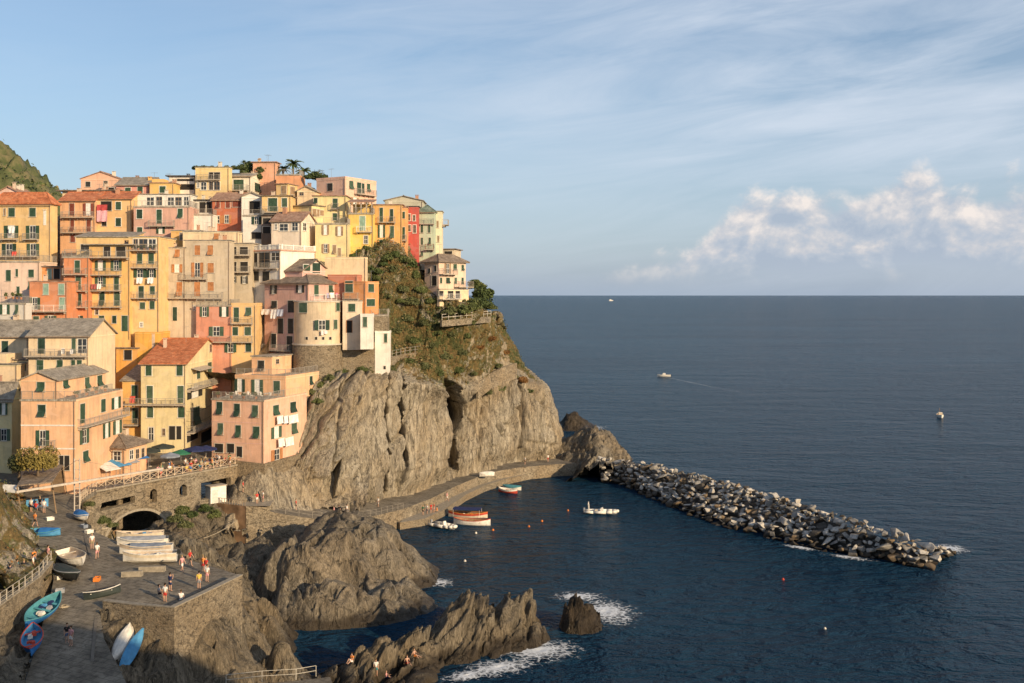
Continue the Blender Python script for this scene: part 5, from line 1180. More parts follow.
post_rail('pale railing of the terrace garden under the isolated pink house', [p+Vector((0,.2,.15)) for p in T_], 1.1, 2.2, plain('pale rail',(.60,.55,.47),.8), (1.,.5), .05, .05)
T2 = [at(392,357,189),at(405,354,194),at(420,352,198),at(432,350.5,202.5)]
wall_strip('retaining_wall', 'short stone walkway wall on the slope right of the slim white tower house', T2, [p.z-2. for p in T2], STW, .6)
post_rail('dark railing on the walkway right of the slim white tower house', [p+Vector((0,.1,.02)) for p in T2], 1.1, 1.6, RAIL, (1.,.5), .05, .03)
T3 = [at(478,387,216.5),at(490,378,220.5),at(505,371,226),at(517,367,232)]
wall_strip('retaining_wall', 'diagonal pale path wall across the grassy headland slope', [p+Vector((0,0,.9)) for p in T3], [p.z-2.5 for p in T3], STW2, .5)
# --- natural ground round the slipway ----------------------------------------
ROC = MATS['shore']
cst = W([(240,628,7.),(205,640,7.6),(172,634,9.3),(150,628,9.2),(122,618,9.8),(108,612,9.9),(103,640,8.8),(118,645,8.4),(130,655,7.6),(120,690,7.2),(140,680,6.2),(172,672,5.8),(205,675,4.9),(240,672,4.2),(190,690,4.2),(230,690,3.5),(150,690,5.4),(255,668,1.5),(275,655,1.),(291,648,.3),(288,632,2.2),(272,618,3.6),(256,606,4.6),(246,612,5.4),(265,690,.2),(300,650,-.8),(300,670,-1.5),(286,690,-1.4)])
cst += [Vector(q) for q in [(-30,108,7.5),(-26,112,3),(-22,112,.5),(-36,100,9),(-37,96,9),(-24,107,5),(-18,108,-2),(-20,118,-2),(-28,116,-.5),(-20,92,.5),(-26,88,3.),(-33,86,5),(-37,84,6)]]
rock_sheet('shore_rock', cst, .2, ROC, amp=.42, blade=(1,-.5,2.6), lean=(0,0), seed=600, mask=off_street, label='tumbled tan rock slope below the viewing terrace down to the water', cat='rock', floor=-2)
gl = W([(176,548,9.6),(190,538,8.4),(200,522,7.6),(172,556,9.4),(195,548,6.),(210,538,5.4),(205,562,3.6),(215,550,3.4),(228,538,4.),(250,534,3.4),(270,528,3.6),(290,527,3.8),(310,530,3.4),(330,532,2.8),(240,552,1.4),(262,547,1.6),(280,552,1.),(240,570,.2),(225,578,.4),(205,575,2.),(265,575,-.5)])
gl += [Vector(q) for q in [(-36,160,5),(-42,158,5.5),(-46,152,5.8),(-50,145,6.2),(-54,140,7),(-48,140,7.2),(-46,132,8.4),(-43,126,8.6),(-50,128,9.),(-30,162,3.4),(-22,166,2),(-28,150,-.6),(-24,145,-1.5),(-32,128,-1.5),(-36,118,-1),(-30,134,-1.8),(-38,114,2),(-44,122,7.5),(-40,146,5.6),(-36,150,4.6)]]
rock_sheet('shore_rock', gl, .25, ROC, amp=.42, blade=(1,.6,2.2), mask=off_street, seed=700, label='dark shaded gully rocks between the viaduct arch and the islet', cat='rock', floor=-2)
# left bank above the slipway
bk = W([(24,503,14.4),(31,525,13.5),(40,546,12.8),(0,480,19),(0,505,18.2),(0,540,15.5),(18,540,13.7),(14,505,16.2),(0,558,13.),(25,557,12.75),(45,556,12.7),(-60,480,22),(-60,540,19),(-60,575,14)])
bk += [Vector(q) for q in [(-66,133,17),(-72,133,19),(-78,130,20),(-60,127,14.2)]]
def bank_mask(c):
    return c[:,0] < -52+(c[:,1]-100)*-.2
bko = rock_sheet('bank', bk, .3, MATS['cliff'], amp=.3, blade=(1,.2,2), seed=800, mask=off_street, kind='structure', floor=9)
V = np.zeros(len(bko.data.vertices)*3, np.float32); bko.data.vertices.foreach_get('co', V); BANKV = V.reshape(-1,3)
attr(bko, 'veg', .55+.3*fbm(BANKV*.5, 3, 9))
paved('terrace_floor', W([(57,566,12.25),(38,581,12.25),(0,608,12.25),(-40,630,12.25),(-40,575,12.25),(8,556,12.25),(46,554,12.25)]), lambda xy: np.full(len(xy),12.25), CONC, 1.5)
lw = W([(0,632,9.9),(12,634,9.8),(25,640,9.3),(36,655,8.9),(40,690,8.2),(10,660,10.6),(0,690,10.4),(-20,650,11.4),(22,690,9.2),(-10,625,9.6),(46,600,10.4)])+[Vector(q) for q in [(-60,84,14),(-60,100,12),(-50,80,10),(-42,92,8.5)]]
rock_sheet('shore_rock', lw, .18, ROC, amp=.35, blade=(1,.4,1.6), seed=900, mask=off_street, label='dark rock shoulder in the bottom left corner beside the ramp', cat='rock', floor=4)
# ledge with the rope rail at the bottom
paved('path', W([(205,700,5.),(226,686,5.),(296,681,4.9),(330,678,4.8),(338,700,4.8)]), lambda xy: np.full(len(xy),4.9), CONC, 1.5, skirt=4)
post_rail('white rope rail on thin posts at the bottom edge of the picture', W([(226,686,4.95),(262,682,4.95),(296,680,4.95),(316,676.5,4.95)]), 1.0, 3.0, plain('rope white',(.62,.58,.50),.7), (1.,.55), .03, .022)
# --- far hillside behind the village ------------------------------------------
hp = [(-215,440,102),(-200,425,92),(-206,428,98),(-190,418,84),(-180,414,75),(-173,410,67),(-240,440,112),(-290,470,130),(-165,405,56),(-155,400,40),(-230,340,52),(-195,340,45),(-165,340,36),(-260,340,60),(-240,390,85),(-200,385,66),(-175,380,52),(-330,380,96),(-150,440,40),(-185,470,70),(-230,500,95),(-300,520,120),(-330,300,50)]
f = RBF(hp, .02); gx, gy = np.meshgrid(np.linspace(-340,-140,240), np.linspace(300,520,200)); xy = np.c_[gx.ravel(), gy.ravel()]
z = f(xy); zt_ = z+fbm(np.c_[xy*.03, z*0], 3, 3)*2; stp = 4.2; fr = zt_/stp-np.floor(zt_/stp); z = np.floor(zt_/stp)*stp+stp*sstep(.55,.95,fr)
bump_ = np.maximum(0, fbm(np.c_[xy*.16, z*.05], 4, 13))*3.2; z = z+bump_
ho = grid_mesh('hillside', np.c_[xy, z], 240, 200, leafmat('hill', (.035,.05,.02), (.085,.095,.038), (.19,.155,.08), .10), smooth=False); tag(ho, kind='structure')
HILLXY = np.c_[xy, z]

# --- the photographer's own headland, beside and below the camera, unseen; bluff shaped to shade the ramp --------------
hp = [(0,0,38.2),(20,31,37.),(24,27,37.5),(19,24,36.5),(23,33,37.),(28,38,30.),(34,40,28.),(34,30,36.5),(40,10,37),(60,-20,39),(0,-25,40),(-20,-12,38),(0,14,30),(0,28,17),(0,45,3),(0,58,-2),(14,46,6),(20,40,18),(24,46,16),(34,54,10),(46,50,8),(22,56,-2),(-20,40,4),(-20,60,-2),(55,36,20),(-30,18,24),(-50,0,34),(60,10,34),(-50,40,6),(75,-10,30),(75,30,-2),(10,22,28),(-55,60,6)]
f = RBF(hp, .01); gx, gy = np.meshgrid(np.linspace(-60,80,150), np.linspace(-40,60,110)); xy = np.c_[gx.ravel(), gy.ravel()]
z = np.minimum(f(xy), 40.5); z = z+fbm(np.c_[xy*.25, z*.1], 4, 77)*.7
near = np.hypot(xy[:,0], xy[:,1]); z = np.where(near < 6, np.minimum(z, 38.3), z)
lim = np.where((xy[:,1] > 2)&(np.abs(xy[:,0]) < .505*xy[:,1]+.6), 38.0-.42*xy[:,1], 99); z = np.minimum(z, lim)
hd_ = grid_mesh('terrain', np.c_[xy, z], 150, 110, MATS['cliff'], smooth=False); attr(hd_, 'veg', np.full(len(z), .6)); tag(hd_, kind='structure')
# --- leaves: clumps of small faces spread through a volume --------------------
def leaf_cloud(ctrs, norms, size, jitter=.5, seed=0, tilt=.8):
    rg = np.random.default_rng(seed); n = len(ctrs)
    d = norms+rg.normal(0, tilt, (n,3)); d /= np.linalg.norm(d, axis=1, keepdims=True)+1e-9
    t_ = np.cross(d, rg.normal(0,1,(n,3))); t_ /= np.linalg.norm(t_, axis=1, keepdims=True)+1e-9; b_ = np.cross(d, t_)
    s = (size*(1-jitter+2*jitter*rg.random(n)))[:,None] if not np.isscalar(size) else (size*(1-jitter+2*jitter*rg.random((n,1))))
    V = np.stack([ctrs-t_*s*.5, ctrs+b_*s*.32, ctrs+t_*s*.5, ctrs-b_*s*.32], 1).reshape(-1,3)
    return V, np.arange(4*n).reshape(n,4)
LEAF = {'dark': leafmat('dark', (.03,.046,.017), (.065,.09,.03), (.115,.14,.05), .9), 'mid': leafmat('mid', (.045,.062,.02), (.10,.12,.042), (.17,.175,.065), .9),
        'olive': leafmat('olive', (.04,.05,.02), (.10,.11,.045), (.17,.17,.075), .9), 'rust': leafmat('rust', (.10,.045,.015), (.20,.10,.035), (.30,.18,.07), .9), 'straw': leafmat('straw', (.13,.10,.045), (.24,.185,.085), (.33,.27,.14), .9)}
LEAF['autumn'] = leafmat('autumn', (.09,.075,.02), (.20,.16,.045), (.33,.25,.075), .9)
BARK = plain('bark', (.14,.105,.075), .9)
def bush_mesh(rx, ry, rz, n, size, seed, lobes=7):
    rg = np.random.default_rng(seed); L = rg.normal(0,1,(lobes,3)); L /= np.linalg.norm(L,axis=1,keepdims=True); L *= rg.uniform(.25,.75,(lobes,1)); L[:,2] = np.abs(L[:,2])*.9
    R_ = rg.uniform(.28,.55,lobes); k = rg.integers(0,lobes,n); d = rg.normal(0,1,(n,3)); d /= np.linalg.norm(d,axis=1,keepdims=True)
    c = L[k]+d*(R_[k]*rg.uniform(.55,1.05,n)**.6)[:,None]; c = c[c[:,2] > -.15]; d = d[:len(c)]
    c = c*np.array([rx,ry,rz]); return leaf_cloud(c, c/np.linalg.norm(c,axis=1,keepdims=True), size, .4, seed+1)
def mesh_from(name, V, Fq, mat):
    o = np_mesh(name, V, Fq, mat); me = o.data; bpy.data.objects.remove(o); return me
# individual bushes on the slope; a bush is one loose mass of leaves
BV = [(bush_mesh(1,1,.85,1500,.22,s,11), s) for s in range(5)]
BMESH = {(s, k): mesh_from('shrub', BV[s][0][0], BV[s][0][1], LEAF[k]) for s in range(5) for k in ('dark','mid','olive','rust')}
BLAB = {'dark': 'dark green shrub rooted on the headland slope', 'mid': 'mid green shrub rooted on the headland slope', 'olive': 'dry olive green shrub rooted on the headland slope', 'rust': 'rust coloured dry shrub rooted on the headland slope'}
rg = random.Random(3)
def cliff_at(px, py):
    """nearest visible point of the cliff surface at a pixel"""
    X = CX+F*CLIFF_P[:,0]/CLIFF_P[:,1]; Yp = HY-F*(CLIFF_P[:,2]-H)/CLIFF_P[:,1]
    d = (X-px)**2+(Yp-py)**2; k = np.argsort(d)[:8]; k = k[np.argmin(CLIFF_P[k,1])]; return Vector(CLIFF_P[k])
def shrub(p, r, k, label=None, group='shrubs of the headland slope', rz=None):
    o = bpy.data.objects.new('shrub', BMESH[(rg.randrange(5), k)]); COL.objects.link(o); o.location = p; o.rotation_euler = (0,0,rg.uniform(0,6.28)); o.scale = (r*rg.uniform(.85,1.2), r*rg.uniform(.85,1.2), (rz or r)*rg.uniform(.8,1.1))
    tag(o, label or BLAB[k], 'shrub', group); return o
for px, py, r, k in [(358,250,1.6,'dark'),(366,247,1.5,'mid'),(352,254,1.2,'dark'),(388,256,1.9,'mid'),(396,253,1.8,'dark'),(404,258,1.9,'mid'),(412,264,1.8,'dark'),(384,262,1.5,'dark'),(392,268,1.6,'olive'),(400,272,1.5,'mid'),(415,274,1.7,'mid'),(378,270,1.6,'dark'),(368,268,1.7,'dark'),(360,266,1.6,'mid'),(375,276,1.3,'mid'),(402,288,1.4,'olive'),(412,300,1.5,'olive'),(420,290,1.4,'mid'),(398,300,1.2,'mid'),(388,296,1.1,'olive'),(430,300,1.2,'mid'),(408,318,1.2,'olive'),(424,322,1.1,'olive'),(438,332,1.2,'mid'),(398,330,1.3,'olive'),(450,334,1.2,'olive'),(466,336,1.1,'mid'),(414,340,1.3,'mid'),(430,344,1.1,'olive'),(480,346,1.1,'rust'),(462,352,1.2,'olive'),(492,338,1.0,'rust'),(506,352,1.1,'rust'),(446,356,1.2,'olive'),(408,360,1.2,'mid'),(424,366,1.2,'olive'),(440,372,1.1,'mid'),(458,370,1.3,'mid'),(474,374,1.,'olive'),(392,368,1.,'olive'),(512,376,1.4,'olive'),(522,380,1.3,'rust'),(500,388,1.4,'mid'),(488,392,1.1,'olive'),(530,390,1.,'mid'),(516,362,1.,'mid'),(498,366,1.,'olive'),(330,378,1.1,'olive'),(342,372,1.0,'mid'),(322,384,1.,'mid'),(352,366,.9,'olive'),(362,368,1.0,'mid'),(312,392,1.,'olive'),(472,322,1.,'mid'),(455,326,1.,'olive'),(300,408,.8,'olive'),(318,400,.9,'mid')]:
    shrub(cliff_at(px,py)-Vector((0,.0,r*.3)), r*(.82 if py < 280 else 1.1), k)
# garden under and beside the isolated house
for px, py, Y, r, k, lab in [(484,292,221,2.9,'dark','big round dark evergreen bush at the right end of the isolated house garden'),(480,302,215,2.4,'dark','second dark evergreen bush below the big one at the right end'),(476,284,227,2.2,'mid','feathery green bush close behind the isolated pink house'),(470,304,206,2.3,'mid','bright green garden bush in front of the isolated pink house'),(462,309,203.5,2.,'mid','garden bush above the pale railing left of the bright green one'),(450,311,201,1.7,'olive','olive garden bush at the left end of the terrace railing'),(491,306,218,1.5,'mid','small bush at the right end of the pale garden railing')]:
    shrub(at(px,py,Y)-Vector((0,0,r*.3)), r*1.05, k, lab, 'garden bushes by the isolated house')
# scrub and dry grass over the whole slope
m_ = (CLIFF_VEG > .34) & (CLIFF_VR > 3.7) & (CLIFF_P[:,1] < 262); ids = np.nonzero(m_)[0]; rn = np.random.default_rng(8)
prob = np.clip(CLIFF_VEG[ids], .1, 1)*(.3+.7*(fbm(CLIFF_P[ids]*.22, 4, 88) > -.05)); prob /= prob.sum()
pick = rn.choice(ids, 26000, p=prob); pos = CLIFF_P[pick]+rn.normal(0,.12,(26000,3)); lift = rn.random((26000,1))**2*.7
V, Fq = leaf_cloud(pos+np.array([0,0,1])*lift, np.c_[rn.normal(0,.4,26000),rn.normal(0,.4,26000)-.3,np.full(26000,.9)], .34, .5, 9)
mi = np.digitize(fbm(pos*.14, 3, 99)+rn.normal(0,.35,26000), [-.5,-.1,.3,.75])
o = np_mesh('scrub', V, Fq, [LEAF['dark'],LEAF['mid'],LEAF['olive'],LEAF['straw'],LEAF['rust']], midx=np.clip(mi,0,4)); tag(o, 'low scrub and dry grass covering the headland slope', 'scrub', None, 'stuff')
# bank scrub at the left edge, gully greenery under the viaduct
bsel = BANKV[(BANKV[:,2] > 12.4)]; pk = bsel[rn.integers(0,len(bsel),5200)]+rn.normal(0,.15,(5200,3))+np.array([0,0,1])*rn.random((5200,1))**2*.8
V, Fq = leaf_cloud(pk, np.tile([0,-.3,.9],(5200,1)), .26, .5, 19); mi = np.digitize(fbm(pk*.35,3,7)+rn.normal(0,.3,5200), [-.3,.2,.55,.9])
o = np_mesh('scrub', V, Fq, [LEAF['olive'],LEAF['mid'],LEAF['straw'],LEAF['olive'],LEAF['rust']], midx=np.clip(mi,0,4)); tag(o, 'dry weeds covering the bank at the left edge above the ramp', 'scrub', None, 'stuff')
for px, py, z, r, k in [(104,522,10.5,1.0,'mid'),(112,526,10.,.8,'olive'),(183,512,9.4,1.2,'mid'),(176,520,9.2,1.1,'olive'),(192,516,9.3,1.,'dark'),(205,510,8.2,1.1,'dark'),(215,516,7.,1.2,'mid'),(186,526,8.6,1.,'olive'),(90,505,12.6,.8,'olive'),(112,608,10.2,.8,'dark'),(150,616,8.8,.9,'dark'),(136,612,9.4,.8,'mid'),(168,618,8.2,.8,'mid')]:
    shrub(atz(px,py,z), r, k, 'green weeds growing out of the walls round the slipway', 'weeds on the slipway walls')
for px, py, Y, r, k in [(4,505,128,1.6,'mid'),(10,520,124,1.3,'olive'),(3,535,120,1.3,'olive'),(16,498,130,1.2,'rust'),(22,508,128,1.,'olive'),(8,548,116,1.2,'olive'),(20,535,120,.9,'mid'),(2,490,130,1.4,'olive')]:
    shrub(at(px,py,Y)-Vector((0,0,.4)), r, k, 'dry bush on the weedy bank at the left edge', 'bushes of the left bank')
def tree(name, label, cat, base, top_z, r, k, trunk=.16, seed=0, n=1500, leaf=.3, group=None, flat=.8):
    base = Vector(base); root = empty(name, tuple(base), label, cat, group); mb = MB(); rr = random.Random(seed); hgt_ = top_z-base.z
    mid = base+Vector((rr.uniform(-.2,.2), rr.uniform(-.2,.2), hgt_*.5)); mb.poly([base-Vector((0,0,.6)), base+Vector((0,0,hgt_*.25)), mid], [trunk*1.3, trunk, trunk*.75])
    for i in range(6):
        a = rr.uniform(0,6.28); e = mid+Vector((math.cos(a)*r*.55, math.sin(a)*r*.55, hgt_*rr.uniform(.12,.4))); mb.poly([mid-Vector((0,0,rr.uniform(0,.3)*hgt_)), mid.lerp(e,.6)+Vector((0,0,.1)), e], [trunk*.5, trunk*.3, trunk*.12], 0, 5)
    mb.build('trunk', BARK, root)
    V, Fq = bush_mesh(r, r, hgt_*.5*flat, n, leaf, seed+40, 10); o = np_mesh('crown', V+np.array([0,0,hgt_*(.5 if flat < 1 else .30)]), Fq, LEAF[k], parent=root); return root
tree('leafy_tree', 'yellowing leafy tree in front of the left corner of the tall peach house', 'tree', at(38,476,131), at(38,441,131).z, 2.5, 'autumn', .16, 1, 5200, .26, None, 1.25)
tree('leafy_tree', 'smaller olive green tree to the left of the yellowing tree by the peach house', 'tree', at(19,476,132), at(19,446,132).z, 1.9, 'olive', .14, 2, 3000, .26, None, 1.2)
tree('skyline_tree', 'dark tree on the skyline behind the cream house with the green garage door', 'tree', at(249,190,222), at(249,154,222).z, 2.6, 'dark', .2, 3, 1600, .4)
tree('skyline_tree', 'low dark tree right behind the hilltop palms', 'tree', at(318,190,222), at(318,166,222).z, 1.8, 'dark', .2, 4, 1200, .35)
tree('skyline_tree', 'dark round tree behind the coral box house', 'tree', at(274,185,226), at(276,162,226).z, 1.8, 'dark', .2, 6, 1200, .35)
for px, r in ((197,1.),(204,1.05),(211,1.),(219,.95),(226,.8),(233,.9),(240,1.)): shrub(at(px,168,214.5)-Vector((0,0,.2)), r*1.1, 'dark' if r > .96 else 'mid', 'green rooftop hedge shrub along the top of the tall yellow skyline house', 'rooftop greenery')
for px, py, Y in ((256,178,218),(262,172,220),(244,176,219),(311,178,216),(322,180,216),(330,184,218)): shrub(at(px,py,Y), 1.5, 'dark', 'dark shrub among the hilltop palms and roofs', 'hilltop shrubs')
def palm(label, px, ybase, ytop, Y, seed, r=1.9):
    b_ = at(px,ybase,Y); tz_ = at(px,ytop+6,Y).z; root = empty('palm_tree', tuple(b_), label, 'palm tree', 'hilltop palms'); mb = MB(); mb.poly([b_-Vector((0,0,1)), b_.lerp(Vector((b_.x+.1,b_.y,tz_)),.5), Vector((b_.x+.15,b_.y,tz_))], [.22,.18,.16]); mb.build('trunk', BARK, root)
    rr = random.Random(seed); fb_ = MB(); c0 = Vector((b_.x+.15,b_.y,tz_))
    for i in range(30):
        a = rr.uniform(0,6.28); el_ = rr.uniform(-.3,1.3); L = r*rr.uniform(.8,1.15); pts = []
        for s_ in np.linspace(0,1,6):
            h_ = L*s_*math.cos(el_*(1-.25*s_)); v_ = L*(s_*math.sin(el_)-.55*s_*s_); pts.append(c0+Vector((math.cos(a)*h_, math.sin(a)*h_, v_)))
        sd_ = Vector((-math.sin(a), math.cos(a), 0))
        for j in range(5):
            wv = (.24,.3,.28,.22,.1,.02); p, q = pts[j], pts[j+1]; dn = Vector((0,0,-.12))
            fb_.add([p, q, q+sd_*wv[j+1]+dn, p+sd_*wv[j]+dn], [(0,1,2,3)]); fb_.add([p, q, q-sd_*wv[j+1]+dn, p-sd_*wv[j]+dn], [(3,2,1,0)])
    fb_.build('crown', LEAF['dark'], root); return root
palm('tallest palm standing on the skyline between coral terrace and pink house', 293, 182, 158, 219, 1, 2.3); palm('shorter palm to the right of the tallest skyline palm', 303, 184, 165, 219, 2, 1.9); palm('small palm to the left of the tallest skyline palm', 283, 183, 163, 221, 3, 1.7)
# bushes of the far hill: tufts merged in one mass far away
sel = HILLXY[(HILLXY[:,1] < 440)]; pk = sel[rn.integers(0,len(sel),26000)]; keep = fbm(pk*.09,3,5) > -.1; pk = pk[keep]+rn.normal(0,.5,(keep.sum(),3))
V, Fq = leaf_cloud(pk+np.array([0,0,1])*rn.random((len(pk),1))*1.6, np.tile([.3,-.5,.7],(len(pk),1)), 1.1, .5, 29)
mi = np.digitize(fbm(pk*.05,3,17)+rn.normal(0,.3,len(pk)), [-.1,.35,.7]); o = np_mesh('hillside_scrub', V, Fq, [LEAF['dark'],LEAF['mid'],LEAF['olive'],LEAF['straw']], midx=np.clip(mi,0,3)); tag(o, 'green scrub over the terraced hill behind the village', 'scrub', None, 'stuff')
# potted plants on roof terraces and balconies
POT = plain('terracotta', (.42,.19,.10), .8)
def pot(px, py, Y, r=.28, k='mid', lab=''):
    b_ = at(px,py,Y); root = empty('potted_plant', tuple(b_), lab, 'plant', 'potted plants'); mb = MB(); mb.bar(b_, b_+Vector((0,0,.35)), .16, 0, 8, .22); mb.build('pot', POT, root)
    V, Fq = bush_mesh(r,r,r*1.3,160,.16,int(px*7),5); np_mesh('foliage', V+np.array([0,0,.55]), Fq, LEAF[k], parent=root)
Z0 = Vector((0,0,0))
PAINT = {k: plain('paint '+k, c, r, 0, .14, 2.) for k, (c, r) in {'white':((.74,.70,.62),.45),'cream':((.66,.56,.42),.6),'blue':((.03,.16,.42),.55),'teal':((.07,.25,.29),.6),'sky':((.08,.28,.50),.6),'red':((.50,.07,.04),.5),'orange':((.70,.22,.04),.6),'black':((.02,.022,.022),.5),'grey':((.32,.33,.35),.6),'navy':((.02,.03,.10),.7),'green':((.03,.16,.09),.7),'yellow':((.66,.42,.06),.6),'wood':((.30,.19,.10),.7),'tarp':((.035,.045,.04),.6),'beige':((.52,.42,.32),.7),'slate':((.22,.25,.30),.7),'pink':((.66,.36,.34),.8),'purple':((.25,.14,.28),.8)}.items()}
def L_(mb, name, m, parent, smooth=False): return mb.build(name, m, parent, org=Z0, smooth=smooth)
def hull_rings(L, B, D, transom=False, n=15):
    rings = []
    for t_ in np.linspace(-1, 1, n):
        s_ = abs(t_); b_ = B/2*(1-s_**2.3)
        if transom and t_ < 0: b_ = B/2*(1-.28*s_**2)
        b_ = max(b_, .03); zt = D*(1+.30*t_*t_*(1 if t_ > 0 or not transom else .3)); zk = D*.55*max(0, s_-.55)**1.6*(0 if transom and t_ < 0 else 1)
        rings.append((t_*L/2, b_, zk, zt))
    return rings
PROF = [(0,0),(.5,.08),(.82,.32),(.95,.66),(1,1)]
def make_hull(root, L, B, D, m_out, m_in, m_rim, transom=False, thwarts=3, stripe=None):
    rg_ = hull_rings(L,B,D,transom); V = []; Fc = []; mi = []; k = 9
    for x, b_, zk, zt in rg_:
        pr = [(-f*b_, zk+(zt-zk)*g) for f, g in PROF[::-1]]+[(f*b_, zk+(zt-zk)*g) for f, g in PROF[1:]]
        V += [(x,y,z) for y, z in pr]
    mb = MB(); n = len(rg_)
    for i in range(n-1):
        for j in range(k-1): mb.add([V[i*k+j],V[(i+1)*k+j],V[(i+1)*k+j+1],V[i*k+j+1]], [(3,2,1,0)], 2 if (stripe is not None and j in (0,k-2)) else 0)
    mb.add([V[j] for j in range(k)], [tuple(range(k))], 0)
    # inner skin
    I = []
    for x, b_, zk, zt in rg_:
        bi = max(b_-.06, .012); zf = zk+.16
        I += [(x*.975, -bi, zt), (x*.975, -bi*.8, zf+(zt-zf)*.25), (x*.975, 0, zf), (x*.975, bi*.8, zf+(zt-zf)*.25), (x*.975, bi, zt)]
    for i in range(n-1):
        for j in range(4): mb.add([I[i*5+j],I[(i+1)*5+j],I[(i+1)*5+j+1],I[i*5+j+1]], [(0,1,2,3)], 1)
        for a_, c_ in ((0,0),(k-1,4)): mb.add([V[i*k+a_],V[(i+1)*k+a_],I[(i+1)*5+c_],I[i*5+c_]], [(0,1,2,3)], 1)
    L_(mb, 'hull', [m_out, m_in, stripe or m_out], root)
    gb = MB()
    for i in range(n-1):
        for s_ in (-1,1):
            a, b_ = rg_[i], rg_[i+1]; gb.bar((a[0],s_*a[1],a[3]+.01), (b_[0],s_*b_[1],b_[3]+.01), .055, 0, 5)
    L_(gb, 'gunwale', m_rim, root)
    for q in np.linspace(-.5, .5, thwarts) if thwarts else []:
        i = int((q+1)/2*(n-1)); x, b_, zk, zt = rg_[i]; tb = MB(); tb.box(x-.14, x+.14, -b_*.93, b_*.93, zt-.22*D-.04, zt-.22*D); L_(tb, 'thwart', m_rim, root)
    return rg_
def cover(root, rg_, m, lo=0, hi=None, ridge=.35):
    hi = hi or len(rg_); mb = MB(); rows_ = []
    for x, b_, zk, zt in rg_[lo:hi]:
        h_ = ridge*(b_/max(r_[1] for r_ in rg_)); rows_.append([(x,-b_-.05,zt-.12),(x,-b_-.02,zt+.05),(x,-b_*.5,zt+.05+h_*.7+.03*math.sin(x*5)),(x,0,zt+.06+h_),(x,b_*.5,zt+.05+h_*.7+.03*math.sin(x*4+1)),(x,b_+.02,zt+.05),(x,b_+.05,zt-.12)])
    for a, b_ in zip(rows_, rows_[1:]):
        for j in range(6): mb.add([a[j],b_[j],b_[j+1],a[j+1]], [(0,1,2,3)])
    for e in (rows_[0], rows_[-1]): mb.add(e, [tuple(range(7))])
    L_(mb, 'cover', m, root)
def motor(root, x, z, m=None):
    mb = MB(); mb.hexa([(x-.35,-.16,z+.1),(x+.05,-.16,z+.1),(x+.05,.16,z+.1),(x-.35,.16,z+.1)], [(x-.28,-.12,z+.5),(x,-.12,z+.55),(x,.12,z+.55),(x-.28,.12,z+.5)]); mb.box(x-.22,x-.08,-.06,.06,z-.6,z+.1); mb.box(x-.3,x-.02,-.03,.03,z-.75,z-.55)
    L_(mb, 'outboard_motor', m or PAINT['black'], root)
def boat(label, px, py, z, hd, L, B, D, out, inn, rim, cov=None, stripe=None, transom=False, thw=3, tilt=(0,0), mot=False, group='boats on the slipway', extra=None, name='rowing_boat'):
    p = atz(px, py, z) if not isinstance(px, Vector) else px
    r_ = empty(name, tuple(p), label, 'boat', group); r_.rotation_euler = (R(tilt[0]), R(tilt[1]), R(hd))
    rg_ = make_hull(r_, L, B, D, PAINT[out], PAINT[inn], PAINT[rim], transom, thw, PAINT[stripe] if stripe else None)
    if cov: cover(r_, rg_, PAINT[cov[0]], *cov[1:])
    if mot: motor(r_, -L/2-.05, D*.8)
    if extra: extra(r_)
    return r_
def cargo(seed, L, B, z, cols, n=7):
    def f(r_):
        rr = random.Random(seed)
        for i in range(n):
            x, y = rr.uniform(-L*.3,L*.3), rr.uniform(-B*.25,B*.25); s_ = rr.uniform(.16,.32); mb = MB(); zz = z+rr.uniform(0,.1)
            mb.hexa([(x-s_,y-s_*.7,zz),(x+s_,y-s_*.7,zz),(x+s_,y+s_*.7,zz),(x-s_,y+s_*.7,zz)], [(x-s_*.7,y-s_*.5,zz+s_),(x+s_*.8,y-s_*.4,zz+s_*.9),(x+s_*.7,y+s_*.5,zz+s_*.8),(x-s_*.8,y+s_*.5,zz+s_)]); L_(mb, 'cargo_bundle', PAINT[rr.choice(cols)], r_)
    return f
zs = lambda px, py, z: float(STZ(np.array([atz(px,py,z).xy[:]]))[0])
boat('big open white rowing boat with beige inside standing on the ramp', 73,562,12.05, -48, 5.6,2.3,.8,'white','beige','cream',transom=True,thw=2,tilt=(6,0))
boat('dark boat under a black cover just below the big white rowing boat', 66,577,11.5,-44,4.9,2.1,.7,'black','black','grey',cov=('tarp',0,None,.4),tilt=(-6,0))
boat('bright blue boat near the snack shelter at the top of the ramp', 43,536,12.75,4,3.9,1.5,.65,'sky','sky','teal',cov=('blue',6,None,.25),tilt=(8,0))
boat('boat under a blue tarpaulin parked beside the crane mast', 81,519,13.1,-48,3.4,1.5,.6,'white','grey','white',cov=('blue',0,None,.45))
boat('turquoise boat with oars and nets inside, leaning by the retaining wall', 43,615,10.5,80,5.4,2.1,.75,'blue','teal','teal',thw=3,tilt=(10,-13),extra=cargo(3,4,1.6,.45,['white','navy','grey','sky']))
boat('small red and blue boat with a white cushion below the turquoise one', 33,644,9.7,112,4.8,1.8,.65,'blue','sky','red',tilt=(-8,-10),thw=2,extra=cargo(5,3.2,1.2,.45,['white','red','orange','red']))
boat('dark hulled boat with a white gunwale tilted at the terrace end', 103,598,10.75,28,3.4,1.5,.7,'tarp','black','white',tilt=(-16,-6),cov=('black',0,None,.2))
boat('long white boat at the front of the row below the arch', 150,562,11.45,186,5.6,1.8,.95,'white','beige','white',transom=True,thw=4,stripe='cream',mot=True,extra=cargo(9,5,1.5,.6,['grey','white','slate'],6))
boat('second long white boat from the front below the arch', 146,554.5,11.5,187,5.6,1.75,1.0,'white','slate','cream',cov=('slate',2,12,.2),transom=True,thw=2,stripe='beige')
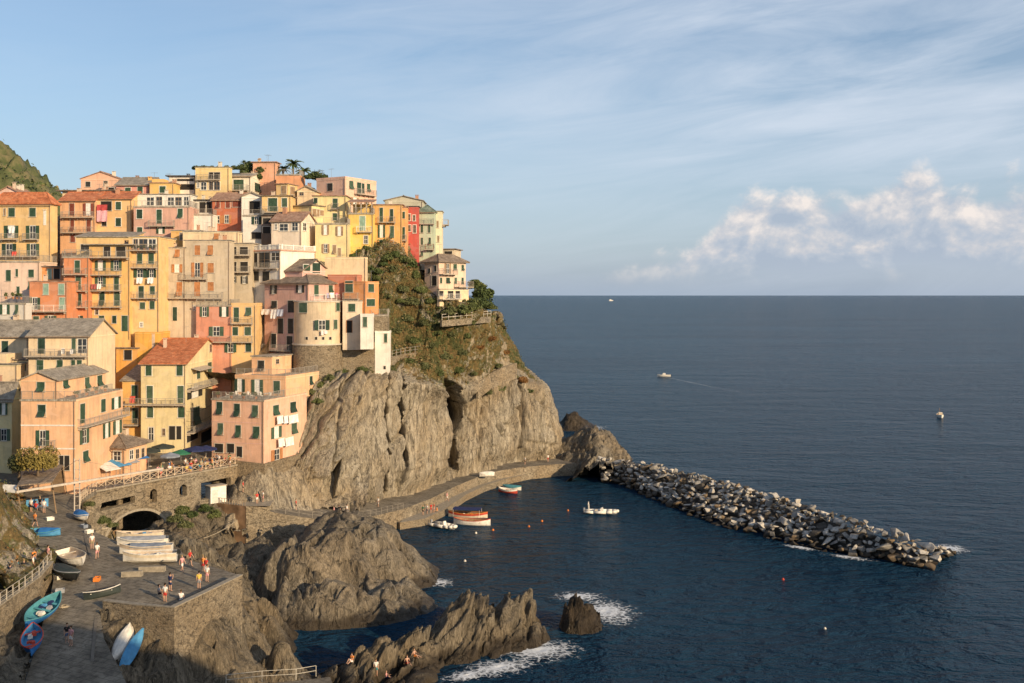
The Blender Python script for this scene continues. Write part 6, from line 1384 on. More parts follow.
boat('third white boat in the row with a blue grey cover', 143,547.5,11.5,189,5.6,1.7,.95,'white','grey','white',cov=('grey',1,14,.3),transom=True,thw=2,mot=True)
boat('rearmost boat in the row, cream with dark gear piled inside', 140,541,11.5,190,5.2,1.6,.95,'cream','beige','cream',transom=True,thw=3,extra=cargo(12,4.5,1.4,.7,['black','white','sky','slate'],9))
bpy.context.view_layer.update()
SLOPE = [o for o in COL.objects if o.get('label','').startswith('tumbled tan rock')][0]
def on_mesh(o, px, py):
    d = Vector(((px-CX)/F,1,-(py-HY)/F)).normalized(); ok, loc, n_, i_ = o.ray_cast(CAMP, d); return loc if ok else atz(px,py,8)
boat('upturned white boat hull lying on the rock below the mossy wall', on_mesh(SLOPE,122,645)+Vector((0,-.35,.55)),0,0,82,4.0,1.5,.6,'white','grey','white',tilt=(180,-36),thw=0)
boat('blue kayak shaped boat lying beside the upturned white hull', on_mesh(SLOPE,132,655)+Vector((0,-.35,.25)),0,0,76,4.6,1.0,.45,'sky','blue','sky',tilt=(30,-38),thw=1,cov=('sky',0,None,.1))
boat('yellow orange boat propped on the platform beside the white shed', 251,500,8.55,150,3.4,1.5,.7,'yellow','orange','yellow',tilt=(26,0),group='boats on the path')
boat('small white boat pulled up at the cliff foot in the rock cleft', 487,476.5,3.05,20,3.2,1.5,.6,'white','grey','white',cov=('white',0,None,.4),group='boats on the path')
# boats afloat
def launch_awning(col, x0, x1, w_, z_):
    def f(r_):
        mb = MB(); mb.hexa([(x0,-w_,z_),(x1,-w_,z_),(x1,w_,z_),(x0,w_,z_)], [(x0,-w_*.6,z_+.22),(x1,-w_*.6,z_+.22),(x1,w_*.6,z_+.22),(x0,w_*.6,z_+.22)]); L_(mb, 'awning', PAINT[col], r_)
        for x in (x0+.1,x1-.1):
            for y in (-w_+.1,w_-.1): pb = MB(); pb.bar((x,y,.5),(x,y,z_),.03); L_(pb, 'awning_post', PAINT['white'], r_)
    return f
def two(*fs):
    def f(r_):
        for g_ in fs: g_(r_)
    return f
boat('white and red tour boat moored in front at the landing', 472,526,-.25,-12,6.6,2.1,1.05,'white','wood','red',stripe='white',thw=4,group='boats afloat in the harbour',name='motor_boat',extra=cargo(21,5,1.5,.6,['red','wood','white','orange']))
boat('wooden tour boat with a dark blue awning behind the white and red one', 468,518.5,-.25,-10,7.2,2.2,1.0,'cream','wood','orange',stripe='red',thw=4,group='boats afloat in the harbour',name='motor_boat',extra=two(launch_awning('navy',-2.6,2.4,1.1,1.75),cargo(22,5,1.6,.6,['orange','red','wood','white'])))
boat('small red boat with white deck drifting by the curve of the quay', 508,493.5,-.2,-30,4.4,1.8,.85,'red','white','white',stripe='white',thw=2,group='boats afloat in the harbour',name='motor_boat',extra=cargo(25,3.5,1.2,.5,['red','orange','white']))
boat('small boat under a turquoise cover next to the small red boat', 512,490.5,-.2,-25,4.2,1.7,.8,'white','teal','teal',cov=('teal',0,None,.35),thw=0,group='boats afloat in the harbour',name='motor_boat')
def rib(label, px, py, hd, L=5.6, B=2.3, arch=False):
    p = atz(px,py,0); r_ = empty('inflatable_boat', tuple(p), label, 'boat', 'boats afloat in the harbour'); r_.rotation_euler = (0,0,R(hd)); W_ = PAINT['white']; h_ = B/2-.28
    path = [(-L/2,-h_,.35),(-L/4,-h_,.35),(L/8,-h_,.38),(L*.3,-h_*.82,.44),(L*.42,-h_*.45,.52),(L*.47,0,.56),(L*.42,h_*.45,.52),(L*.3,h_*.82,.44),(L/8,h_,.38),(-L/4,h_,.35),(-L/2,h_,.35)]
    mb = MB(); mb.poly([Vector(q) for q in path], [.2]+[.27]*9+[.2], 0, 10); L_(mb, 'tube', W_, r_, True)
    mb = MB(); V = [(-L/2,-h_,.22),(L*.3,-h_*.75,.25),(L*.44,0,.3),(L*.3,h_*.75,.25),(-L/2,h_,.22)]; mb.hexa([(x,y*.4,-.15) for x,y,z in V], V); L_(mb, 'hull', PAINT['grey'], r_)
    mb = MB(); mb.hexa([(-.35,-.35,.25),(.35,-.35,.25),(.35,.35,.25),(-.35,.35,.25)], [(-.25,-.3,1.0),(.15,-.3,1.15),(.15,.3,1.15),(-.25,.3,1.0)]); L_(mb, 'console', W_, r_)
    mb = MB(); mb.box(-1.3,-.8,-.4,.4,.25,.72); L_(mb, 'seat', PAINT['cream'], r_); motor(r_, -L/2-.02, .45, PAINT['grey'])
    if arch:
        mb = MB(); mb.poly([Vector(q) for q in [(-L*.38,-h_,.5),(-L*.40,-h_*.9,1.7),(-L*.40,-h_*.5,2.0),(-L*.40,h_*.5,2.0),(-L*.40,h_*.9,1.7),(-L*.38,h_,.5)]], [.06]*6, 0, 6); L_(mb, 'roll_bar', W_, r_)
    return r_
rib('white inflatable boat with outboard moored at the quay corner', 444,527.5,-42,6.0,2.4)
rib('white inflatable boat with an arch anchored alone in the harbour', 602,513.5,-8,6.2,2.4,True)
b1 = boat('tiny white motorboat far out at sea pulling a wake', 664,377,-.2,170,6.5,2.3,1.0,'white','beige','white',transom=True,thw=1,group='boats far out at sea',name='motor_boat',mot=True)
mb = MB(); mb.hexa([(-.8,-.7,.6),(1.,-.7,.6),(1.,.7,.6),(-.8,.7,.6)],[(-.7,-.6,1.9),(.5,-.6,1.9),(.5,.6,1.9),(-.7,.6,1.9)]); L_(mb,'cabin',PAINT['white'],b1)
b2 = boat('tiny fishing boat alone at the right side of the sea', 940,418,-.2,80,5.0,2.1,1.0,'white','wood','white',thw=2,group='boats far out at sea',name='motor_boat')
mb = MB(); mb.box(-.9,.3,-.6,.6,.6,1.9); L_(mb,'cabin',PAINT['cream'],b2); mb = MB(); mb.bar((.6,0,.8),(.6,0,3.2),.05); L_(mb,'mast',PAINT['wood'],b2)
ps = Vector(((611-512)*7000/F,7000,0)); r_ = empty('ship', tuple(ps), 'white ship barely visible on the horizon', 'ship'); mb = MB(); mb.hexa([(-13,-3,-1),(11,-3,-1),(11,3,-1),(-13,3,-1)],[(-13,-4,5),(17,-1,6),(17,1,6),(-13,4,5)]); L_(mb,'hull',PAINT['white'],r_); mb = MB(); mb.box(-10,4,-3,3,5.5,10); mb.box(-7,-3,-2,2,10.02,13); L_(mb,'superstructure',PAINT['white'],r_)
def buoy(px, py, col, lab, r=.2):
    p = atz(px,py,0); r_ = empty('buoy', tuple(p), lab, 'buoy', 'mooring buoys'); mb = MB(); 
    for a, b_, ra, rb_ in ((-.2,-.05,.6,.95),(-.05,.12,.95,1.),(.12,.3,1.,.65),(.3,.4,.65,.2)): mb.bar((0,0,a*r/.26),(0,0,b_*r/.26),ra*r,0,10,rb_*r)
    L_(mb,'float',PAINT[col],r_,True); mb = MB(); mb.bar((0,0,.38*r/.26),(0,0,.62*r/.26),.03,0,5); L_(mb,'stem',PAINT['black'],r_)
for a in [(529,527,'orange','orange buoy nearer the landing in mid harbour'),(542,521.5,'orange','orange buoy nearer the breakwater in mid harbour'),(493,530.5,'orange','orange buoy just off the tour boat sterns'),(465,561.5,'white','white buoy alone in front of the islet'),(476,533.5,'white','white buoy close to the tour boats'),(568,511,'orange','small orange buoy left of the anchored inflatable'),(783,580,'red','red buoy in open water below the breakwater',.2),(825,629,'white','white buoy near the bottom edge of the sea',.16)]: buoy(*a)
# --- surf --------------------------------------------------------------------
m, t, b = new_mat('surf'); p_ = t.pos(); a_ = t('Attribute', attribute_name='a').outputs['Fac']
n_ = t.math('ADD', t.math('MULTIPLY', t.noise(p_, .55, 8, .74, 2.2), .65), t.math('MULTIPLY', t.noise(p_, 2.4, 5, .72, 1.), .35))
vo_ = t('TexVoronoi', feature='DISTANCE_TO_EDGE', ins={'Scale': 1.1}); av_ = t('VectorMath', operation='ADD'); t.l.new(p_, av_.inputs[0]); t.l.new(t('TexNoise', ins={'Scale': .9, 'Detail': 4, 'Vector': p_}).outputs['Color'], av_.inputs[1]); t.l.new(av_.outputs[0], vo_.inputs['Vector'])
lace = t.ramp(vo_.outputs['Distance'], [(0., .34), (.16, 0.)])
fac = t.ramp(t.math('ADD', t.math('ADD', t.math('MULTIPLY', t.math('SUBTRACT', n_, .52), 2.6), t.math('MULTIPLY_ADD', a_, 1.0, -.18)), lace), [(.22, 0.), (.72, .95)])
tr = t('BsdfTransparent'); mx = t('MixShader'); t.l.new(fac, mx.inputs[0]); t.l.new(tr.outputs[0], mx.inputs[1]); t.l.new(b.outputs[0], mx.inputs[2])
b.inputs['Base Color'].default_value = (.70,.72,.73,1); b.inputs['Roughness'].default_value = .7; t.l.new(mx.outputs[0], t.n['Material Output'].inputs[0]); MATS['surf'] = m
def surf(c, rx, ry, lab, rot=0, pw=1.):
    n1_, n2_ = 24, 7; V = [(c.x,c.y,.05)]; A2 = [1.]
    for j in range(1,n2_+1):
        for i in range(n1_):
            f_ = j/n2_; a = 2*math.pi*i/n1_; x, y = rx*f_*math.cos(a), ry*f_*math.sin(a); V.append((c.x+x*math.cos(rot)-y*math.sin(rot), c.y+x*math.sin(rot)+y*math.cos(rot), .05+.10*(1-f_))); A2.append((1-f_)**pw)
    mb = MB(); fs = [(0,1+i,1+(i+1) % n1_) for i in range(n1_)]
    for j in range(n2_-1):
        for i in range(n1_): a, b_ = 1+j*n1_+i, 1+j*n1_+(i+1) % n1_; fs.append((a,a+n1_,b_+n1_,b_))
    mb.add(V, fs); o = mb.build('foam', MATS['surf']); attr(o, 'a', A2); tag(o, lab, 'foam', None, 'stuff')
for px, py, rx, ry, rot, lab in [(606,612,5.2,7.2,.2,'white surf to the right of the small dark rock'),(578,597,4.5,3.,0,'surf behind the small dark rock'),(540,651,6.,5.,.3,'broad surf at the right foot of the jagged ridge'),(500,668,5.5,3.4,.5,'surf along the front foot of the jagged ridge'),(468,676,4.,2.,.5,'thin surf at the bottom of the jagged ridge'),(588,428,7.,9.,0,'surf around the far dark rock'),(578,443,5,9,0,'surf in the channel beside the far dark rock'),(950,549,3.6,4.,0,'surf at the outer tip of the breakwater'),(905,561,5,1.6,-.5,'foam along the tip of the breakwater front'),(850,558,5,1.5,-.6,'foam along the breakwater front near its end'),(800,548,4,1.3,-.7,'foam along the middle of the breakwater front'),(438,583,3,3.,0,'foam at the right tip of the islet')]:
    surf(atz(px,py,0), rx, ry, lab, rot)
wk0, wk1 = atz(666,377.5,0), atz(800,405,0); dw = wk1-wk0; sw_ = Vector((-dw.y,dw.x,0)).normalized(); mb = MB(); V = []; A2 = []
for i in range(20):
    f_ = i/19; c = wk0.lerp(wk1,f_); w_ = .8+3.2*f_
    for s_ in (-1,-.5,0,.5,1): q = c+sw_*(w_*s_); V.append((q.x,q.y,.08)); A2.append((1-abs(s_)*.7)*(1-f_)*.42+.02)
mb.add(V, [(i*5+j,i*5+5+j,i*5+6+j,i*5+1+j) for i in range(19) for j in range(4)]); o = mb.build('foam', MATS['surf']); attr(o,'a',A2); tag(o,'long thin wake behind the tiny white motorboat','foam',None,'stuff')
# --- crane, snack shelter, parasols, tables -----------------------------------
pm_ = atz(77,512,13.25); root = empty('boat_crane', tuple(pm_), 'pale metal boat crane with a tall double mast and long boom', 'crane'); zt = pm_.z+6.6; CM = plain('crane paint', (.50,.44,.37), .6)
for dx in (-.32,.32):
    mb = MB(); mb.bar(pm_+Vector((dx,0,-.3)), Vector((pm_.x+dx,pm_.y,zt)), .085, 0, 6); mb.build('mast', CM, root)
mb = MB()
for z in np.arange(pm_.z+.8, zt, 1.1): mb.bar(Vector((pm_.x-.32,pm_.y,z)), Vector((pm_.x+.32,pm_.y,z)), .05)
mb.build('cross_brace', CM, root)
b0, b1_ = atz(16,492,17.2), atz(163,468.5,17.2); mb = MB(); mb.bar(b0, b1_, .17, 0, 4); mb.build('boom', CM, root)
mb = MB(); mb.bar(Vector((pm_.x,pm_.y,zt-.2)), b1_.lerp(b0,.15), .025); mb.bar(Vector((pm_.x,pm_.y,zt-.2)), b0.lerp(b1_,.1), .025); mb.build('stay_cable', PIPE, root)
q = [atz(17,486.5,17.),atz(52,483,17.),atz(63,466,17.6),atz(29,464.8,17.6)]; root = empty('snack_shelter', tuple(q[1]-Vector((0,0,3))), 'open snack shelter with a grey brown roof and blue cloth front beside the ramp', 'shelter')
mb = MB(); mb.hexa(q, [v+Vector((0,0,.16)) for v in q]); mb.build('roof', RT['brown'], root)
for v in q: mb = MB(); mb.bar(Vector((v.x*.99,v.y,13)), v, .09, 0, 5); mb.build('post', WOOD, root)
c0, c1 = atz(26,505.5,14.0), atz(48,503.5,14.0); mb = MB(); d_ = (c1-c0).normalized(); mb.hexa([c0-Vector((0,0,.4)),c1-Vector((0,0,.4)),c1+Vector((0,.12,-.4)),c0+Vector((0,.12,-.4))],[c0+Vector((0,0,.65)),c1+Vector((0,0,.65)),c1+Vector((0,.12,.65)),c0+Vector((0,.12,.65))]); mb.build('blue_cloth', PAINT['sky'], root)
mb = MB(); v0, v1, v2, v3 = atz(2,492,16.2),atz(19,493.5,16.2),atz(19,486,16.9),atz(3,485,16.9); mb.hexa([v0,v1,v2,v3],[v+Vector((0,0,.1)) for v in (v0,v1,v2,v3)]); mb.build('white_awning', CURT, root)
bwl = [Vector((q[3].x,q[3].y+.2,13)),Vector((q[2].x,q[2].y+.2,13))]; mb = MB(); mb.hexa([bwl[0],bwl[1],bwl[1]+Vector((0,.2,0)),bwl[0]+Vector((0,.2,0))],[v+Vector((0,0,4.4)) for v in (bwl[0],bwl[1],bwl[1]+Vector((0,.2,0)),bwl[0]+Vector((0,.2,0)))]); mb.build('rear_wall', WOOD, root)
PZ = 14.05
def ground(px, Y): 
    x = (px-CX)*Y/F; return Vector((x, Y, float(STZ(np.array([[x,Y]]))[0])))
def parasol(px, Y, r, h, col, lab):
    p = ground(px,Y); r_ = empty('parasol', tuple(p), lab, 'parasol', 'parasols on the promenade'); mb = MB(); mb.bar((0,0,0),(0,0,h+.5),.035,0,6); L_(mb,'pole',METAL,r_); mb = MB(); n = 8
    rim = [(r*math.cos(2*math.pi*i/n), r*math.sin(2*math.pi*i/n), h) for i in range(n)]; mb.add([(0,0,h+.5)]+rim+[(x,y,z-.22) for x,y,z in rim]+[(0,0,h+.42)], [(0,1+i,1+(i+1)%n) for i in range(n)]+[(1+i,9+i,9+(i+1)%n,1+(i+1)%n) for i in range(n)]+[(17,9+(i+1)%n,9+i) for i in range(n)]); L_(mb,'canopy',PAINT[col],r_)
    mb = MB(); mb.bar((0,0,0),(0,0,.1),.3,0,8); L_(mb,'base',SLAB,r_)
parasol(196,160.5,2.0,2.6,'navy','large dark blue parasol in front of the olive yellow house'); parasol(206,162,1.7,2.5,'navy','dark blue parasol at the right beside the pink corner house'); parasol(181,159,1.5,2.2,'green','green parasol to the left of the dark blue ones'); parasol(163,161,1.8,2.5,'tarp','dark green black parasol near the ochre wing'); parasol(150,158,1.6,2.4,'tarp','dark parasol close to the glazed dining room'); parasol(170,156,1.5,2.3,'slate','grey parasol between the dark one and the green one')
def canopy(px, Y, w_, d_, z_, col, lab):
    p = ground(px,Y); r_ = empty('canopy', tuple(p), lab, 'canopy', 'market canopies'); r_.rotation_euler = (0,0,R(62)); mb = MB(); mb.hexa([(-w_,-d_,z_-.4),(w_,-d_,z_-.4),(w_,d_,z_+.35),(-w_,d_,z_+.35)],[(-w_,-d_,z_-.32),(w_,-d_,z_-.32),(w_,d_,z_+.43),(-w_,d_,z_+.43)]); L_(mb,'cloth',PAINT[col],r_)
    for x in (-w_+.1,w_-.1):
        for y, z in ((-d_+.1,z_-.42),(d_-.1,z_+.3)): mb = MB(); mb.bar((x,y,0),(x,y,z),.04); L_(mb,'post',METAL,r_)
canopy(108,146.5,1.3,1.1,2.3,'white','white market canopy at the foot of the crane boom'); canopy(118,149,1.4,1.2,2.4,'sky','light blue market canopy in the middle by the dining room'); canopy(127,151,1.3,1.2,2.4,'grey','pale grey market canopy between the two blue ones'); canopy(136,153.5,1.4,1.2,2.5,'blue','darker blue market canopy farthest from the crane')
def table(p, col='white', lab='', group='cafe tables'):
    r_ = empty('cafe_table', tuple(p), lab, 'table', group); mb = MB(); mb.bar((0,0,.71),(0,0,.75),.42,0,12); L_(mb,'table_top',PAINT[col],r_); mb = MB(); mb.bar((0,0,.03),(0,0,.71),.04,0,6); mb.bar((0,0,0),(0,0,.03),.25,0,10); L_(mb,'leg',METAL,r_); return r_
def chair_proto(col, lab, group):
    r_ = empty('cafe_chair', (0,0,0), lab, 'chair', group); mb = MB(); mb.box(-.21,.21,-.21,.21,.43,.47); L_(mb,'seat',PAINT[col],r_); mb = MB(); mb.hexa([(-.2,.18,.55),(.2,.18,.55),(.2,.22,.55),(-.2,.22,.55)],[(-.19,.24,.88),(.19,.24,.88),(.19,.28,.88),(-.19,.28,.88)]); L_(mb,'backrest',PAINT[col],r_)
    for x in (-.19,.19):
        for y in (-.19,.19): mb = MB(); mb.bar((x,y,0),(x,y,.43 if y < 0 else .6),.018); L_(mb,'leg',METAL,r_)
    return r_
def put(proto, first, p, rz):
    o = proto if first else copy_tree(proto); o.location = p; o.rotation_euler = (0,0,rz); return o
rr = random.Random(4); cp = None
for k, (px, Y) in enumerate([(190,157),(198,158.5),(206,160),(214,161),(222,162.5),(230,163.8),(176,155.5),(160,152.5)]):
    p = ground(px,Y); table(p, lab='small round white cafe table behind the crossed promenade railing')
    for a in (rr.uniform(0,1.), rr.uniform(2.6,3.6)):
        if cp is None: cp = chair_proto('wood','small wooden cafe chair behind the crossed promenade railing','cafe chairs'); f_ = True
        else: f_ = False
        put(cp, f_, p+Vector((math.sin(a)*.75,math.cos(a)*.75,0)), -a)
# roof terrace furniture on the pink and the peach house
wc = None
for k, (hh, us, dd) in enumerate([(PINK,[2.,4.2,6.4,8.2],2.6),(PEACH,[],0)]):
    for j, u_ in enumerate(us):
        q_ = hh.Q(u_, dd, hh.zt+.1); table(Vector(q_), 'white', 'white round table on the roof terrace of the pink corner house', 'roof terrace tables')
        for a in (0.4, 2.2, 4.1):
            f_ = wc is None
            if f_: wc = chair_proto('white','white chair on the roof terrace of the pink corner house','roof terrace chairs')
            put(wc, f_, Vector(q_)+Vector((math.sin(a)*.8,math.cos(a)*.8,0)), -a)
for j, y_ in enumerate((3.,6.,9.,12.)):
    q_ = PEACH.Q(PEACH.w-.9, y_, PEACH.zt+.1); o = copy_tree(wc); o.location = q_; o.rotation_euler = (0,0,rr.uniform(0,6)); o['label'] = 'white chair on the roof terrace of the tall peach house'; o['group'] = 'peach house terrace chairs'
k_ = 0
for hh, f, us, nn, zz, lab in [(PINK,'front',[.8,3.2,5.4,7.6],-.55,.1,'potted plant on the roof terrace of the pink corner house'),(PEACH,'right',[1.5,4.5,7.5,10.5],-.5,.1,'potted plant on the roof terrace of the tall peach house')]:
    for u_ in us: q_ = getattr(hh,f).P(u_, hh.zt+zz, nn); k_ += 1; root = empty('potted_plant', tuple(q_), lab, 'plant', 'roof terrace plants'); mb = MB(); mb.bar(q_, q_+Vector((0,0,.4)), .18, 0, 8, .25); mb.build('pot', POT, root); V, Fq = bush_mesh(.42,.42,.5,160,.2,k_,5); np_mesh('foliage', V+np.array([0,0,.65]), Fq, LEAF['mid'], parent=root)
for px, py, Y in [(13,297,164),(17,297,164.5),(21,297.5,164),(6,297,164)]: pot(px,py+2,Y,.5,'mid','leafy pot plant on the planted terrace of the grey white house')
for px in (131,138,144,150,155): pot(px,250.5,178.6,.3,'dark','small pot plant along the glazed top floor balcony of narrow yellow house')
p0, p1 = atz(237,520,6.5), atz(204,538,7.6); mb = MB(); n = 12
for i in range(n):
    a, b_ = i/n, (i+1)/n; sag = lambda f: -1.2*f*(1-f); mb.bar(p0.lerp(p1,a)+Vector((0,0,sag(a))), p0.lerp(p1,b_)+Vector((0,0,sag(b_))), .045, 0, 4)
tag(mb.build('mooring_rope', plain('rope',(.45,.38,.27),.9), org=p0), 'pale mooring rope strung across the shaded gully below the platform', 'rope')

def cable(a, b_, lab, sag=.5):
    mb = MB(); n = 12; pts = [a.lerp(b_, i/n)-Vector((0,0,sag*4*(i/n)*(1-i/n))) for i in range(n+1)]
    for p, q in zip(pts, pts[1:]): mb.bar(p, q, .022, 0, 4)
    tag(mb.build('cable', PAINT['black'], org=a), lab, 'cable')
cable(at(186,411,167.3), at(212,404,164.5), 'black cable strung from the olive yellow house to the pink house')
cable(at(186,421,167.3), at(212,415,164.5), 'lower black cable between the olive yellow and the pink house')
cable(at(122,411,152), at(143,405,167.5), 'black cable from the tall peach house to the olive yellow one')

for px, py, w_, lab in [(132,578,1.0,'low concrete block at the near end of the white boat row'),(152,573,1.3,'second low concrete block on the terrace beside the boat row')]:
    q_ = atz(px,py,11.2); z_ = float(STZ(np.array([[q_.x,q_.y]]))[0]); mb = MB(); mb.hexa([(q_.x-w_,q_.y-.4,z_-.1),(q_.x+w_,q_.y-.1,z_-.1),(q_.x+w_,q_.y+.5,z_-.1),(q_.x-w_,q_.y+.2,z_-.1)],[(q_.x-w_+.04,q_.y-.36,z_+.55),(q_.x+w_-.04,q_.y-.08,z_+.55),(q_.x+w_-.04,q_.y+.46,z_+.5),(q_.x-w_+.04,q_.y+.16,z_+.5)]); tag(mb.build('concrete_block', CAP, org=Vector((q_.x,q_.y,z_))), lab, 'block')
rr = random.Random(77)
for px, py, col, lab in [(58,586,'white','white plastic crate beside the dark covered boat'),(89,531,'white','white bundle by the blue tarpaulin boat'),(50,513,'white','white box on the ramp below the snack shelter'),(84,526,'slate','grey crate on the ramp near the blue tarpaulin boat'),(60,606,'grey','grey crate next to the turquoise boat'),(117,532,'wood','wooden crate at the left end of the boat row'),(97,584,'orange','orange crate near the dark boat with white gunwale')]:
    q_ = atz(px,py,12.); z_ = float(STZ(np.array([[q_.x,q_.y]]))[0]); q_ = atz(px,py,z_); z_ = float(STZ(np.array([[q_.x,q_.y]]))[0]); r_ = empty('crate', (q_.x,q_.y,z_), lab, 'crate', 'crates on the ramp'); r_.rotation_euler = (0,0,rr.uniform(0,3)); mb = MB(); mb.box(-.42,.42,-.28,.28,0,.06)
    for a_ in ((-.42,.42,-.28,-.24),(-.42,.42,.24,.28),(-.42,-.38,-.239,.239),(.38,.42,-.239,.239)): mb.box(*a_, .061, .38)
    L_(mb,'body',PAINT[col],r_); mb = MB(); mb.box(-.34,.34,-.2,.2,.062,.24); L_(mb,'contents',PAINT['grey'],r_)
for px, py, lab in [(64,596,'coil of pale rope on the ramp near the dark covered boat'),(112,587,'coil of pale rope on the terrace near the dark boat'),(104,538,'coil of pale rope at the top of the boat row')]:
    q_ = atz(px,py,11.5); z_ = float(STZ(np.array([[q_.x,q_.y]]))[0])+.03; mb = MB(); n = 40; pts = [Vector((q_.x+(.55-.008*i)*math.cos(i*.6), q_.y+(.55-.008*i)*math.sin(i*.6), z_+.003*i)) for i in range(n)]
    for a_, b_ in zip(pts, pts[1:]): mb.bar(a_, b_, .035, 0, 4)
    tag(mb.build('rope_coil', plain('rope',(.45,.38,.27),.9), org=Vector((q_.x,q_.y,z_))), lab, 'rope')
# --- people: one skinned body per pose, clothes and hair as parts -------------
SKIN = plain('skin', (.50,.30,.21), .6, 0, .05)
HAIRM = [plain('hair dark', (.035,.022,.015), .7), plain('hair brown', (.13,.075,.035), .7), plain('hair fair', (.36,.26,.13), .7)]
CLOTH = {k: plain('cloth '+k, c, .9, 0, .1) for k, c in {'white':(.74,.72,.68),'red':(.55,.05,.04),'navy':(.025,.035,.10),'pink':(.66,.33,.33),'orange':(.70,.24,.06),'black':(.02,.02,.022),'grey':(.28,.28,.29),'blue':(.07,.17,.40),'yellow':(.68,.48,.10),'khaki':(.36,.29,.18),'denim':(.09,.13,.22),'green':(.08,.2,.1),'teal':(.05,.28,.33)}.items()}
def skinned(name, V, E, Rd, sub=1):
    me = bpy.data.meshes.new(name); me.from_pydata(V, E, []); o = bpy.data.objects.new(name, me); COL.objects.link(o)
    md = o.modifiers.new('s', 'SKIN'); sv = me.skin_vertices[0].data
    for i, r in enumerate(Rd): sv[i].radius = (r, r) if np.isscalar(r) else r; sv[i].use_root = (i == 0)
    md.use_smooth_shade = True; sb_ = o.modifiers.new('u', 'SUBSURF'); sb_.levels = sub; sb_.render_levels = sub
    dg = bpy.context.evaluated_depsgraph_get(); out = bpy.data.meshes.new_from_object(o.evaluated_get(dg)); bpy.data.objects.remove(o); bpy.data.meshes.remove(me); out.name = name; return out
def pose(kind):
    J = {'pel':(0,0,.93),'ch':(0,0,1.28),'nk':(0,.0,1.47),'h1':(0,-.02,1.56),'h2':(0,-.03,1.70)}
    if kind == 'stand': arms = [((.18,0,1.40),(.235,.03,1.13),(.24,-.06,.90),(.235,-.10,.80))]*2; legs = [((.09,0,.90),(.10,-.02,.50),(.10,.02,.09),(.12,-.14,.04))]*2
    elif kind == 'walk': arms = [((.18,0,1.40),(.23,.14,1.16),(.24,.10,.93),(.235,.06,.83)),((.18,0,1.40),(.23,-.10,1.15),(.22,-.25,.98),(.21,-.31,.90))]; legs = [((.09,0,.90),(.10,-.19,.53),(.10,-.26,.10),(.11,-.42,.06)),((.09,0,.90),(.10,.04,.50),(.10,.30,.16),(.11,.19,.05))]
    elif kind == 'photo': arms = [((.18,0,1.40),(.24,-.10,1.18),(.10,-.30,1.42),(.05,-.33,1.50))]*2; legs = [((.09,0,.90),(.13,-.02,.50),(.16,.02,.09),(.18,-.14,.04)),((.09,0,.90),(.10,-.02,.50),(.10,.02,.09),(.12,-.14,.04))]
    else:
        dz = -.47 if kind == 'sit' else -.80
        J = {k: (v[0], v[1]+(.02 if kind == 'sit' else .0), v[2]+dz) for k, v in J.items()}
        if kind == 'sit': arms = [((.18,0,.93),(.24,-.06,.70),(.17,-.28,.62),(.14,-.36,.62))]*2; legs = [((.09,0,.44),(.12,-.42,.50),(.12,-.44,.09),(.13,-.58,.04))]*2
        else: arms = [((.18,0,.60),(.25,.08,.36),(.26,.18,.10),(.26,.20,.04)),((.18,0,.60),(.24,-.12,.40),(.16,-.34,.42),(.12,-.42,.44))]; legs = [((.09,0,.10),(.13,-.36,.42),(.14,-.62,.09),(.15,-.76,.04)),((.09,0,.10),(.11,-.44,.22),(.12,-.82,.08),(.13,-.92,.12))]
    return J, arms, legs
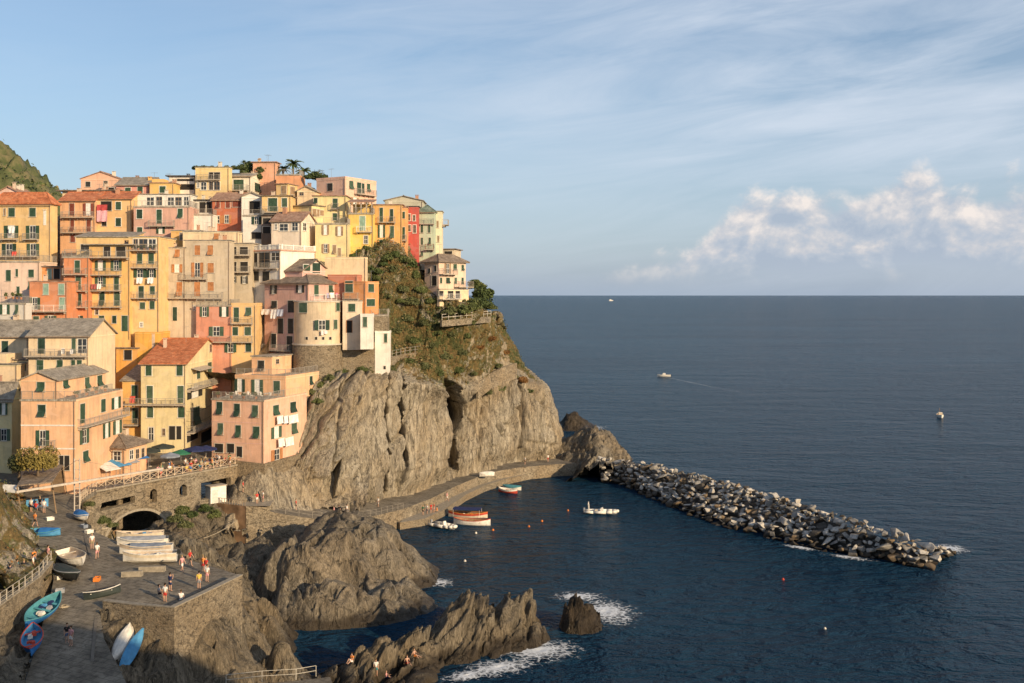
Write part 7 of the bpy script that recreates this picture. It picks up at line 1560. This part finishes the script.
def body_templates(kind):
    J, arms, legs = pose(kind); V = [J['pel'],J['ch'],J['nk'],J['h1'],J['h2']]; E = [(0,1),(1,2),(2,3),(3,4)]; Rd = [(.135,.10),(.15,.105),.052,.085,.085]
    for s_, ar in zip((-1,1), arms):
        q = [1]
        for k, j in enumerate(ar): V.append((j[0]*s_, j[1], j[2])); Rd.append((.068,.045,.034,.036)[k]); E.append((q[-1], len(V)-1)); q.append(len(V)-1)
        w = ar[3]; e = ar[2]; d = (Vector(w)-Vector(e)).normalized()
        for k, (ox, ln) in enumerate(((-.022,.07),(0.,.085),(.022,.075),(.035,.03))):     # short fingers and a thumb
            V.append((w[0]*s_+ox*s_, w[1]+d.y*ln-(.015 if k == 3 else 0), w[2]+d.z*ln)); Rd.append(.010); E.append((q[-1], len(V)-1))
    for s_, lg in zip((-1,1), legs):
        q = [0]
        for k, j in enumerate(lg): V.append((j[0]*s_, j[1], j[2])); Rd.append((.088,.058,.042,.036)[k]); E.append((q[-1], len(V)-1)); q.append(len(V)-1)
    nb_ = len(V); V.append((0, J['h1'][1]-.10, (J['h1'][2]*.6+J['h2'][2]*.4))); Rd.append(.016); E.append((3, nb_))   # nose
    bd = skinned('body', V, E, Rd)
    V = [J['pel'],J['ch'],tuple(Vector(J['ch']).lerp(Vector(J['nk']),.75))]; E = [(0,1),(1,2)]; Rd = [(.155,.12),(.168,.122),.085]
    for s_, ar in zip((-1,1), arms):
        a, b_ = Vector(ar[0]), Vector(ar[0]).lerp(Vector(ar[1]),.75); V += [(a.x*s_,a.y,a.z),(b_.x*s_,b_.y,b_.z)]; Rd += [.084,.066]; n = len(V); E += [(1,n-2),(n-2,n-1)]
    sh_ = skinned('shirt', V, E, Rd)
    V = [tuple(Vector(J['pel'])+Vector((0,0,.06))),J['pel']]; E = [(0,1)]; Rd = [(.148,.115),(.158,.122)]
    for s_, lg in zip((-1,1), legs):
        a, b_ = Vector(lg[0]), Vector(lg[0]).lerp(Vector(lg[1]),.85); V += [(a.x*s_,a.y,a.z),(b_.x*s_,b_.y,b_.z)]; Rd += [.108,.082]; n = len(V); E += [(1,n-2),(n-2,n-1)]
    tr_ = skinned('shorts', V, E, Rd)
    h1, h2 = Vector(J['h1']), Vector(J['h2']); hr = skinned('hair', [tuple(h2+Vector((0,.035,-.02))), tuple(h2+Vector((0,.045,.035))), tuple(h1+Vector((0,.06,.03)))], [(0,1),(0,2)], [.092,.085,.072])
    for me, mm in ((bd,SKIN),(sh_,CLOTH['white']),(tr_,CLOTH['navy']),(hr,HAIRM[0])): me.materials.clear(); me.materials.append(mm)
    return bd, sh_, tr_, hr
TPL = {k: body_templates(k) for k in ('stand','walk','photo','sit','rest')}
PRN = random.Random(17)
def person(p, kind, rz, shirt, shorts, lab, group=None, hair=None, sc=1.):
    bd, sh_, tr_, hr = TPL[kind]; o = bpy.data.objects.new('person', bd); COL.objects.link(o); o.location = p; o.rotation_euler = (0,0,R(rz)); o.scale = (sc,sc,sc); tag(o, lab, 'person', group)
    for nm, me, mm in (('shirt',sh_,CLOTH.get(shirt)),('shorts',tr_,CLOTH.get(shorts)),('hair',hr,HAIRM[PRN.randrange(3) if hair is None else hair] if not isinstance(hair,str) else CLOTH[hair])):
        if mm is None: continue
        c = bpy.data.objects.new(nm, me); COL.objects.link(c); c.parent = o
        if c.material_slots: c.material_slots[0].link = 'OBJECT'; c.material_slots[0].material = mm
    return o
def on_street(px, py):
    """ground point of the street seen at a pixel"""
    z = 12.
    for _ in range(12): q = atz(px,py,z); z = float(STZ(np.array([[q.x,q.y]]))[0])
    return atz(px,py,z)
for px,py,k,rz,sh,tr,lab in [(92,549,'stand',20,'white','khaki','person in a white shirt walking down the ramp past the row of boats'),(97,559,'walk',200,'white','pink','person in white top and pink shorts just below the other on the ramp'),
 (35,527,'walk',160,'orange','black','person in orange top walking between the snack shelter and the blue boat'),(67,643,'stand',30,'black','denim','person in black shirt standing at the bottom of the ramp'),(71,646,'stand',-20,'pink','white','person in a pink dress beside the one in black at the ramp bottom'),
 (170,591,'photo',150,'navy','navy','person in dark navy clothes standing in the middle of the terrace'),(182,572,'walk',60,'pink','white','person in pink top near the boats on the upper terrace'),(190,566,'walk',80,'red','black','person in red top at the far edge of the terrace'),
 (203,572,'stand',200,'orange','red','person in orange top by the terrace parapet'),(206,574,'stand',150,'red','white','person in red top touching the terrace parapet group'),(207,582,'stand',170,'white','pink','person in white top and pink shorts leaning at the terrace parapet'),(199,589,'stand',190,'yellow','grey','person in yellow top standing at the middle of the parapet'),(165,602,'stand',170,'white','red','person in white top and red shorts at the parapet corner'),(159,598,'sit',90,'grey','black','person in grey sitting near the parapet corner'),(181,600,'rest',200,'white','white','person in white clothes crouching behind the parapet'),
 (75,486,'stand',10,'white','denim','person in white top standing left of the crane mast'),(84,485,'stand',190,'red','red','person in red clothes at the start of the crossed railing'),(69,489,'walk',150,'blue','khaki','person in blue top on the street below the peach house door'),
 (88,483,'stand',40,'pink','grey','person in pink top near the start of the crossed railing'),(112,478,'stand',210,'white','black','person in white shirt in front of the white market canopy'),(133,473,'stand',100,'red','denim','person in red shirt near the darker blue canopy'),(140,471,'walk',70,'white','red','person in white shirt and red shorts right of the canopies'),(146,470,'stand',260,'red','black','person in red shirt behind the middle of the crossed railing')]:
    person(on_street(px,py), k, rz, sh, tr, lab, 'people on the slipway and street')
rr = random.Random(8); cols = ['red','white','black','blue','orange','yellow','pink','navy','grey','teal','green','khaki']; places = [(187,156.6,'by the green parasol'),(193,158,'below the left dark blue parasol'),(201,158.2,'below the right dark blue parasol'),(209,160,'outside the pink house'),(217,161.5,'by the pink house doors'),(226,163,'near the railing end'),(173,155.4,'next to the grey parasol'),(158,152.6,'by the dark parasol')]
used = set()
for k in range(38):
    px, Y, where = places[k % 8]
    while True:
        a, b_ = rr.choice(cols), rr.choice(cols)
        if (a,b_,where) not in used and a != b_: used.add((a,b_,where)); break
    q = ground(px+rr.uniform(-4,4), Y+rr.uniform(-1.2,1.4)); sit = k % 3 == 0
    person(q, 'sit' if sit else rr.choice(['stand','walk','stand']), rr.uniform(0,360), a, b_, 'person in %s top and %s shorts %s %s' % (a, b_, 'seated' if sit else 'standing', where), 'people at the cafe tables')
for px,Y,k,a,b_,lab in [(31,128,'stand','white','black','person in white top under the snack shelter roof at the left'),(36,128.5,'sit','red','denim','person in red top seated under the snack shelter roof'),(40,129,'stand','black','khaki','person in black top in the middle of the snack shelter'),(44,128,'stand','white','grey','person in white and grey at the right of the snack shelter')]:
    person(ground(px,Y), k, rr.uniform(120,240), a, b_, lab, 'people in the snack shelter')
for px,py,a,b_,k,lab in [(34,566,'orange','denim','stand','person in orange shirt by the left white railing'),(48,562,'pink','navy','stand','person in pink shirt at the end of the left white railing'),(33,572,'white','black','stand','person in white shirt leaning over the left white railing'),(24,577,'black','pink','stand','person in black top and pink shorts by the left white railing'),(17,577,'teal','navy','stand','person in teal top by the left white railing'),(10,582,'navy','black','stand','person in navy top at the far left of the white railing')]:
    person(atz(px,py,12.26), k, rr.uniform(100,260), a, b_, lab, 'people behind the left railing')
def on_path(px, py, z): return atz(px,py,z)
for px,py,z,k,a,b_,lab in [(257,503.5,8.52,'stand','red','white','person in red top beside the yellow orange boat'),(263,502,8.52,'stand','white','pink','person in white top right of the yellow orange boat'),(243,492,10.0,'stand','red','black','person in red at the steps behind the white shed'),(296,510,6.5,'stand','red','black','person in red top alone on the railed path'),(334,517,4.95,'walk','pink','grey','person in pink on the path behind the islet'),(339,516,4.8,'walk','black','khaki','person in black on the path behind the islet'),(347,515,4.5,'walk','white','blue','person in white and blue on the path behind the islet'),(378,507,3.5,'stand','white','white','person in white on the path below the cliff slab'),(423,515,1.28,'stand','green','black','person in green in the group on the boat landing'),(427,514,1.28,'stand','white','navy','person in white in the group on the boat landing'),(431,513,1.28,'stand','red','red','person all in red in the group on the boat landing'),(434,512.5,1.28,'stand','red','pink','person in red and pink in the group on the boat landing'),(437,511.5,1.28,'rest','orange','khaki','person in orange sitting at the right of the landing group'),(447,501,1.3,'walk','pink','white','person in pink walking up the landing from the group'),(525,464.5,3.0,'stand','white','black','person in white by the dark cleft at the cliff end'),(548,462,2.9,'stand','white','red','person in white and red near the far end of the path')]:
    person(on_path(px,py,z), k, rr.uniform(0,360), a, b_, lab, 'people on the harbour path')
def on_mesh(o, px, py):
    d = Vector(((px-CX)/F,1,-(py-HY)/F)).normalized(); mw = o.matrix_world.inverted(); ok, loc, n_, i_ = o.ray_cast(mw@CAMP, d); return loc if ok else None
bpy.context.view_layer.update()
RIDGE = [o for o in COL.objects if o.get('label','').startswith('jagged ridge')][0]
for px,py,k,a,b_,rz,lab in [(414,657,'rest',None,'orange',60,'sunbather in orange trunks sitting on the jagged ridge'),(407,664,'rest',None,'red',30,'sunbather in red trunks lying back on the jagged ridge'),(352,662,'rest','orange','white',-30,'bather in orange top on the left end of the jagged ridge'),(376,676,'stand','white','teal',10,'bather in white at the bottom of the jagged ridge'),(386,679,'rest','pink','navy',80,'bather in pink sitting at the bottom of the jagged ridge')]:
    q = on_mesh(RIDGE, px, py)
    if q is not None: person(q+Vector((0,0,.0)), k, rz, a, b_, lab, 'bathers on the rocks')
for px,py,lab in [(445,573,'swimmer in the water right of the islet'),(433,568+8,'swimmer close to the right tip of the islet')]:
    pass
